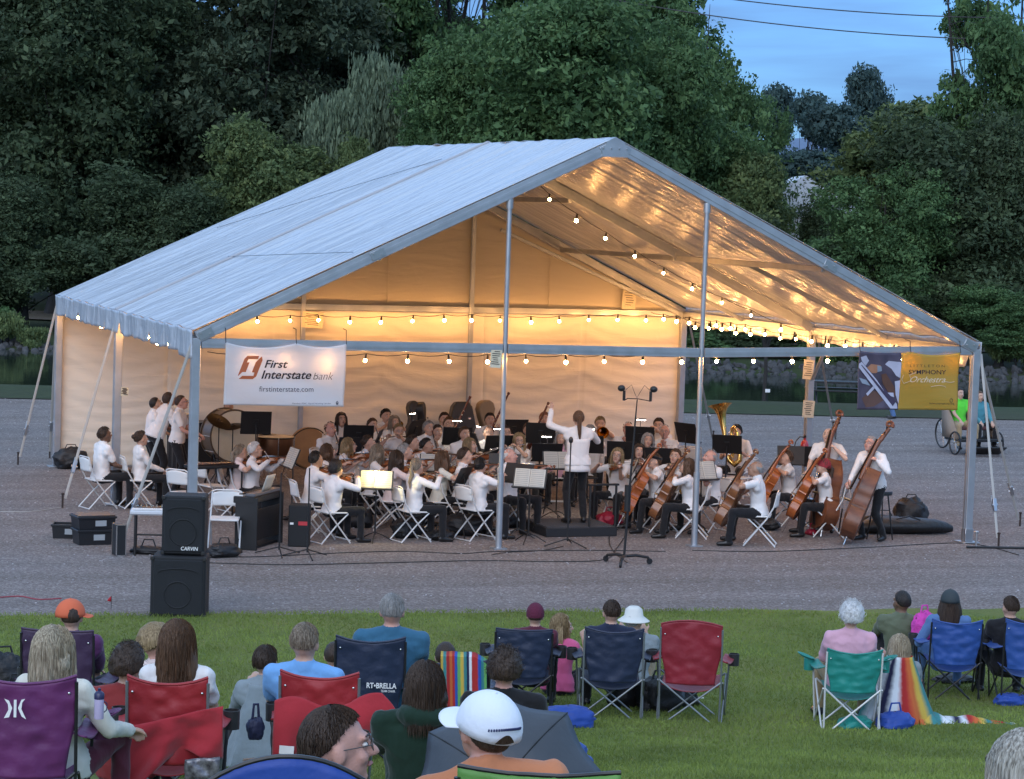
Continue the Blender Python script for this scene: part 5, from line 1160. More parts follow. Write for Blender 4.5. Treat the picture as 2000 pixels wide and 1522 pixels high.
# lamp that lights the yellow page
M_warm=mat('page_lamp_glow',(1,1,.9),.4,emit=(1,.80,.28),estr=210)
p=MY@Vector((0,-.13,1.17)); o=thing('page_lamp','tiny bright lamp glowing above the yellow page','lamp',tuple(p)); MB().ell((0,0,0),(.022,.022,.022)).build('bulb',M_warm,o); MB().tube([(0,0,0),(0,.05,-.05),(0,.04,-.15)],.004,5).build('arm',M_stand,o)
# ---------------------------------------------------------------- conductor and podium
pod=at(1112,1040); pod.z=0; pyaw=.0
o=thing('podium','low black conductor podium with carpeted top','podium',tuple(pod),pyaw)
MB().box((0,0,.07),(1.15,1.05,.14),bev=.01).build('base',mat('podium_black',(.012,.012,.014),.6),o); MB().box((0,0,.146),(1.11,1.01,.012)).build('carpet',mat('carpet_mat',(.06,.06,.065),.95,var=.2,vscale=40,bump=.5,bscale=200),o)
cpos=pod+Vector((.10,.05,0)); 
cond=person('conductor in a white jacket with long grey ponytail standing on the podium',head=(1130,819),headz0=.153,yaw=-.06,sit=False,s=1.03,fem=True,hair='brown',style='ponytail',sleeve='long',L=(-.36,.24,1.66),R=(.26,.36,1.32),poleL=(-1,-.2,-.8),poleR=(1,-.2,-1),hyaw=-12,hpitch=-4,lean=0,curl=.35,Lf=(-.13,-.02,.085),Rf=(.13,.02,.085),slim=1.08,group=None)
mb=MB(); P_=cond['P']
def jk(u,v):
    a=u*2*PI; z=.80+.50*v; w_=.195-.035*math.sin(v*PI)*.9-.05*max(0,v-.85)*3; d=.135-.02*math.sin(v*PI); return Vector((w_*math.cos(a),d*math.sin(a)+.0,z))
mb.grid(jk,28,10); mb.build('jacket',CL['white'],cond['ob'],thick=.012)
M_=cond['M']; W=cond['fr']['R'][1]
o=tag(MB().tube([M_@(W+Vector((0,.06,0))),M_@(W+Vector((-.06,.20,.12))),M_@(W+Vector((-.12,.36,.20)))],[.004,.002,.001],6).build('baton',M_white),'thin white baton in the right hand of the conductor','baton')
# conductor's desk
M=stand_at(1090,900,cond['ob'].location,'wide conductor desk in front of the podium',False,False,.92); M2=M@Matrix.Translation((-.13,0,0)); inst('sheet',mk_sheet,M,'open bright score on the conductor desk','sheet music on the stands')
p=at(1078,880,1.05); o=thing('desk_lamp','bright white lamp bar over the conductor score','lamp',tuple(p),0); MB().box((0,0,0),(.30,.035,.02),bev=.004).build('shade',M_stand,o); MB().box((0,0,-.014),(.27,.03,.008)).build('lamp',mat('desk_led',(1,1,1),.4,emit=(1,.9,.7),estr=45),o); MB().tube([(0,.02,0),(0,.05,-.06),(0,.05,-.16)],.006,6).build('arm',M_stand,o)
o=thing('podium_rail','black low tubular rail frame beside the podium','rail',tuple(at(1150,1048)),.0)
for x,y in((-.0,0),(.42,0),(.42,.9),(0,.9)): MB().tube([(x,y,0),(x,y,.78)],.02,8).build('leg',M_stand,o)
MB().box((.21,0,.79),(.5,.06,.03),bev=.005).build('top_bar',M_stand,o); MB().box((.21,.9,.79),(.5,.06,.03),bev=.005).build('top_bar',M_stand,o)
# ---------------------------------------------------------------- bassists and percussionists
def bass(info,who,b,t):
    b=Vector(b);t=Vector(t); ax=(t-b).normalized(); c=b+ax*(.12+.56); inst('bass',lambda: strung('bass','x',V_bass,'double basses'),info['M']@frameM(c,ax,Vector((1,.75,.1))),'tall brown double bass leaning on the %s'%who,'double basses')
    hw_=info['fr']['R'][1]+Vector((0,.04,0)); ct=c+Vector((0,.2,0)); inst('bow',mk_bow,info['M']@frameM(hw_,ct-hw_,Vector((0,0,1))),'bow in the hand of the %s'%who,'bows of the string players')
b1=person('white haired bassist in white shirt with the rear double bass',head=(1617,852),yaw=face_to(at(1617,960),CP)+.15,sit=False,s=1.0,hair='white',style='balding',skin='pale',L=(-.16,.24,1.36),R=(.22,.36,.98),lean=6,hpitch=-14,poleL=(-1,-.1,-.9),pelz=.90)
bass(b1,'white haired bassist',(-.10,.62,.0),(-.20,.02,1.92))
b2=person('grey haired bassist in pink tinged shirt at the far right of the orchestra',head=(1700,869),yaw=face_to(at(1700,1000),CP)+.05,sit=False,s=1.02,hair='grey',style='short',skin='rosy',sleeve='long',glasses=True,L=(-.18,.24,1.24),R=(.12,.52,.88),lean=16,hpitch=-18,poleL=(-1,-.1,-.9),pelz=.86,Rf=(.14,.10,.085),Lf=(-.12,-.08,.085))
bass(b2,'grey haired bassist',(-.05,.82,.0),(-.24,-.06,1.80))
o=thing('bass_stool','tall black stool behind the grey haired bassist','stool',tuple(b2['M']@Vector((0,-.16,0))),b2['ob'].rotation_euler.z)
MB().lathe([(0,.76),(.16,.76),(.17,.74),(.165,.70),(0,.70)],20).build('seat',M_black,o)
for k in range(4): a=k*PI/2+.78; MB().tube([(.10*math.cos(a),.10*math.sin(a),.70),(.20*math.cos(a),.20*math.sin(a),0)],.012,6).build('leg',M_stand,o)
pr=lambda px,py,z=0: at(px,py,z)
k1=person('standing man in white shirt bending over the percussion at left',head=(331,781),yaw=-PI/2+.25,sit=False,s=1.03,hair='dark',style='short',skin='tan',lean=24,L=(-.14,.42,.98),R=(.16,.44,.96),hpitch=-22,glasses=True,belly=1.1)
k2=person('standing dark haired man in glasses behind the bending percussionist',head=(355,787),yaw=-PI/2-.4,sit=False,s=.98,hair='dark',style='short',skin='rosy',lean=5,L=(-.16,.36,1.0),R=(.18,.36,1.0),hpitch=-12,glasses=True)
k3=person('dark haired percussionist mostly hidden behind the bending man',head=(305,790),yaw=-PI/2,sit=False,s=.94,hair='black',style='short',lean=8,hpitch=-20,L=(-.16,.36,1.0),R=(.18,.36,1.0))
k4=person('percussionist reaching over the bass drum below the white banner',head=(447,795),yaw=PI,sit=False,s=.96,hair='dark',style='short',skin='tan',lean=34,pelz=.80,L=(-.62,.42,1.10),R=(.40,.50,1.08),hpitch=-30)
# bass drum, timpani, gong, percussion table
M_head=mat('drum_head',(.62,.56,.42),.45,var=.05,vscale=6); M_copper=mat('copper_mat',(.28,.15,.09),.3,metal=.9,var=.2,vscale=3,stretch=(1,1,.3)); M_shell=mat('drum_shell',(.14,.10,.065),.35,coat=.4,var=.1,vscale=6)
p=at(447,850,.85); p.z=0; o=thing('bass_drum','big upright concert bass drum with pale head at the left','bass drum',(p.x,p.y,0),.25)
R=Matrix.Rotation(PI/2,3,'X'); MB().lathe([(.44,-.20),(.44,.20)],48,c=(0,0,.85),R=R).build('shell',M_shell,o); MB().lathe([(0,.205),(.42,.205),(.435,.20)],48,c=(0,0,.85),R=R).lathe([(0,-.205),(.42,-.205),(.435,-.20)],48,c=(0,0,.85),R=R).build('drum_head',M_head,o)
for y in(-.19,.19): MB().tube([(math.cos(a)*.452,y,.85+math.sin(a)*.452) for a in [i*2*PI/40 for i in range(41)]],.016,8).build('hoop',mat('hoop_mat',(.10,.07,.045),.4),o)
for k in range(10): a=k*2*PI/10; MB().tube([(math.cos(a)*.46,-.19,.85+math.sin(a)*.46),(math.cos(a)*.46,.19,.85+math.sin(a)*.46)],.006,6).build('tension_rod',M_silver,o)
for x in(-.3,.3): MB().tube([(x,-.28,.0),(x*.95,0,.55),(x,.28,0)],.018,8).build('leg',M_stand,o)
def timp(px,py,label,r=.34):
    p=at(px,py,.80); o=thing('timpani',label,'kettledrum',(p.x,p.y,0),rnd.uniform(0,1),'kettledrums')
    MB().lathe([(.05,.30),(.16,.33),(.27,.42),(.33,.55),(r,.70),(r,.78)],36).build('bowl',M_copper,o); MB().lathe([(0,.80),(r-.01,.80),(r+.01,.79)],36).build('drum_head',M_head,o); MB().tube([((r+.015)*math.cos(a),(r+.015)*math.sin(a),.785) for a in [i*2*PI/32 for i in range(33)]],.014,8).build('rim',M_stand,o)
    for k in range(6): a=k*PI/3; MB().tube([((r+.03)*math.cos(a),(r+.03)*math.sin(a),.80),((r+.02)*math.cos(a),(r+.02)*math.sin(a),.45),(.20*math.cos(a),.20*math.sin(a),.12),(.33*math.cos(a),.33*math.sin(a),.02)],.010,6).build('strut',M_silver,o)
timp(536,852,'copper kettledrum right of the bass drum'); timp(505,848,'second kettledrum behind the front one',.30)
p=aty(602,905,TD-.45); p.z=0; o=thing('timpani_cover','round tan disc leaning upright behind the violins','drum cover',(p.x,p.y,0),.1); MB().lathe([(0,-.02),(.37,-.02),(.385,0),(.37,.02),(0,.02)],40,c=(0,0,.39),R=Euler((math.radians(78),0,0)).to_matrix()).build('disc',mat('tan_board',(.30,.19,.10),.7,var=.1,vscale=5),o); MB().tube([(.38*math.cos(a),-.0-.08*math.sin(a),.39+.375*math.sin(a)) for a in [i*2*PI/36 for i in range(37)]],.012,6).build('rim',M_stand,o)
p=at(392,915,.0); o=thing('percussion_table','black cloth covered percussion table in front of standing men','table',(p.x-.1,p.y,0),.2)
mb=MB(); mb.grid(lambda u,v: Vector(((u-.5)*.95,(v-.5)*.5,.86)),4,4); 
def sk(u,v):
    a=u*4; k=int(a)%4; t=a-int(a); cs=[(-.475,-.25),(.475,-.25),(.475,.25),(-.475,.25),(-.475,-.25)]; x=cs[k][0]+(cs[k+1][0]-cs[k][0])*t; y=cs[k][1]+(cs[k+1][1]-cs[k][1])*t
    w_=.018*math.sin(u*60)*(1-v); return Vector((x+w_*(k%2==1),y+w_*(k%2==0),.03+.83*v))
mb.grid(sk,80,6); mb.build('cloth',CL['black'],o,smooth=True)
for x in(-.42,.42):
    for y in(-.2,.2): MB().tube([(x,y,0),(x,y,.85)],.015,6).build('leg',M_silver,o)
o=thing('snare_drum','small chrome snare drum on the percussion table','snare drum',(p.x-.35,p.y-.05,.87),0); MB().lathe([(.16,0),(.16,.13)],28).build('shell',M_silver,o); MB().lathe([(0,.135),(.155,.135),(.165,.13)],28).build('drum_head',M_head,o)
def cymbal(px,py,z,label,tx=.2,ty=0,r=.22):
    p=at(px,py,z); o=thing('cymbal',label,'cymbal',(p.x,p.y,0),0,'cymbals on stands'); MB().lathe([(.012,.02),(.04,.018),(.05,.005),(r,-.012),(r,-.014),(.05,.002)],32,c=(0,0,z),R=Euler((tx,ty,0)).to_matrix()).build('plate',mat('cymbal_bronze',(.07,.05,.035),.4,metal=1),o)
    MB().tube([(0,0,z+.04),(0,0,.4),(0,0,.2)],.010,6).build('pole',M_stand,o)
    for k in range(3): a=k*2.09; MB().tube([(0,0,.32),(.26*math.cos(a),.26*math.sin(a),.01)],.008,6).build('leg',M_stand,o)
cymbal(428,822,1.15,'dark cymbal tilted before the bass drum',.5,.3); cymbal(455,832,1.05,'flat cymbal lower right before the bass drum',.2,-.2,.18)
p=at(420,905,.9); o=thing('xylophone','small mallet instrument left of the bass drum','xylophone',(p.x,p.y,0),.3)
MB().box((0,0,.86),(.9,.35,.05),bev=.01).build('frame',M_stand,o)
mb=MB(); [mb.box((-.40+.05*k,0,.90),(.038,.30-.01*k,.015),bev=.003) for k in range(17)]; mb.build('bars',mat('rosewood',(.05,.02,.014),.35),o,smooth=False)
for x in(-.4,.4):
    for y in(-.13,.13): MB().tube([(x,y,0),(x,y,.85)],.015,6).build('leg',M_stand,o)
# cases against the back wall
def case(px,py,label,shape,m,rz=0,tilt=-.1,name='instrument_case'):
    p=aty(px,py,TD-.55); zt=p.z; hs_=zt/max(z for x,z in shape); p.z=0; shape=[(x,z*hs_) for x,z in shape]; o=thing(name,label,'case',(p.x,p.y,0),rz,'instrument cases by the back wall'); poly=[(x,z) for x,z in shape]
    n=len(poly); mb=MB(); mb.prism(poly,.22,M=Euler((tilt,0,0)).to_matrix().to_4x4()); 
    o2=mb.build('shell',m,o,smooth=50); bv=o2.modifiers.new('b','BEVEL'); bv.width=.03; bv.segments=3; bv.limit_method='ANGLE'
    MB().tube([Euler((tilt,0,0)).to_matrix()@Vector(v) for v in((-.05,-.12,.72),(-.05,-.16,.74),(.05,-.16,.74),(.05,-.12,.72))],.008,6).build('handle',M_black,o)
    for z in(.4,.95): MB().box(Euler((tilt,0,0)).to_matrix()@Vector((.13,-.115,z)),(.05,.012,.03),rot=Euler((tilt,0,0))).build('latch',M_silver,o)
    return o
cello_sh=[(-.18,0),(.18,0),(.25,.15),(.24,.42),(.18,.62),(.15,.80),(.075,.94),(.065,1.04),(.095,1.15),(.105,1.25),(.085,1.34),(.03,1.39),(-.03,1.39),(-.085,1.34),(-.105,1.25),(-.095,1.15),(-.065,1.04),(-.075,.94),(-.15,.80),(-.18,.62),(-.24,.42),(-.25,.15)]
_old=[(-.20,0),(.20,0),(.27,.12),(.27,.35),(.20,.55),(.22,.72),(.18,.88),(.08,1.0),(.085,1.20),(.07,1.32),(.03,1.37),(-.03,1.37),(-.07,1.32),(-.085,1.20),(-.08,1.0),(-.18,.88),(-.22,.72),(-.20,.55),(-.27,.35),(-.27,.12)]
M_case=mat('case_mat',(.015,.017,.02),.35,bump=.1,bscale=80)
case(811,783,'black cello case standing at left of two by the back wall',cello_sh,M_case,.1)
case(830,785,'black cello case at right of the pair, turned sideways',cello_sh,M_case,.9)
case(905,785,'wide dark tapered instrument case standing by the back wall post',[(-.30,0),(.30,0),(.31,.5),(.24,1.05),(.19,1.30),(.12,1.40),(-.12,1.40),(-.19,1.30),(-.24,1.05),(-.31,.5)],M_case,0)
case(953,782,'tan oval topped instrument case behind the rear players',[(-.14,0),(.14,0),(.16,.3),(.08,.9),(.14,1.1),(.17,1.25),(.14,1.38),(.06,1.44),(-.06,1.44),(-.14,1.38),(-.17,1.25),(-.14,1.1),(-.08,.9),(-.16,.3)],mat('tan_case',(.22,.17,.11),.5),.1)
finish_people_late=True
# ================================================================ WRITING, BANNERS, STAGE GEAR
def text_mb(body,h,width=None,bold=0,shear=0,ext=.002,sp=1.0):
    cu=bpy.data.curves.new('t','FONT'); cu.body=body; cu.size=1; cu.offset=bold; cu.shear=shear; cu.extrude=0; cu.space_character=sp; cu.resolution_u=3
    ob=bpy.data.objects.new('t',cu); C.objects.link(ob); bpy.context.view_layer.update(); me=bpy.data.meshes.new_from_object(ob.evaluated_get(bpy.context.evaluated_depsgraph_get()))
    vs=[v.co.copy() for v in me.vertices]; fs=[list(p.vertices) for p in me.polygons]; bpy.data.objects.remove(ob); bpy.data.curves.remove(cu); bpy.data.meshes.remove(me)
    x0=min(v.x for v in vs); x1=max(v.x for v in vs); y0=min(v.y for v in vs); y1=max(v.y for v in vs); sy=h/.72; sx=sy if width is None else width/(x1-x0)
    mb=MB(); mb.add([Vector(((v.x-x0)*sx,0,v.y*sy)) for v in vs],fs); mb.w=(x1-x0)*sx; return mb
def place_text(o,parent_M,name,mt,surf,*tx):     # tx: (mb, x, z); surf(x,z)->y offset
    for mb,x,z in tx:
        mb.v=[Vector((v.x+x,surf(v.x+x,v.z+z)-.006,v.z+z)) for v in mb.v]; mb.build(name,mt,o,smooth=False)
def banner(name,label,c,M_b,corners):
    q=[aty(px,py,-.09) for px,py in corners]   # tl tr br bl
    o=thing(name,label,'banner',tuple(q[3])); base=q[3]
    W_=(q[2]-q[3]).x; H_=(q[0]-q[3]).z
    return o,W_,H_
M_ban=fabric('banner_vinyl',(.74,.74,.76),.35,.45,'wall'); M_bky=fabric('banner_yellow',(.52,.37,.07),.4,.45,'wall')
for m_ in(M_ban,M_bky):
    for nd in m_.node_tree.nodes:
        if nd.type=='BUMP': nd.inputs['Distance'].default_value=.012
M_tblack=mat('print_black',(.012,.012,.02),.5); M_tnavy=mat('print_grey',(.06,.065,.09),.5)
def ysurf(W_,H_,seed,ties):
    def f(x,z):
        u=x/W_; v=z/H_; t=0
        for a in ties: t+=.030*math.exp(-((u-a)/.09)**2)*v**2
        return -t+.020*math.sin((u*1.1+v*.9)*6+seed)*(1-v*.5)+.010*noise.noise(Vector((u*4,v*4,seed)))
    return f
o,W_,H_=banner('banner','white bank banner with orange emblem tied under the front beam at left',None,M_ban,((437,668),(682,672),(672,797),(437,791)))
sf=ysurf(W_,H_,1,(0,.58,1)); ties=(0,.58,1)
def topz(u,H_,ties,sag=.05):
    ts=sorted(ties); 
    for a,b in zip(ts[:-1],ts[1:]):
        if a<=u<=b: t=(u-a)/(b-a); return H_-sag*(b-a)*4*t*(1-t)
    return H_
MB().grid(lambda u,v: Vector((u*W_,sf(u*W_,v*H_),v*topz(u,H_,ties,.13)-.02*u*(1-v))),50,30).build('cloth',M_ban,o,thick=.002)
# emblem: rounded slanted block with a capital I cut out
em=mat('emblem_orange',(.42,.10,.03),.5); ew=W_*.20; sh=lambda x,z:(x+z*.30,z)
E1=[(.02,.12),(.0,.20),(.0,.86),(.10,1.0),(.72,1.0),(.72,.86),(.22,.86),(.20,.72),(.34,.72),(.34,.30),(.16,.30)]
E2=[(.12,.0),(.86,.0),(.98,.12),(.98,.82),(.88,.98),(.80,.92),(.80,.72),(.66,.72),(.66,.30),(.80,.28),(.82,.14),(.24,.14)]
for E_ in(E1,E2):
    mb=MB(); pts=[sh(x*.235*H_*1.02,z*.37*H_) for x,z in E_]; bx_,bz_=W_*.095,H_*.415
    mb.add([Vector((x*1.30+bx_,sf(x+bx_,z+bz_)-.006,z+bz_)) for x,z in pts],[tuple(range(len(pts)))]); 
    bm=bmesh.new(); vs=[bm.verts.new(v) for v in mb.v]; bm.faces.new(vs); bmesh.ops.triangulate(bm,faces=bm.faces[:]); me=bpy.data.meshes.new('emblem'); bm.to_mesh(me); bm.free(); me.materials.append(em); e_=bpy.data.objects.new('emblem',me); C.objects.link(e_); e_.parent=o
place_text(o,None,'lettering',M_tblack,sf,(text_mb('First',.125*H_,.195*W_,.018,.28),W_*.325,H_*.60),(text_mb('Interstate',.135*H_,.42*W_,.018,.28),W_*.300,H_*.425),(text_mb('Bank',.13*H_,.165*W_,-.012,.28),W_*.735,H_*.415))
place_text(o,None,'lettering',M_tnavy,sf,(text_mb('firstinterstate.com',.085*H_,.455*W_,0,0),W_*.285,H_*.22),(text_mb('Member FDIC. Equal Housing Lender',.022*H_,.33*W_,0,0),W_*.56,H_*.022))
mb=MB(); a,b=W_*.935,H_*.018; hs=.028*H_; 
for p,q_ in (((0,0),(2,0)),((0,0),(0,1.1)),((2,0),(2,1.1)),((-.3,1.0),(1,1.9)),((2.3,1.0),(1,1.9)),((.5,.4),(1.5,.4)),((.5,.75),(1.5,.75))): mb.tube([(a+p[0]*hs/2,sf(a,b)-.008,b+p[1]*hs),(a+q_[0]*hs/2,sf(a,b)-.008,b+q_[1]*hs)],.004,4)
mb.build('house_icon',M_tnavy,o)
for u in ties: MB().tube([(u*W_,sf(u*W_,H_)-.01,H_-.01),(u*W_,-.015,H_+.06),(u*W_,-.0,H_+.19),(u*W_,.16,H_+.20)],.006,5).build('cord',M_cord,o)
# second banner: photo half and yellow half
o,W_,H_=banner('banner','half photo half golden yellow orchestra banner at the right end of the front beam',None,M_bky,((1666,685),(1871,687),(1869,797),(1673,800)))
sf=ysurf(W_,H_,4,(0,.5,1)); ties=(0,.5,1); fx_=.415
MB().grid(lambda u,v: Vector(((fx_+(1-fx_)*u)*W_,sf((fx_+(1-fx_)*u)*W_,v*H_),v*topz(fx_+(1-fx_)*u,H_,ties,.10))),34,26).build('yellow_cloth',M_bky,o,thick=.002)
def vc(name,c): return mat(name,c,.45,var=.12,vscale=6)
MB().grid(lambda u,v: Vector(((fx_)*u*W_-.003,sf(fx_*u*W_,v*H_),v*topz(fx_*u,H_,ties,.06))),26,26).build('photo_cloth',mat('photo_dark',(.035,.028,.05),.45,col2=(.09,.07,.10),vscale=4),o,thick=.002)
def patch(pts,m_,k):
    P=[Vector((x*fx_*W_,sf(x*fx_*W_,z*H_)-.004-.0015*k,z*H_*.97)) for x,z in pts]; bm=bmesh.new(); vs=[bm.verts.new(v) for v in P]; bm.faces.new(vs); bmesh.ops.triangulate(bm,faces=bm.faces[:]); me=bpy.data.meshes.new('printed_shape'); bm.to_mesh(me); bm.free(); me.materials.append(m_); e_=bpy.data.objects.new('printed_shape',me); C.objects.link(e_); e_.parent=o
c_w=vc('print_pale',(.42,.42,.52)); c_s=vc('print_skin',(.36,.17,.10)); c_b=vc('print_brown',(.10,.045,.03)); c_d=vc('print_deep',(.05,.035,.07)); c_g=vc('print_steel',(.22,.26,.32))
patch([(.62,.80),(.70,.86),(1,.84),(1,.56),(.9,.60),(.78,.72)],c_w,1); patch([(.18,.72),(.30,.80),(.52,.78),(.56,.70),(.42,.64),(.26,.64)],c_s,1); patch([(.03,.92),(.16,.95),(.24,.86),(.16,.76),(.06,.86)],c_w,2)
patch([(0,.80),(.06,.84),(.96,.10),(.98,.02),(.80,.02),(0,.74)],c_w,3); patch([(.05,.78),(.12,.80),(.93,.14),(.86,.06)],c_d,4); patch([(.12,.74),(.16,.74),(.50,.44),(.47,.41)],c_s,5)
patch([(.55,.62),(.66,.64),(.88,.40),(.92,.22),(.76,.28),(.60,.46)],c_b,4); patch([(.10,.20),(.35,.34),(.55,.30),(.62,.16),(.40,.06),(.2,.04)],c_b,1); patch([(.20,.28),(.38,.42),(.44,.40),(.24,.24)],c_w,5); patch([(.72,.30),(.86,.30),(.88,.22),(.80,.24)],c_w,6); patch([(.02,.56),(.2,.52),(.3,.42),(.1,.46)],c_g,2); patch([(.88,.50),(1,.52),(1,.10),(.92,.26)],c_w,2); patch([(.44,.78),(.54,.76),(.56,.68),(.46,.66)],c_g,3)
tx0=W_*(fx_+.085)
place_text(o,None,'lettering',mat('print_olive',(.10,.09,.03),.5),sf,(text_mb('LITTLETON',.045*H_,.36*W_,0,0,sp=1.5),tx0,H_*.735)); place_text(o,None,'lettering',M_tblack,sf,(text_mb('SYMPHONY',.075*H_,.385*W_,.004,0),tx0-.01*W_,H_*.615)); 
place_text(o,None,'lettering',mat('print_cream',(.70,.60,.42),.5),sf,(text_mb('Orchestra',.105*H_,.36*W_,-.004,.5),tx0+.01*W_,H_*.475)); 
mb=MB(); sw=[(-.06,.60),(-.075,.52),(-.05,.45),(.02,.50),(.0,.60),(.06,.64)]; mb.tube([(tx0+x*W_,sf(tx0,z*H_)-.008,z*H_) for x,z in sw],.0035,4); mb.tube([(tx0+x*W_,sf(tx0+x*W_,z*H_)-.008,z*H_) for x,z in [(.36,.49),(.42,.475),(.46,.49)]],.0035,4); mb.tube([(tx0+x*W_,sf(tx0+x*W_,z*H_)-.008,z*H_) for x,z in [(.22,.40),(.30,.425),(.36,.41),(.37,.39)]],.0035,4); mb.build('flourish',MATS['print_cream'],o)
place_text(o,None,'lettering',MATS['print_olive'],sf,(text_mb('littletonsymphony.org',.028*H_,.24*W_,.01,0),W_*.72,H_*.10)); mb=MB(); mb.tube([(W_*.93+.03*math.cos(a)*.8,sf(W_*.93,H_*.16)-.008,H_*.17+.03*math.sin(a)) for a in [i*2*PI/14 for i in range(15)]],.004,4); mb.build('seal',MATS['print_olive'],o)
for u in ties: MB().tube([(u*W_,sf(u*W_,H_)-.01,H_-.01),(u*W_,-.015,H_+.06),(u*W_,.0,H_+.16),(u*W_,.16,H_+.17)],.006,5).build('cord',M_cord,o)
# ---------------------------------------------------------------- loudspeakers
M_cab=mat('cabinet_carpet',(.009,.010,.012),.75,var=.15,vscale=60,bump=.3,bscale=300); M_grille=mat('speaker_grille',(.012,.013,.016),.6,bump=.6,bscale=500)
def speaker(px,d,z0,w_,h_,dep,label,logo=False):
    p=cam2(d,(px-1000)/FPX*d); o=thing('loudspeaker',label,'loudspeaker',(p.x,p.y,z0),-YAW+.02)
    MB().box((0,dep/2,h_/2),(w_,dep,h_),bev=.018).build('cabinet',M_cab,o,smooth=30)
    mb=MB(); mb.box((0,-.006,h_/2),(w_*.90,.02,h_*.90),bev=.01); mb.build('grille',M_grille,o,smooth=30)
    mb=MB(); mb.tube([(w_*.36*math.cos(a),-.020,h_*.74+.05*math.sin(a)) for a in [PI*i/16 for i in range(17)]],.006,5); mb.build('horn_arc',M_cab,o)
    R=Matrix.Rotation(PI/2,3,'X'); MB().lathe([(.14,.0),(.155,.012),(.165,.004)],32,c=(0,-.012,h_*.38),R=R).lathe([(.0,.004),(.05,.002)],24,c=(0,-.012,h_*.38),R=R).build('woofer_ring',M_cab,o)
    for x in(-1,1):
        for z in(.02,h_-.02): MB().box((x*(w_/2-.015),-.002,z),(.045,.03,.045),bev=.006).build('corner_guard',M_black,o)
    if logo:
        t=text_mb('CARVIN',.045,.20,.012,.12); t.v=[Vector((v.x-.02,-.020,v.z+.055)) for v in t.v]; t.build('lettering',M_white,o,smooth=False)
speaker(355,29.6,0,.64,.72,.5,'large lower black loudspeaker standing at the edge of the gravel'); speaker(363,29.7,.735,.50,.69,.42,'upper black loudspeaker stacked on the larger one',True)
MB().box(tuple(cam2(29.85,(305-1000)/FPX*29.8)+Vector((0,0,.748))),(.09,.06,.03),bev=.008)
# ---------------------------------------------------------------- digital piano
p=at(500,1066); o=thing('digital_piano','black digital piano console left of the front violins','piano',(p.x,p.y,0),-PI/2-.62); o.scale=(.75,.80,.88)
# local: keys towards -Y, back towards +Y
MB().box((-.66,.05,.42),(.035,.42,.84),bev=.008).build('side_panel',M_black,o,smooth=30); MB().box((.66,.05,.42),(.035,.42,.84),bev=.008).build('side_panel',M_black,o,smooth=30); MB().box((0,.22,.40),(1.29,.02,.50),bev=.004).build('back_panel',M_black,o,smooth=30)
MB().box((0,0,.80),(1.36,.40,.11),bev=.012).build('keybed',M_black,o,smooth=30); MB().box((0,.12,.885),(1.36,.18,.05),bev=.01).build('control_panel',mat('grey_panel',(.10,.10,.11),.4),o,smooth=30)
mb=MB(); [mb.box((-.62+.0238*i,-.11,.866),(.0222,.14,.02)) for i in range(53)]; mb.build('white_keys',M_white,o,smooth=False); mb=MB(); [mb.box((-.608+.0238*i,-.08,.884),(.012,.09,.016)) for i in range(52) if i%7 not in(2,6)]; mb.build('black_keys',M_ebony,o,smooth=False)
MB().box((0,.0,.02),(1.30,.30,.04),bev=.006).build('base',M_black,o,smooth=30); MB().box((0,-.02,.12),(.25,.06,.05),bev=.006).build('pedal_box',M_black,o,smooth=30)
mb=MB(); mb.grid(lambda u,v: Vector(((u-.5)*.45,.16+.10*v,.91+.26*v)),4,4); mb.build('music_rest',M_sheet,o,thick=.01)
# keyboard on stand behind the speakers
p=at(300,1085); o=thing('keyboard','white framed electronic keyboard on a black stand behind the loudspeakers','keyboard',(p.x+.15,p.y,0),-.25)
MB().box((0,0,.60),(.95,.33,.07),bev=.02).build('body',mat('pale_plastic',(.55,.56,.58),.4),o,smooth=30); MB().box((0,.04,.645),(.86,.20,.03),bev=.006).build('panel',M_black,o,smooth=30); mb=MB(); [mb.box((-.42+.025*i,-.10,.645),(.022,.11,.02)) for i in range(34)]; mb.build('keys',M_white,o,smooth=False)
mb=MB(); [mb.tube([(-.40+.07*i,.10-.04*j,.665),(-.40+.07*i,.10-.04*j,.69)],.009,6) for i in range(12) for j in range(3)]; mb.build('knobs',M_silver,o)
for x in(-.40,.40):
    for y in(-.12,.12): MB().tube([(x,y,0),(x,y,.57)],.016,6).build('leg',M_stand,o)
MB().tube([(-.40,0,.28),(.40,0,.28)],.014,6).build('crossbar',M_stand,o)
# black equipment box with red label
p=at(584,1066); o=thing('monitor_speaker','small black monitor box with red label beside the piano','loudspeaker',(p.x,p.y,0),-YAW)
MB().box((0,0,.30),(.30,.30,.60),bev=.015).build('cabinet',M_cab,o,smooth=30); MB().box((.06,-.153,.34),(.13,.006,.055)).build('label_plate',mat('red_label',(.45,.03,.04),.5),o); MB().box((-.10,-.153,.335),(.05,.006,.03)).build('label_plate',M_white,o)
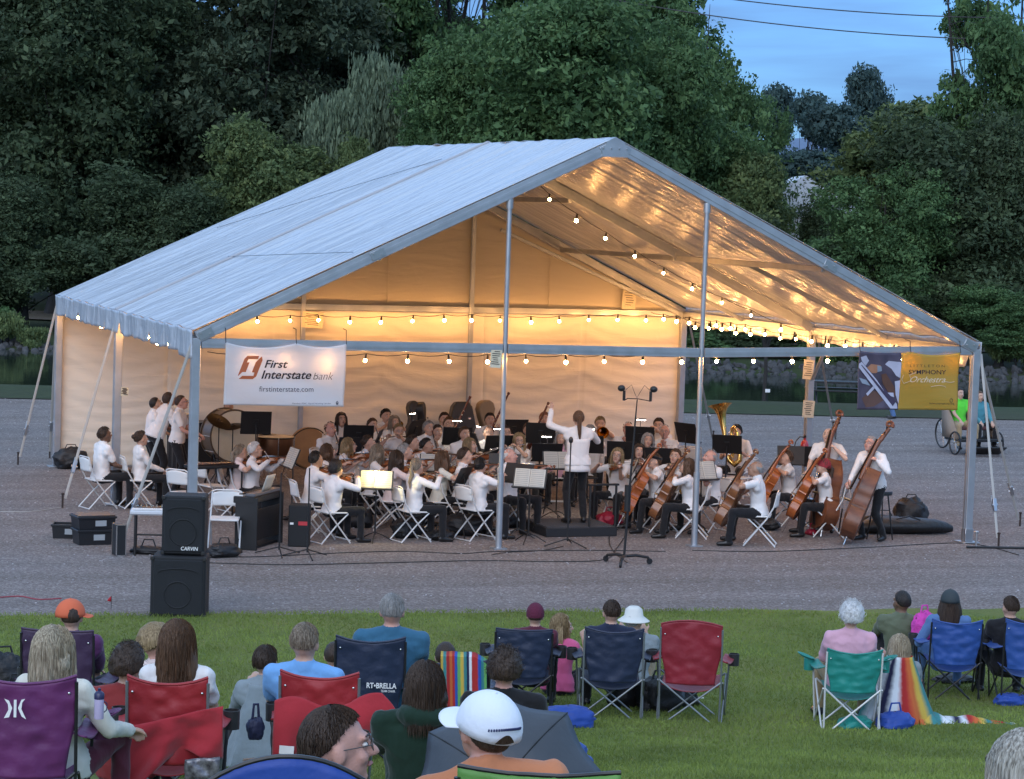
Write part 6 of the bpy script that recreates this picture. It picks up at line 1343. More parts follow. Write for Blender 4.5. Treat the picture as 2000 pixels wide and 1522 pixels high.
# tall microphone stand with two microphones
p=at(1221,1103); o=thing('microphone_stand','tall wheeled microphone stand with a stereo pair of microphones','microphone stand',(p.x,p.y,0),-YAW)
MB().tube([(-.02,0,.10),(.02,0,1.0),(.07,0,2.05),(.085,0,2.32)],[.018,.016,.011,.008],10).build('pole',M_stand,o); MB().tube([(-.0,0,.75),(.0,0,1.12)],.045,10).build('clamp',M_stand,o)
for k in range(3):
    a=k*2*PI/3+.3; l=MB().tube([(0,0,.12),(math.cos(a)*.15,math.sin(a)*.15,.13),(math.cos(a)*.33,math.sin(a)*.33,.10),(math.cos(a)*.36,math.sin(a)*.36,.06)],.022,8).build('leg',M_stand,o); MB().lathe([(.0,-.015),(.04,-.015),(.045,0),(.04,.015),(0,.015)],14,c=(math.cos(a)*.36,math.sin(a)*.36,.045),R=Euler((PI/2,0,a)).to_matrix()).build('caster',M_black,l)
MB().tube([(-.10,0,2.30),(-.05,0,2.33),(.09,0,2.33),(.23,0,2.31),(.27,0,2.30)],.008,6).build('crossbar',M_stand,o)
for x in(-.10,.27): m_=MB().tube([(x,0,2.30),(x,0,2.44)],.020,8).build('microphone',M_stand,o); MB().ell((x+(-.04 if x<0 else .04),0,2.47),(.055,.05,.045)).build('foam',M_black,m_)
MB().tube([(-.08,0,2.45),(0,.02,2.52),(.05,0,2.40),(.08,0,2.34),(.12,0,2.42),(.18,.0,2.52),(.26,0,2.45)],.004,5).build('cable',M_black,o)
# tripod mic stand in front of the conductor
def tripod(px,py,h,label,mic=True):
    p=at(px,py); o=thing('microphone_stand',label,'microphone stand',(p.x,p.y,0),rnd.uniform(0,1)); MB().tube([(0,0,.08),(0,0,h)],[.014,.010],8).build('pole',M_stand,o)
    for k in range(3): a=k*2.09+.2; MB().tube([(0,0,.12),(.36*math.cos(a),.36*math.sin(a),.015)],.010,6).build('leg',M_stand,o)
    if mic: MB().tube([(0,0,h),(0,0,h+.12)],.012,8).ell((0,0,h+.15),(.035,.035,.05)).build('microphone',M_black,o)
tripod(1108,1068,1.42,'black tripod microphone stand right in front of the conductor'); tripod(545,1085,1.15,'black tripod stand in front of the piano',False); tripod(600,1090,1.25,'slim black tripod stand right of the monitor box',False)
# folding chairs without people
for px,py,rz,lb in((438,1075,PI-.3,'empty white folding chair right of the loudspeaker stack'),(365,1020,-.9,'empty white folding chair behind the front left leg'),(1438,985,.5,'empty white folding chair behind the heavy horn player'),(415,1005,-1.3,'empty white folding chair behind the other empty one at left'),(1350,960,-.6,'empty white chair deep between cellists')):
    p=at(px,py); inst('fold',mk_fold,Matrix.Translation(p)@Matrix.Rotation(rz,4,'Z'),lb,'white folding chairs of the orchestra')
# crates
M_crate=mat('crate_plastic',(.014,.015,.018),.4); M_lbl=mat('pale_label',(.30,.33,.35),.6)
def crate(px,py,z0,w_,dp,h_,label,rz=.1,lid=False):
    p=at(px,py); o=thing('storage_crate',label,'crate',(p.x,p.y,z0),rz,'black storage crates')
    mb=MB(); T_=.012
    for c_,s_ in (((0,0,T_/2),(w_*.92,dp*.92,T_)),): mb.box(c_,s_)
    o_=lambda z,k: [(sx*w_/2*k,sy*dp/2*k,z) for sx,sy in((-1,-1),(1,-1),(1,1),(-1,1))]
    vs=o_(0,.92)+o_(h_,1)+o_(h_,.95)+o_(T_,.88); fs=[(i+4*k,(i+1)%4+4*k,(i+1)%4+4*(k+1),i+4*(k+1)) for k in range(3) for i in range(4)]; mb.add(vs,fs); mb.build('tub',M_crate,o,smooth=False)
    r=MB()
    for q in(-1,1): r.box((0,q*dp/2,h_),(w_+.03,.03,.03),bev=.004); r.box((q*w_/2,0,h_),(.03,dp-.034,.03),bev=.004)
    r.build('rim',M_crate,o,smooth=False); MB().box((w_*.1,-dp/2*.975-.004,h_*.55),(.16,.006,.08)).build('label_plate',M_lbl,o)
    if lid: MB().box((0,0,h_+.02),(w_*.98,dp*.98,.02),bev=.005).build('lid',M_crate,o)
crate(180,1062,0,.50,.36,.20,'lower black crate of the stack at far left',.1); crate(181,1061,.205,.54,.40,.18,'upper black crate stacked on the other at far left',.12,True); crate(133,1050,0,.44,.32,.19,'black open crate left of the stacked pair',-.25)
p=at(232,1085); o=thing('flight_case','small upright silver edged case by the keyboard stand','case',(p.x,p.y,0),.1); MB().box((0,0,.22),(.13,.20,.42),bev=.006).build('shell',M_black,o); mb=MB(); [mb.box((x*.065,y*.10,.22),(.014,.014,.44)) for x in(-1,1) for y in(-1,1)]; [mb.box((0,y*.10,z),(.144,.014,.014)) for y in(-1,1) for z in(.01,.43)]; mb.build('edging',M_silver,o)
# soft bags
def bag(loc,r,label,m_,rz=0,handle=True,name='bag',seed=0,grp=None):
    o=thing(name,label,'bag',tuple(loc),rz,grp); mb=MB()
    def f(u,v):
        a=u*2*PI; e=-PI/2+v*PI; x,y,z=math.cos(e)*math.cos(a),math.cos(e)*math.sin(a),math.sin(e); x=math.copysign(abs(x)**.75,x); y=math.copysign(abs(y)**.75,y); k=1+.22*noise.noise(Vector((x*2+seed,y*2,z*2)))+.10*noise.noise(Vector((x*6,y*6+seed,z*6)))
        return Vector((x*r[0]*k,y*r[1]*k,max(-r[2]*.85,z*r[2]*k)+r[2]*.85))
    mb.grid(f,36,22); mb.build('body',m_,o)
    if handle: MB().tube([(-r[0]*.4,0,r[2]*1.65),(-r[0]*.25,0,r[2]*1.65+.10),(r[0]*.25,0,r[2]*1.65+.10),(r[0]*.4,0,r[2]*1.65)],.010,6).build('handle',m_,o)
    MB().tube([(-r[0]*.8,0,r[2]*1.42),(0,.0,r[2]*1.83),(r[0]*.8,0,r[2]*1.42)],.008,5).build('zip',M_stand,o)
    return o
M_nylon=mat('black_nylon',(.012,.012,.014),.55,bump=.8,bscale=14); g_=lambda px,py: at(px,py)
for px,py,r,lb,s_ in((138,915,(.30,.22,.20),'round black bag against the rear left wall corner',1),(437,1088,(.24,.14,.10),'black bag under the empty chair by the loudspeakers',2),(860,1055,(.22,.14,.08),'flat black case at the feet of the ponytail violinist',3),(795,1050,(.24,.16,.16),'black bag beneath the ash blond violinist chair',4),(905,1045,(.30,.20,.17),'black bag beneath the chair by the left gable post',5),(700,1030,(.22,.16,.16),'black bag behind the front left violinist legs',6),(1725,1035,(.34,.22,.13),'black gig bag on the gravel behind the bassist legs',7),(1778,1025,(.26,.22,.24),'black crumpled bag heaped above the long gig bag',8),(1498,1035,(.2,.16,.10),'black bag under the bald cellist chair',9),(290,1082,(.25,.12,.06),'flat black pouch under the keyboard stand',10),(1000,1030,(.2,.14,.13),'black bag right of the left gable post',11)):
    bag(g_(px,py),r,lb,M_nylon,rnd.uniform(-.5,.5),seed=s_,grp='black bags on the gravel')
bag(g_(1190,1030),(.22,.16,.13),'red bag under the long blond violist chair',mat('red_nylon',(.28,.01,.03),.5,bump=.6,bscale=14),.2,seed=12); bag(g_(1585,1045),(.10,.08,.05),'small red pouch under the red capped cellist',MATS['red_nylon'],.2,seed=13)
# long double bass bag lying flat
p=at(1775,1042); o=thing('bass_bag','long shiny black bass bag lying on gravel at right','bag',(p.x,p.y,0),-.12)
MB().loft([((-.85,0,.08),Vector((0,1,0)),Vector((0,0,1)),.10,.06),((-.6,0,.14),Vector((0,1,0)),Vector((0,0,1)),.26,.13),((-.2,.03,.12),Vector((0,1,0)),Vector((0,0,1)),.24,.14),((.15,0,.13),Vector((0,1,0)),Vector((0,0,1)),.28,.12),((.42,0,.12),Vector((0,1,0)),Vector((0,0,1)),.20,.11),((.60,-.02,.10),Vector((0,1,0)),Vector((0,0,1)),.10,.09),((.72,-.02,.08),Vector((0,1,0)),Vector((0,0,1)),.04,.05)],20).build('body',mat('shiny_nylon',(.010,.010,.011),.5,bump=1,bscale=9),o)
MB().tube([(-.3,-.2,.25),(-.1,-.24,.30),(.1,-.2,.24)],.014,6).build('strap',M_nylon,o)
# wicker basket
p=at(452,1000); o=thing('basket','small wicker basket with tall handle left of the piano','basket',(p.x,p.y,0)); wk=mat('wicker',(.20,.13,.08),.7,bump=1,bscale=60); MB().lathe([(.0,.01),(.15,.01),(.18,.16),(.17,.16),(.14,.02)],24).build('bowl',wk,o); MB().tube([(.17*math.cos(a),0,.15+.26*math.sin(a)) for a in [PI*i/14 for i in range(15)]],.010,6).build('handle',wk,o)
# fire extinguisher on the middle right leg
p=aty(1571,880,TD/2-.12); o=thing('fire_extinguisher','red fire extinguisher hanging on the middle right tent leg','fire extinguisher',tuple(p)); mr=mat('extinguisher_red',(.42,.02,.03),.3,coat=.5); MB().lathe([(0,-.24),(.068,-.24),(.072,-.22),(.072,.10),(.055,.16),(.02,.19),(.02,.22)],22).build('cylinder',mr,o); MB().box((0,-.065,-.03),(.10,.02,.14),bev=.004).build('label_plate',M_white,o); MB().box((.0,0,.245),(.03,.05,.04),bev=.004).tube([(0,-.02,.26),(-.04,-.06,.29)],.006,6).build('handle',M_black,o); MB().tube([(0,0,.23),(-.10,0,.24),(-.17,0,.16),(-.20,0,.05)],.010,6).build('hose',M_black,o)
# red marker flag and cables on the gravel
p=at(217,1190); o=thing('marker_flag','tiny red marker flag on the gravel left of the loudspeakers','marker flag',tuple(p)); MB().tube([(0,0,0),(0,0,.16)],.004,5).build('wire',M_stand,o); MB().add([(0,0,.16),(.0,0,.09),(-.05,.0,.10),(-.03,.01,.13)],[(0,1,2,3)]).build('flag',mat('flag_red',(.4,.01,.02),.6),o,thick=.003)
def cable(pts,label,r=.007,m_=M_stand):
    P=[at(px,py)+Vector((0,0,r)) for px,py in pts]; Q=[]
    for i in range(len(P)-1):
        for k in range(6):
            t=k/6; a=P[max(0,i-1)];b=P[i];c=P[i+1];d=P[min(len(P)-1,i+2)]; Q.append(.5*((2*b)+(c-a)*t+(2*a-5*b+4*c-d)*t*t+(3*b-a-3*c+d)*t**3))
    tag(MB().tube(Q+[P[-1]],r,6).build('cable',m_),label,'cable',None)
cable([(330,1095),(420,1090),(520,1088),(640,1082),(780,1078),(900,1082),(975,1078),(1150,1076),(1300,1078)],'long black cable running along the front of the stage'); cable([(400,1100),(560,1104),(760,1100),(940,1096),(1080,1098),(1180,1094),(1206,1070),(1225,1040)],'black cable nearest the viewer that bends up by the microphone stand'); cable([(1100,1068),(1060,1076),(990,1080),(960,1085)],'short black cable from the conductor microphone stand'); cable([(1352,1076),(1500,1078),(1700,1070),(1885,1062),(1990,1085)],'black cable from the right gable post to the right edge'); cable([(1225,1100),(1200,1080),(1190,1060),(1192,1035)],'black cable rising from the wheeled stand into the orchestra'); cable([(0,1000),(60,1000),(118,992)],'pale thin cord along gravel at the left guy strap',.006,M_strap)
cable([(0,1168),(40,1166),(75,1172),(120,1170)],'faint red string lying on gravel at far left',.008,mat('red_string',(.30,.05,.07),.7))
# picnic table on the bank, person legs behind the banner
p=at(1640,786); o=thing('picnic_table','dark low picnic table on the far grass bank','table',(p.x,p.y,0),-YAW); MB().box((0,0,.55),(1.8,.6,.05),bev=.01).build('table_top',M_black,o)
for y in(-.6,.6): MB().box((0,y,.34),(1.8,.24,.04),bev=.01).build('bench',M_black,o)
for x in(-.7,.7): MB().tube([(x,-.6,0),(x,-.3,.53)],.03,6).tube([(x,.6,0),(x,.3,.53)],.03,6).tube([(x,-.6,.32),(x,.6,.32)],.025,6).build('leg_frame',M_black,o)
person('distant person in blue jeans standing behind the yellow banner',head=None,loc=tuple(at(1745,818)),yaw=1.2,sit=False,top='navy',bot='denim',sleeve='long',eyes=False,vox=.02)
# three wheeled rickshaw with two people
p=at(1885,884); p.z=0; rz=PI-YAW+.25+.1; o=thing('cargo_trike','three wheeled pedal rickshaw parked on the gravel at right','tricycle',tuple(p),rz)
def wheel(x,y,R_,par):
    Rm=Matrix.Rotation(PI/2,3,'Y'); wg=MB().lathe([(R_-.02,-.02),(R_,-.012),(R_,.012),(R_-.02,.02),(R_-.03,0),(R_-.02,-.02)],28,c=(x,y,R_),R=Rm).build('wheel',M_black,par); mb=MB(); [mb.tube([(x,y,R_),(x,y+math.cos(a)*(R_-.02),R_+math.sin(a)*(R_-.02))],.003,4) for a in [i*PI/7 for i in range(14)]]; mb.tube([(x-.04,y,R_),(x+.04,y,R_)],.02,8); mb.build('spokes',M_silver,wg)
wheel(-.52,.45,.25,o); wheel(.52,.45,.25,o); wheel(0,-1.0,.33,o)
mcar=mat('trike_wood',(.26,.20,.15),.6,var=.1,vscale=5); MB().box((0,.32,.32),(1.0,.75,.06),bev=.01).build('floor',M_black,o); MB().box((0,.10,.55),(.96,.40,.08),bev=.02).build('seat',mat('trike_seat',(.12,.05,.05),.7),o)
for q in(-1,1): MB().add([(q*.50,.55,.34),(q*.50,-.12,.34),(q*.50,-.20,1.02),(q*.50,.05,.98),(q*.50,.45,.55)],[(0,1,2,3,4)]).build('side_panel',mcar,o,thick=.03)
MB().box((0,-.16,.78),(.96,.05,.50),bev=.01).build('backrest',mcar,o); MB().tube([(0,-.2,.30),(0,-.6,.34),(0,-1.0,.33)],.025,8).tube([(0,-.6,.34),(0,-.75,.85)],.02,8).build('frame',M_black,o); MB().tube([(-.28,-.40,1.05),(0,-.30,1.0),(.28,-.40,1.05)],.014,6).build('handlebar',M_black,o); MB().box((0,.85,.12),(.85,.35,.03),rot=Euler((.5,0,0)),bev=.005).build('footboard',M_black,o); MB().ell((0,-.80,.88),(.09,.13,.04)).build('saddle',M_black,o)
Mt=Matrix.Translation(p)@Matrix.Rotation(rz,4,'Z')
def trk(lx,label,**k):
    q=Mt@Vector((lx,.08,.12)); return person(label,loc=tuple(q),yaw=rz,pelz=.53,vox=.016,**k)
trk(.25,'passenger in a neon green shirt and shorts in the rickshaw',top='lime',bot='khaki',hair='black',style='short',s=1.0); trk(-.24,'passenger with a turquoise blanket riding in the rickshaw',top='aqua',bot='black',hair='brown',style='short',s=.95,sleeve='long')
# ================================================================ AUDIENCE
def nyl(n,c,tr=.12): return mat('nylon_'+n,c,.55,var=.10,vscale=4,bump=1,bscale=5,trans=tr,sheen=.1)
NY=dict(purple=nyl('purple',(.13,.022,.115)),plum=nyl('plum',(.045,.02,.06)),red=nyl('red',(.34,.018,.025)),crimson=nyl('crimson',(.26,.014,.028)),navy=nyl('navy',(.012,.022,.055)),blue=nyl('blue',(.02,.075,.30)),royal=nyl('royal',(.015,.06,.32)),teal=nyl('teal',(.01,.24,.20)),green=nyl('green',(.12,.30,.06)),dark=nyl('dark',(.02,.02,.022)))
M_fg=mat('frame_grey',(.22,.24,.25),.35,metal=.5); M_fk=mat('frame_black',(.012,.012,.014),.4)
def camp(px,d,col,label,frame=None,top='sag',w=.54,h=.92,rz=0,cup=None,trim=False,group='camp chairs on the lawn',arms=True,loc=None,arc=None,want=None):
    fr=frame or M_fg; m_=NY[col]; p=loc or ong(px,d)
    if want is not None:
        k_=(Vector(p)-CAM).dot(FF); h=max(.70,min(1.12,atd(px,want,k_).z-p.z))
    o=thing('camp_chair',label,'camp chair',tuple(p),-YAW+rz,group); hw=w/2
    sgn={'sag':-1,'arch':1,'flat':-.3}[top]
    def back(u,v):
        q=2*u-1; wd=hw*(1.0-.20*math.sin(PI*min(1,(1-v)*1.05))**1.5*(v<.6) -.0); wd=hw*(.80+.20*min(1,v/.55)**1.5); z=.40+(h-.40)*v+sgn*(.10 if col=='royal' else .045)*(1-q*q)*v**3; y=-.25-.06*v-.055*(1-q*q)*(1-.6*v)+.010*noise.noise(Vector((u*5,v*5,px)))+.012*abs(noise.noise(Vector((u*4+v*5,v*2.5-u*3,px+5))))+.010*noise.noise(Vector((u*3-v*7,v*4+u*4,px+9)))
        return Vector((q*wd,y,z))
    MB().grid(back,30,30).build('backrest',m_,o,thick=.006)
    MB().grid(lambda u,v: Vector(((2*u-1)*(hw-.02),-.25+.50*v,.42-.09*(1-(2*u-1)**2)*math.sin(PI*(.25+.65*v))-.03*(1-v))),16,12).build('seat',m_,o,thick=.006)
    hem=MB(); 
    q_=[back(i/16,1) +Vector((0,0,.004)) for i in range(17)]; hem.tube(q_,.009 if not trim else .007,6); hem.build('hem',M_fk if trim else m_,o)
    for q in(-1,1):
        MB().tube([(q*hw*.98,-.24,.0),(q*hw*1.0,-.26,.45),(q*hw*1.0,-.312,h-.03)],.0095,8,fr).box((q*hw*.98,-.24,.012),(.035,.035,.02),M_black).build('back_pole',None,o)
        MB().tube([(q*(hw+.02),.26,.0),(q*(hw+.06),.25,.60)],.0095,8).build('front_pole',fr,o)
        MB().tube([(q*hw,-.262,.43),(-q*hw*.82,-.238,.01)],.009,8).build('back_brace',fr,o)
        MB().tube([(q*(hw+.02),.27,.43),(-q*hw*.82,.262,.01)],.009,8).build('front_brace',fr,o)
        MB().tube([(q*(hw+.015),-.25,.43),(q*(hw+.03),.26,.02)],.009,8).tube([(q*(hw+.03),.25,.43),(q*(hw+.012),-.25,.02)],.009,8).build('side_brace',fr,o)
        if arms:
            a=MB().grid(lambda u,v: Vector((q*(hw+.005+.055*v+ (u-.5)*.10),-.27+.52*v,.64-.03*v-.035*math.sin(PI*v)+.012*math.cos(PI*u))),6,12).build('armrest',m_,o,thick=.01)
            MB().lathe([(.045,-.11),(.048,-.11),(.05,0),(.046,.004)],18,c=(q*(hw+.10),.22,.63)).lathe([(0,-.10),(.045,-.11)],18,c=(q*(hw+.10),.22,.63)).build('cup_holder',NY['dark'] if cup is None else NY[cup],a,thick=.003)
            if cup: MB().lathe([(.05,0),(.085,.015),(.09,.02),(.085,.024),(.05,.008)],20,c=(q*(hw+.14),.20,.64),R=Euler((0,-q*.35,0)).to_matrix()).build('tray',m_,a)
    for x in(-hw*.86,hw*.86): MB().ell((x,-.318,h-.09),(.008,.006,.008),8,5).build('rivet',M_silver,o)
    return o
AUD=[]
def sitter(px,d,label,want=None,chair=True,rz=0,dx=0,low=None,**k):
    loc=ong(px,d); pz=.45 if chair else .14
    if low is not None: pz=low
    lean=k.pop('lean',-8 if chair else 6); s_=k.get('s',1.0)
    if want is not None:
        k_=(loc-CAM).dot(FF)+.05; tz=atd(want[0],want[1],k_).z-loc.z; hr=.50*math.cos(math.radians(lean))+.138+.128; npz=tz/s_-hr
        lo_,hi_=((.38,.66) if chair and low is None else (.13,.45))
        if npz<lo_: k['s']=s_=max(.86*s_,s_*tz/((lo_+hr)*s_)); npz=lo_
        pz=min(hi_,npz)
    if not chair and low is None: k.setdefault('Lf',(.16,.34,.07)); k.setdefault('Rf',(-.16,.30,.07)); k.setdefault('kp',None); k.setdefault('kneeout',.22)
    k.setdefault('eyes',False)
    i=person(label,loc=tuple(loc),yaw=-YAW+rz,pelz=pz,lean=lean,vox=k.pop('vox',.0088),group='audience members seated on the lawn',**k)
    t=i['M']@(i['HC']+Vector((0,0,.12))); AUD.append((label,[round(x) for x in pix(t)],want)); return i
# --- left block
c=camp(56,13.8,'purple','big purple camp chair with white logo cut by the left edge',want=1295,w=.55,h=.99,frame=M_fk,rz=.10,cup='purple')
# emblem: three white strokes
mb=MB(); 
for pts in ([(-.055,.05),(-.03,.04),(-.012,.0),(-.028,-.05),(-.055,-.055),(-.032,-.01),(-.035,.02)],[(-.004,.045),(.010,.045),(.010,-.05),(-.004,-.05)],[(.055,.05),(.035,.045),(.018,.0),(.038,-.045),(.062,-.06),(.036,-.005),(.040,.03)]):
    mb.add([Vector((x-.045,-.372,z+.80)) for x,z in pts],[tuple(range(len(pts)))])
mb.build('emblem',M_white,c,smooth=False)
i=sitter(112,14.0,'woman with a blond grey bob in a cream jacket, purple chair',(125,1215),rz=-.25,hyaw=-18,fem=True,hair='sandy',style='bob',strands=1500,top='cream',bot='maroon',sleeve='long',R=(.30,.30,.55),s=1.03,shoes=False)
p=ong(192,13.2); o=thing('water_bottle','lilac water bottle with dark lid on the purple armrest','bottle',(p.x,p.y,p.z+.72)); o.scale=(.66,)*3; MB().lathe([(0,0),(.036,0),(.038,.01),(.038,.15),(.036,.16)],20).build('body',mat('bottle_lilac',(.42,.36,.52),.25),o); MB().lathe([(.040,.16),(.041,.20),(.030,.215),(.012,.225),(.012,.245),(0,.245)],20).build('lid',mat('lid_navy',(.02,.02,.07),.35),o); MB().tube([(.04,-.0,.05),(.062,0,.07),(.062,0,.12),(.04,0,.14)],.005,6).build('loop',MATS['lid_navy'],o)
camp(128,19.6,'plum','dark plum camp chair behind the blond woman',want=1215,w=.56,h=.94,frame=M_fk,rz=-.05,top='flat')
i=sitter(140,19.8,'person in an orange cap in the dark plum chair',(140,1165),hair='dark',style='under',top='purple',sleeve='long'); hat(i,'cap',mat('cap_orange',(.62,.13,.055),.8),'cap',turn=-50)
c=camp(336,15.0,'red','left red camp chair with red cloth draped behind',want=1300,w=.47,h=.93,rz=.03)
i=sitter(346,15.25,'woman with long brown hair and white tee in left red chair',(350,1203),fem=True,hair='brown',style='long',strands=1700,top='white',hyaw=-12,s=1.02)
i=sitter(252,15.6,'dark haired person in a dark red shirt between the chairs',(252,1250),low=.30,hair='dark',style='curly',strands=500,top='red',sleeve='long',bot='maroon',belly=1.25,slim=1.15,hyaw=-20)
i=sitter(306,17.2,'curly blond person mostly hidden behind the brown haired woman',(306,1212),fem=True,hair='blond',style='curly',top='blush',hyaw=-70,eyes=True,sleeve='short',skin='rosy')
i=sitter(516,18.6,'dark haired child wrapped in a grey blanket on the grass',(517,1257),chair=False,hair='dark',style='short',strands=500,fem=True,top='grey',bot='grey',sleeve='long',hyaw=-14,s=1.0)
def drape(o_name,label,fn,m_,cat='blanket',nu=30,nv=24,attr=False,group=None,thick=.006):
    mb=MB().grid(fn,nu,nv); o=mb.build(o_name,m_,thick=0); 
    if attr:
        at_=o.data.attributes.new('u','FLOAT','POINT'); at_.data.foreach_set('value',[ (k%(nu+1))/nu for k in range((nu+1)*(nv+1))])
    sm=o.modifiers.new('thickness','SOLIDIFY'); sm.thickness=thick; tag(o,label,cat,group); return o
def local(p,rz): return Matrix.Translation(p)@Matrix.Rotation(rz,4,'Z')
M_greyb=mat('grey_blanket_mat',(.20,.24,.26),.95,var=.08,vscale=10,bump=.8,bscale=9,sheen=.3)
Mg=local(ong(516,18.6),-YAW)
def cone(M_,r0,r1,z0,z1,cy=0,seed=0,a0=0,a1=2*PI,fl=.05,sq=.72):
    def f(u,v):
        a=a0+(a1-a0)*u; r=r0+(r1-r0)*(v**1.15); r*=1+fl*2.2*math.sin(a*6+seed+2*noise.noise(Vector((a,v,seed))))*v+.06*noise.noise(Vector((u*5,v*3,seed))); return M_@Vector((r*math.cos(a),cy+r*sq*math.sin(a),z0+(z1-z0)*v))
    return f
drape('blanket','grey blanket wrapped round the seated child',cone(Mg,.11,.31,.66,.02,.0,3),M_greyb)
c=camp(632,15.9,'red','right red camp chair with red jacket draped on it',want=1292,w=.49,h=.95,rz=-.03)
i=sitter(594,16.2,'man with short grey brown hair in light blue shirt',(594,1205),hair='ash',style='crop',strands=1200,top='ltblue',hyaw=-6,s=1.06,belly=1.1,rz=-.05)
sitter(650,20.6,'small dark haired head between the red and navy chairs',(650,1250),chair=False,hair='dark',style='short',top='navy',s=.95,fem=True)
# red cloths draped over the two red chairs
M_redc=mat('red_cotton',(.36,.018,.028),.9,var=.08,vscale=6,bump=.8,bscale=6,sheen=.3)
M1=local(ong(336,15.0),-YAW+.03)
def rc1(u,v):
    q=2*u-1; x=q*.29+.04; z=.70+.07*q-.27*v-.05*math.sin(u*8)*v; y=-.335-.045*math.sin(u*13+v*4)*v-.02*noise.noise(Vector((u*6,v*4,2)))-.02*math.sin(u*6)-.02*(1-v); 
    if u<.3: x-=.10*v*(1-u/.3); z-=.20*v*(1-u/.3)
    return M1@Vector((x,y,z))
drape('red_cloth','red cloth draped low across the back of the left red chair',rc1,M_redc,'cloth',44,20)
M2_=local(ong(632,15.9),-YAW-.03)
def rc2(u,v):
    q=2*u-1; x=q*.33+.06; z=.76+.03*math.sin(u*9)-.34*v-.03*math.sin(u*17)*v-.02*math.sin(u*20)*v+.05*math.sin(q*2)*v; y=-.34-.05*math.sin(u*11+v)*v-.03*math.sin(v*PI); 
    if u>.7: x+=.10*math.sin(v*PI)*(u-.7)/.3; z+=.06*(u-.7)/.3
    return M2_@Vector((x,y,z))
drape('red_jacket','red jacket draped across the back of the right red chair',rc2,M_redc,'jacket',44,20)
o=tag(MB().box(M2_@Vector((-.18,-.42,.47)),(.09,.012,.05),rot=Euler((0,.05,-YAW))).build('tag_card',M_white),'small white tag pinned to the red jacket','tag')
o=thing('program_bag','clear bag holding papers behind the left red chair','bag',tuple(M1@Vector((.22,-.40,.24))),-YAW); MB().grid(lambda u,v: Vector(((u-.5)*.20,.01*math.sin(u*9+v*5),.10+.12*v+.02*u)),10,6).build('pouch',mat('foil_print',(.30,.30,.32),.25,col2=(.06,.05,.06),vscale=30,metal=.3),o,thick=.02); MB().box((.02,-.012,.055),(.13,.012,.09),rot=Euler((0,.12,0))).build('paper',mat('pale_blue_paper',(.45,.56,.66),.7),o)
p=ong(492,15.9); bag(p+Vector((0,0,.0)),(.17,.12,.13),'tan and red trimmed cooler bag between the red chairs',mat('tan_bag',(.36,.26,.20),.7,bump=.3),.1,seed=21); bag(p+Vector((.05,.1,.42)),(.055,.045,.075),'little navy pouch hanging between the red chairs',mat('navy_pouch',(.015,.02,.06),.6),.1,seed=22)
p=ong(455,19); bag(p,(.16,.12,.17),'black bag on the grass left of the grey blanket',M_nylon,.3,seed=23)
for px,dd_,r,lb,s_ in((8,21,(.20,.15,.22),'black bag at the left edge of the lawn',24),(32,20.2,(.15,.15,.16),'smaller black bag beside it at the left edge',25)): bag(ong(px,dd_)+Vector((0,0,.30 if s_==24 else .22)),r,lb,M_nylon,.1,seed=s_)
for px,dd_,z_,lb in ((8,21,.30,'dark folding stool under the left edge bag'),(32,20.2,.22,'dark low stool under the smaller left edge bag')):
    o=thing('stool',lb,'stool',tuple(ong(px,dd_)),.2); MB().box((0,0,z_-.015),(.34,.30,.03),bev=.008).build('seat',M_black,o); [MB().tube([(x,y,0),(-x*.6,y,z_-.03)],.010,6).build('leg',M_stand,o) for x in(-.15,.15) for y in(-.12,.12)]
# navy chair with lettering and teal man
c=camp(724,19.8,'navy','navy camp chair with white lettering, grey haired man in it',want=1228,w=.54,h=1.03,frame=M_fk,rz=.02,top='sag')
t=text_mb('RT•BRELLA',.042,.23,.02,0); t.v=[Vector((v.x-.02,-.368,v.z+.66)) for v in t.v]; t.build('lettering',M_white,c,smooth=False); t=text_mb('TEAM CHAIR',.018,.11,.01,0); t.v=[Vector((v.x+.09,-.366,v.z+.63)) for v in t.v]; t.build('lettering',M_white,c,smooth=False)
sitter(762,19.9,'grey haired man in teal shirt in the navy lettered chair',(762,1150),hair='grey',style='crop',strands=1200,top='teal',skin='rosy',sleeve='short',s=1.12,belly=1.15,slim=1.12)
i=sitter(828,14.2,'long haired person in a dark green hoodie on the grass',(828,1283),low=.26,hair='dark',style='bob',strands=1300,top='green',bot='green',sleeve='long',hood=True,s=1.05,slim=1.2,Lf=(.1,.45,.08),Rf=(-.1,.45,.08))
sitter(868,20.8,'small dark haired head behind the striped blanket chair',(868,1250),chair=False,hair='dark',style='short',top='navy',s=1.0)
camp(880,20.2,'navy','low navy camp chair under the striped blanket',want=1272,w=.62,h=.84,frame=M_fk)
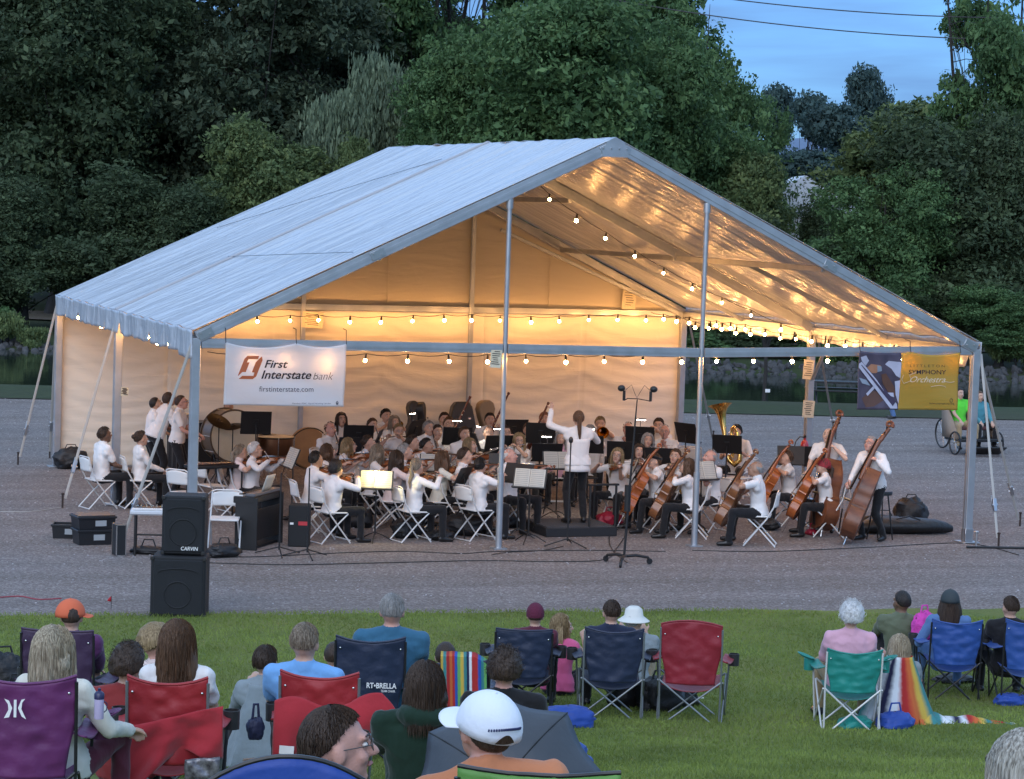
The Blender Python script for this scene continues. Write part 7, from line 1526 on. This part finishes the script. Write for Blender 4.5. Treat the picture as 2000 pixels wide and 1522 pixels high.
def stripe_mat(name,cols):
    m=bpy.data.materials.new(name); m.use_nodes=True; nt=m.node_tree; L=nt.links.new; b=nt.nodes['Principled BSDF']; b.inputs['Roughness'].default_value=.9
    a=N(nt,'ShaderNodeAttribute'); a.attribute_name='u'; n=N(nt,'ShaderNodeTexNoise'); n.inputs['Scale'].default_value=14; r=N(nt,'ShaderNodeValToRGB'); r.color_ramp.interpolation='LINEAR'
    ma=N(nt,'ShaderNodeMath',operation='MULTIPLY_ADD'); L(n.outputs['Fac'],ma.inputs[0]); ma.inputs[1].default_value=.02; L(a.outputs['Fac'],ma.inputs[2]); L(ma.outputs[0],r.inputs[0])
    el=r.color_ramp.elements; el[0].position=cols[0][0]; el[0].color=(*cols[0][1],1); el[1].position=cols[-1][0]; el[1].color=(*cols[-1][1],1)
    for p_,c_ in cols[1:-1]: e=el.new(p_); e.color=(*c_,1)
    L(r.outputs[0],b.inputs['Base Color']); n2=N(nt,'ShaderNodeTexNoise'); n2.inputs['Scale'].default_value=40; bp=N(nt,'ShaderNodeBump'); bp.inputs['Strength'].default_value=.4; L(n2.outputs['Fac'],bp.inputs['Height']); L(bp.outputs[0],b.inputs['Normal']); return m
def bands(cs,soft=.15):
    o=[];n=len(cs); k=min(16,n)
    for i in range(k): o.append(((i+soft)/k,cs[i])); o.append(((i+1-soft)/k,cs[i]))
    return o
RD,OG,YL,GR,TL,WH,NV,BL=(.36,.02,.02),(.52,.12,.03),(.52,.36,.06),(.12,.34,.10),(.04,.20,.20),(.62,.66,.70),(.01,.012,.05),(.02,.08,.36)
M_str=stripe_mat('rainbow_stripes',bands([YL,TL,RD,OG,RD,BL,GR,YL,TL,NV,WH,RD,RD,BL,TL,GR]))
Mr=local(ong(905,20.2),-YAW)
drape('striped_blanket','bright vertically striped blanket over the low navy chair back',lambda u,v: Mr@Vector(((u-.5)*.36+.02*v,-.345-.012*math.sin(u*18)-.01*v+(.06 if v<.05 else 0)+.12*max(0,u-.8),.93-.44*v-.06*max(0,u-.75)*4)),M_str,nu=48,nv=16,attr=True)
i=sitter(982,16.6,'curly dark haired person in black propped on the grass',(982,1260),low=.22,hair='dark',style='curly',strands=900,top='black',sleeve='short',R=(.34,.05,.12),bot='black',skin='rosy',s=1.05,slim=1.1,Lf=(-.15,.6,.07),Rf=(.15,.6,.07))
p=ong(1108,19.3); bag(p,(.20,.16,.13),'bright blue crumpled bag beside the curly haired person',NY['blue'],.3,handle=False,seed=31)
# --- centre block
camp(1022,24.2,'navy','navy camp chair with a person in maroon beanie',want=1217,w=.54,h=.99,frame=M_fk,top='flat'); i=sitter(1043,24.4,'person in a maroon knit beanie in the navy chair',(1043,1173),hair='dark',style='short',top='maroon',sleeve='long',s=1.0); hat(i,'beanie',mat('beanie_maroon',(.10,.012,.035),.95,bump=.6,bscale=60),'beanie')
sitter(1092,25.3,'long blond haired woman in a pink vest on the grass',(1075,1197),chair=False,fem=True,hair='blond',style='long',strands=500,top='hotpink',sleeve='none',bot='black',hyaw=-60,s=1.0,rz=-.4,eyes=True)
camp(1196,24.1,'navy','dark navy camp chair with a dark haired man in it',want=1215,w=.56,h=1.03,top='sag'); sitter(1191,24.3,'dark haired man leaning back in the dark navy chair',(1191,1165),hair='dark',style='crop',strands=900,top='navy',s=1.1,hyaw=10)
i=sitter(1238,25.6,'person in a white bucket hat and grey shirt beyond the chair',(1228,1188),chair=False,hair='grey',style='short',top='grey',bot='khaki',s=1.0,hyaw=-30,slim=1.1); hat(i,'sunhat',mat('white_cotton',(.62,.62,.58),.9,bump=.4),'sunhat')
bag(ong(1112,23.2),(.26,.17,.12),'bright royal blue bag on grass left of the navy chair',NY['royal'],.1,handle=False,seed=35)
camp(1352,24.1,'crimson','empty crimson camp chair in the middle of the lawn',want=1210,w=.58,h=1.04,top='arch',rz=-.12)
bag(ong(1292,24.6),(.24,.18,.19),'black plastic bag between the navy and crimson chairs',M_nylon,.1,seed=36); bag(ong(1335,24.9),(.16,.14,.13),'black bag behind the crimson chair legs',M_nylon,.1,seed=37); bag(ong(1222,24.7),(.16,.14,.20),'dark backpack under the dark navy chair',M_nylon,.1,seed=38)
o=tag(MB().grid(lambda u,v: ong(1362,25.3)+Vector(((u-.5)*.26,(v-.5)*.16,.02+.02*math.sin(u*6)*math.cos(v*4))),8,6).build('paper_wrap',M_white,thick=.004),'white paper scrap on grass beyond the crimson chair','paper')
# --- right block
camp(1660,23.9,'teal','teal green camp chair with white haired person',want=1256,w=.52,h=.93,cup='teal',top='sag',frame=M_chairm); i=sitter(1657,24.1,'white haired person in a pink shirt in the teal chair',(1657,1170),hair='white',style='curly',strands=900,fem=True,top='pink',sleeve='long',bot='khaki',s=1.08,slim=1.12,shoes=True)
i=sitter(1757,24.4,'blond woman in a striped blanket sitting on the grass',(1755,1238),chair=False,fem=True,hair='sandy',style='long',strands=900,top='grey',s=1.05,hyaw=20,skin='rosy')
M_ser=stripe_mat('serape_stripes',bands([OG,YL,TL,TL,WH,WH,NV,WH,RD,OG,YL,TL,OG,RD,TL,WH],.3))
Ms_=local(ong(1757,24.4),-YAW)
drape('striped_blanket','orange teal and white striped blanket round the blond woman',cone(Ms_,.12,.36,.66,.02,-.02,9,PI*.55,PI*2.45,.05,.75),M_ser,nu=70,nv=20,attr=True)
def trail(u,v):
    x=.18+1.0*u; w_=(.26*(1-u)**.7+.03); z=.02+.09*(1-u)*abs(math.sin(v*PI))*(1+.4*math.sin(u*14))+.015*math.sin(u*40+v*9); y=(v-.5)*2*w_-.05+.10*math.sin(u*3); return Ms_@Vector((x,y,z))
drape('striped_blanket','long striped blanket tail lying on grass to the right',trail,M_ser,nu=70,nv=18,attr=True)
bag(ong(1752,23.9),(.18,.14,.10),'dark blue tote bag beside the teal chair',NY['royal'],.1,seed=41); bag(ong(1675,23.8),(.16,.12,.08),'crumpled green bag under the teal chair',NY['teal'],.1,handle=False,seed=42)
i=sitter(1757,26.8,'man in olive shirt with a pink bag on his shoulder',(1760,1148),low=.30,hair='black',style='short',skin='brown',top='olive',hyaw=28,s=1.0)
bag(i['M']@Vector((.22,-.22,.52)),(.13,.10,.16),'bright pink knit bag hanging on the olive shirted man',mat('pink_knit',(.60,.06,.38),.9,bump=1,bscale=30),.1,seed=43)
camp(1858,26.0,'blue','blue camp chair with black frame and denim clad woman',want=1200,w=.52,h=.99,frame=M_fk,top='sag',cup=None); i=sitter(1850,26.2,'woman in a dark cap and denim jacket in blue chair',(1855,1148),fem=True,hair='dark',style='long',top='denim',sleeve='long',bot='denim',L=(-.30,.20,.60),s=1.06,slim=1.08); hat(i,'cap',mat('cap_dark',(.03,.04,.045),.8),'cap')
camp(1998,25.8,'blue','blue camp chair cut by the right edge of the photo',want=1200,w=.50,h=.99,frame=M_fk,top='sag'); sitter(1968,26.0,'short haired man in a black tee at the right edge',(1968,1158),hair='dark',style='crop',strands=900,top='black',s=1.06,hyaw=16)
bag(ong(1868,26.9),(.22,.16,.06),'flat dark bag on the grass under the blue chair',M_nylon,.1,handle=False,seed=44); bag(ong(1978,25.6),(.16,.12,.08),'blue bag under the edge cut blue chair',NY['royal'],.1,handle=False,seed=45)
# --- near row
i=sitter(652,7.75,'man in thin glasses seen in profile at the very front',(665,1360),hair='dark',style='crop',strands=3200,top='navy',sleeve='long',hyaw=-72,hpitch=-6,glasses=True,eyes=True,vox=.0065,skin='rosy',s=1.0,rz=-.15,lean=-2)
camp(555,7.2,'royal','royal blue chair back at the bottom edge, very close',want=1488,w=.50,h=.88,frame=M_fk,top='arch',trim=True,rz=.1,group='camp chairs on the lawn')
i=sitter(988,8.4,'man in a white baseball cap and orange shirt at the front',(945,1345),hair='dark',style='under',top='orange',sleeve='short',hyaw=30,hpitch=-16,side=-9,lean=14,glasses=True,vox=.0075,skin='rosy',s=1.0,slim=1.15,belly=1.2)
o,hpf=hat(i,'cap',mat('cap_white',(.72,.76,.84),.85,bump=.4,bscale=12,sheen=.2),'cap',turn=22)
HC,RH=i['HC'],i['RH']; mb=MB(); 
for k in range(17):
    a=PI-.62+k*1.24/16; p_=HC+RH@Vector((math.sin(a)*.1045,-.014+math.cos(a)*.1300,.066+.014*math.cos((a-PI)*2.2))); mb.box(p_,(.006,.005,.008),rot=RH@Matrix.Rotation(-(a),3,'Z'))
mb.build('stitched_lettering',mat('thread_navy',(.03,.04,.12),.8),i['ob']); 
mb=MB(); 
def op(u,v):
    a=PI-.36+.72*u; z=.012+.034*v*math.sin(PI*(.02+.96*u)); return HC+RH@Vector((math.sin(a)*.1035,-.014+math.cos(a)*.1285,z+.012))
mb.grid(op,12,4); mb.build('cap_opening',hairm('dark'),i['ob'])
camp(1052,7.7,'green','pale green chair back with black trim at the bottom edge',want=1452,w=.48,h=.86,frame=M_fk,top='flat',trim=True,rz=-.05)
# umbrella
p=ong(992,12.6); M_umb=mat('umbrella_grey',(.05,.057,.068),.5,var=.08,vscale=5,bump=.3,bscale=9,trans=.08)
o=thing('umbrella','open dark grey umbrella resting on the lawn behind the white cap','umbrella',tuple(p+Vector((0,0,.46))),-YAW); Ru=Euler((math.radians(66),math.radians(-10),0)).to_matrix()
mb=MB(); n=8
def um(u,v):
    a=u*2*PI; k=(a/(2*PI)*n)%1; r=.50*v*(1-.13*math.sin(PI*k)*v); z=.25*(1-v**2.2)+.012*math.sin(PI*k)*v; return Ru@Vector((r*math.cos(a),r*math.sin(a),z))
mb.grid(um,64,12); mb.build('canopy',M_umb,o,thick=.003)
for k in range(n): a=k*2*PI/n; MB().tube([Ru@Vector((.50*t*math.cos(a),.50*t*math.sin(a),.25*(1-t**2.2)+.005)) for t in(.02,.25,.5,.75,1)],.004,5).build('seam',M_stand,o)

for k in range(n): a=k*2*PI/n; MB().tube([Ru@Vector((.50*t*math.cos(a),.50*t*math.sin(a),.25*(1-t**2.2)-.008)) for t in(0,.25,.5,.75,1)],.003,5).build('rib',M_silver,o)
MB().tube([Ru@Vector((0,0,.32)),Ru@Vector((0,0,.25)),Ru@Vector((0,0,-.50))],[.004,.006,.006],8).build('shaft',M_stand,o); MB().tube([Ru@Vector((0,0,-.50)),Ru@Vector((0,0,-.60))],.014,8).build('handle',M_black,o)
i=sitter(1975,7.4,'woman with loose pale grey hair at the bottom right corner',(1990,1400),fem=True,hair='greyblond',style='bob',strands=3200,top='indigo',sleeve='long',hyaw=32,hpitch=-14,vox=.0075,eyes=True,skin='pale',s=.98,glasses=True)
o=thing('tote_bag','floral print red and aqua bag lying on the lawn','bag',tuple(ong(1178,12.8)),-YAW); MB().grid(lambda u,v: Vector(((u-.5)*.22,(v-.5)*.18,.05*math.sin(PI*u)*math.sin(PI*v)+.03+.02*noise.noise(Vector((u*4,v*4,1))))),16,12).build('body',mat('floral_print',(.50,.08,.12),.7,col2=(.25,.60,.52),vscale=14,detail=1),o,thick=.05)
# soft drinks can and small things near chairs
o=thing('white_paper','white paper sheet on the grass under the purple chair','paper',tuple(ong(15,13.6)),.3); MB().grid(lambda u,v: Vector(((u-.5)*.21,(v-.5)*.29,.02+.01*math.sin(u*5))),6,4).build('sheet',M_white,o,thick=.003)
import sys
for a in AUD: print('AUD',a[1],a[2],a[0][:50])
finish_people()
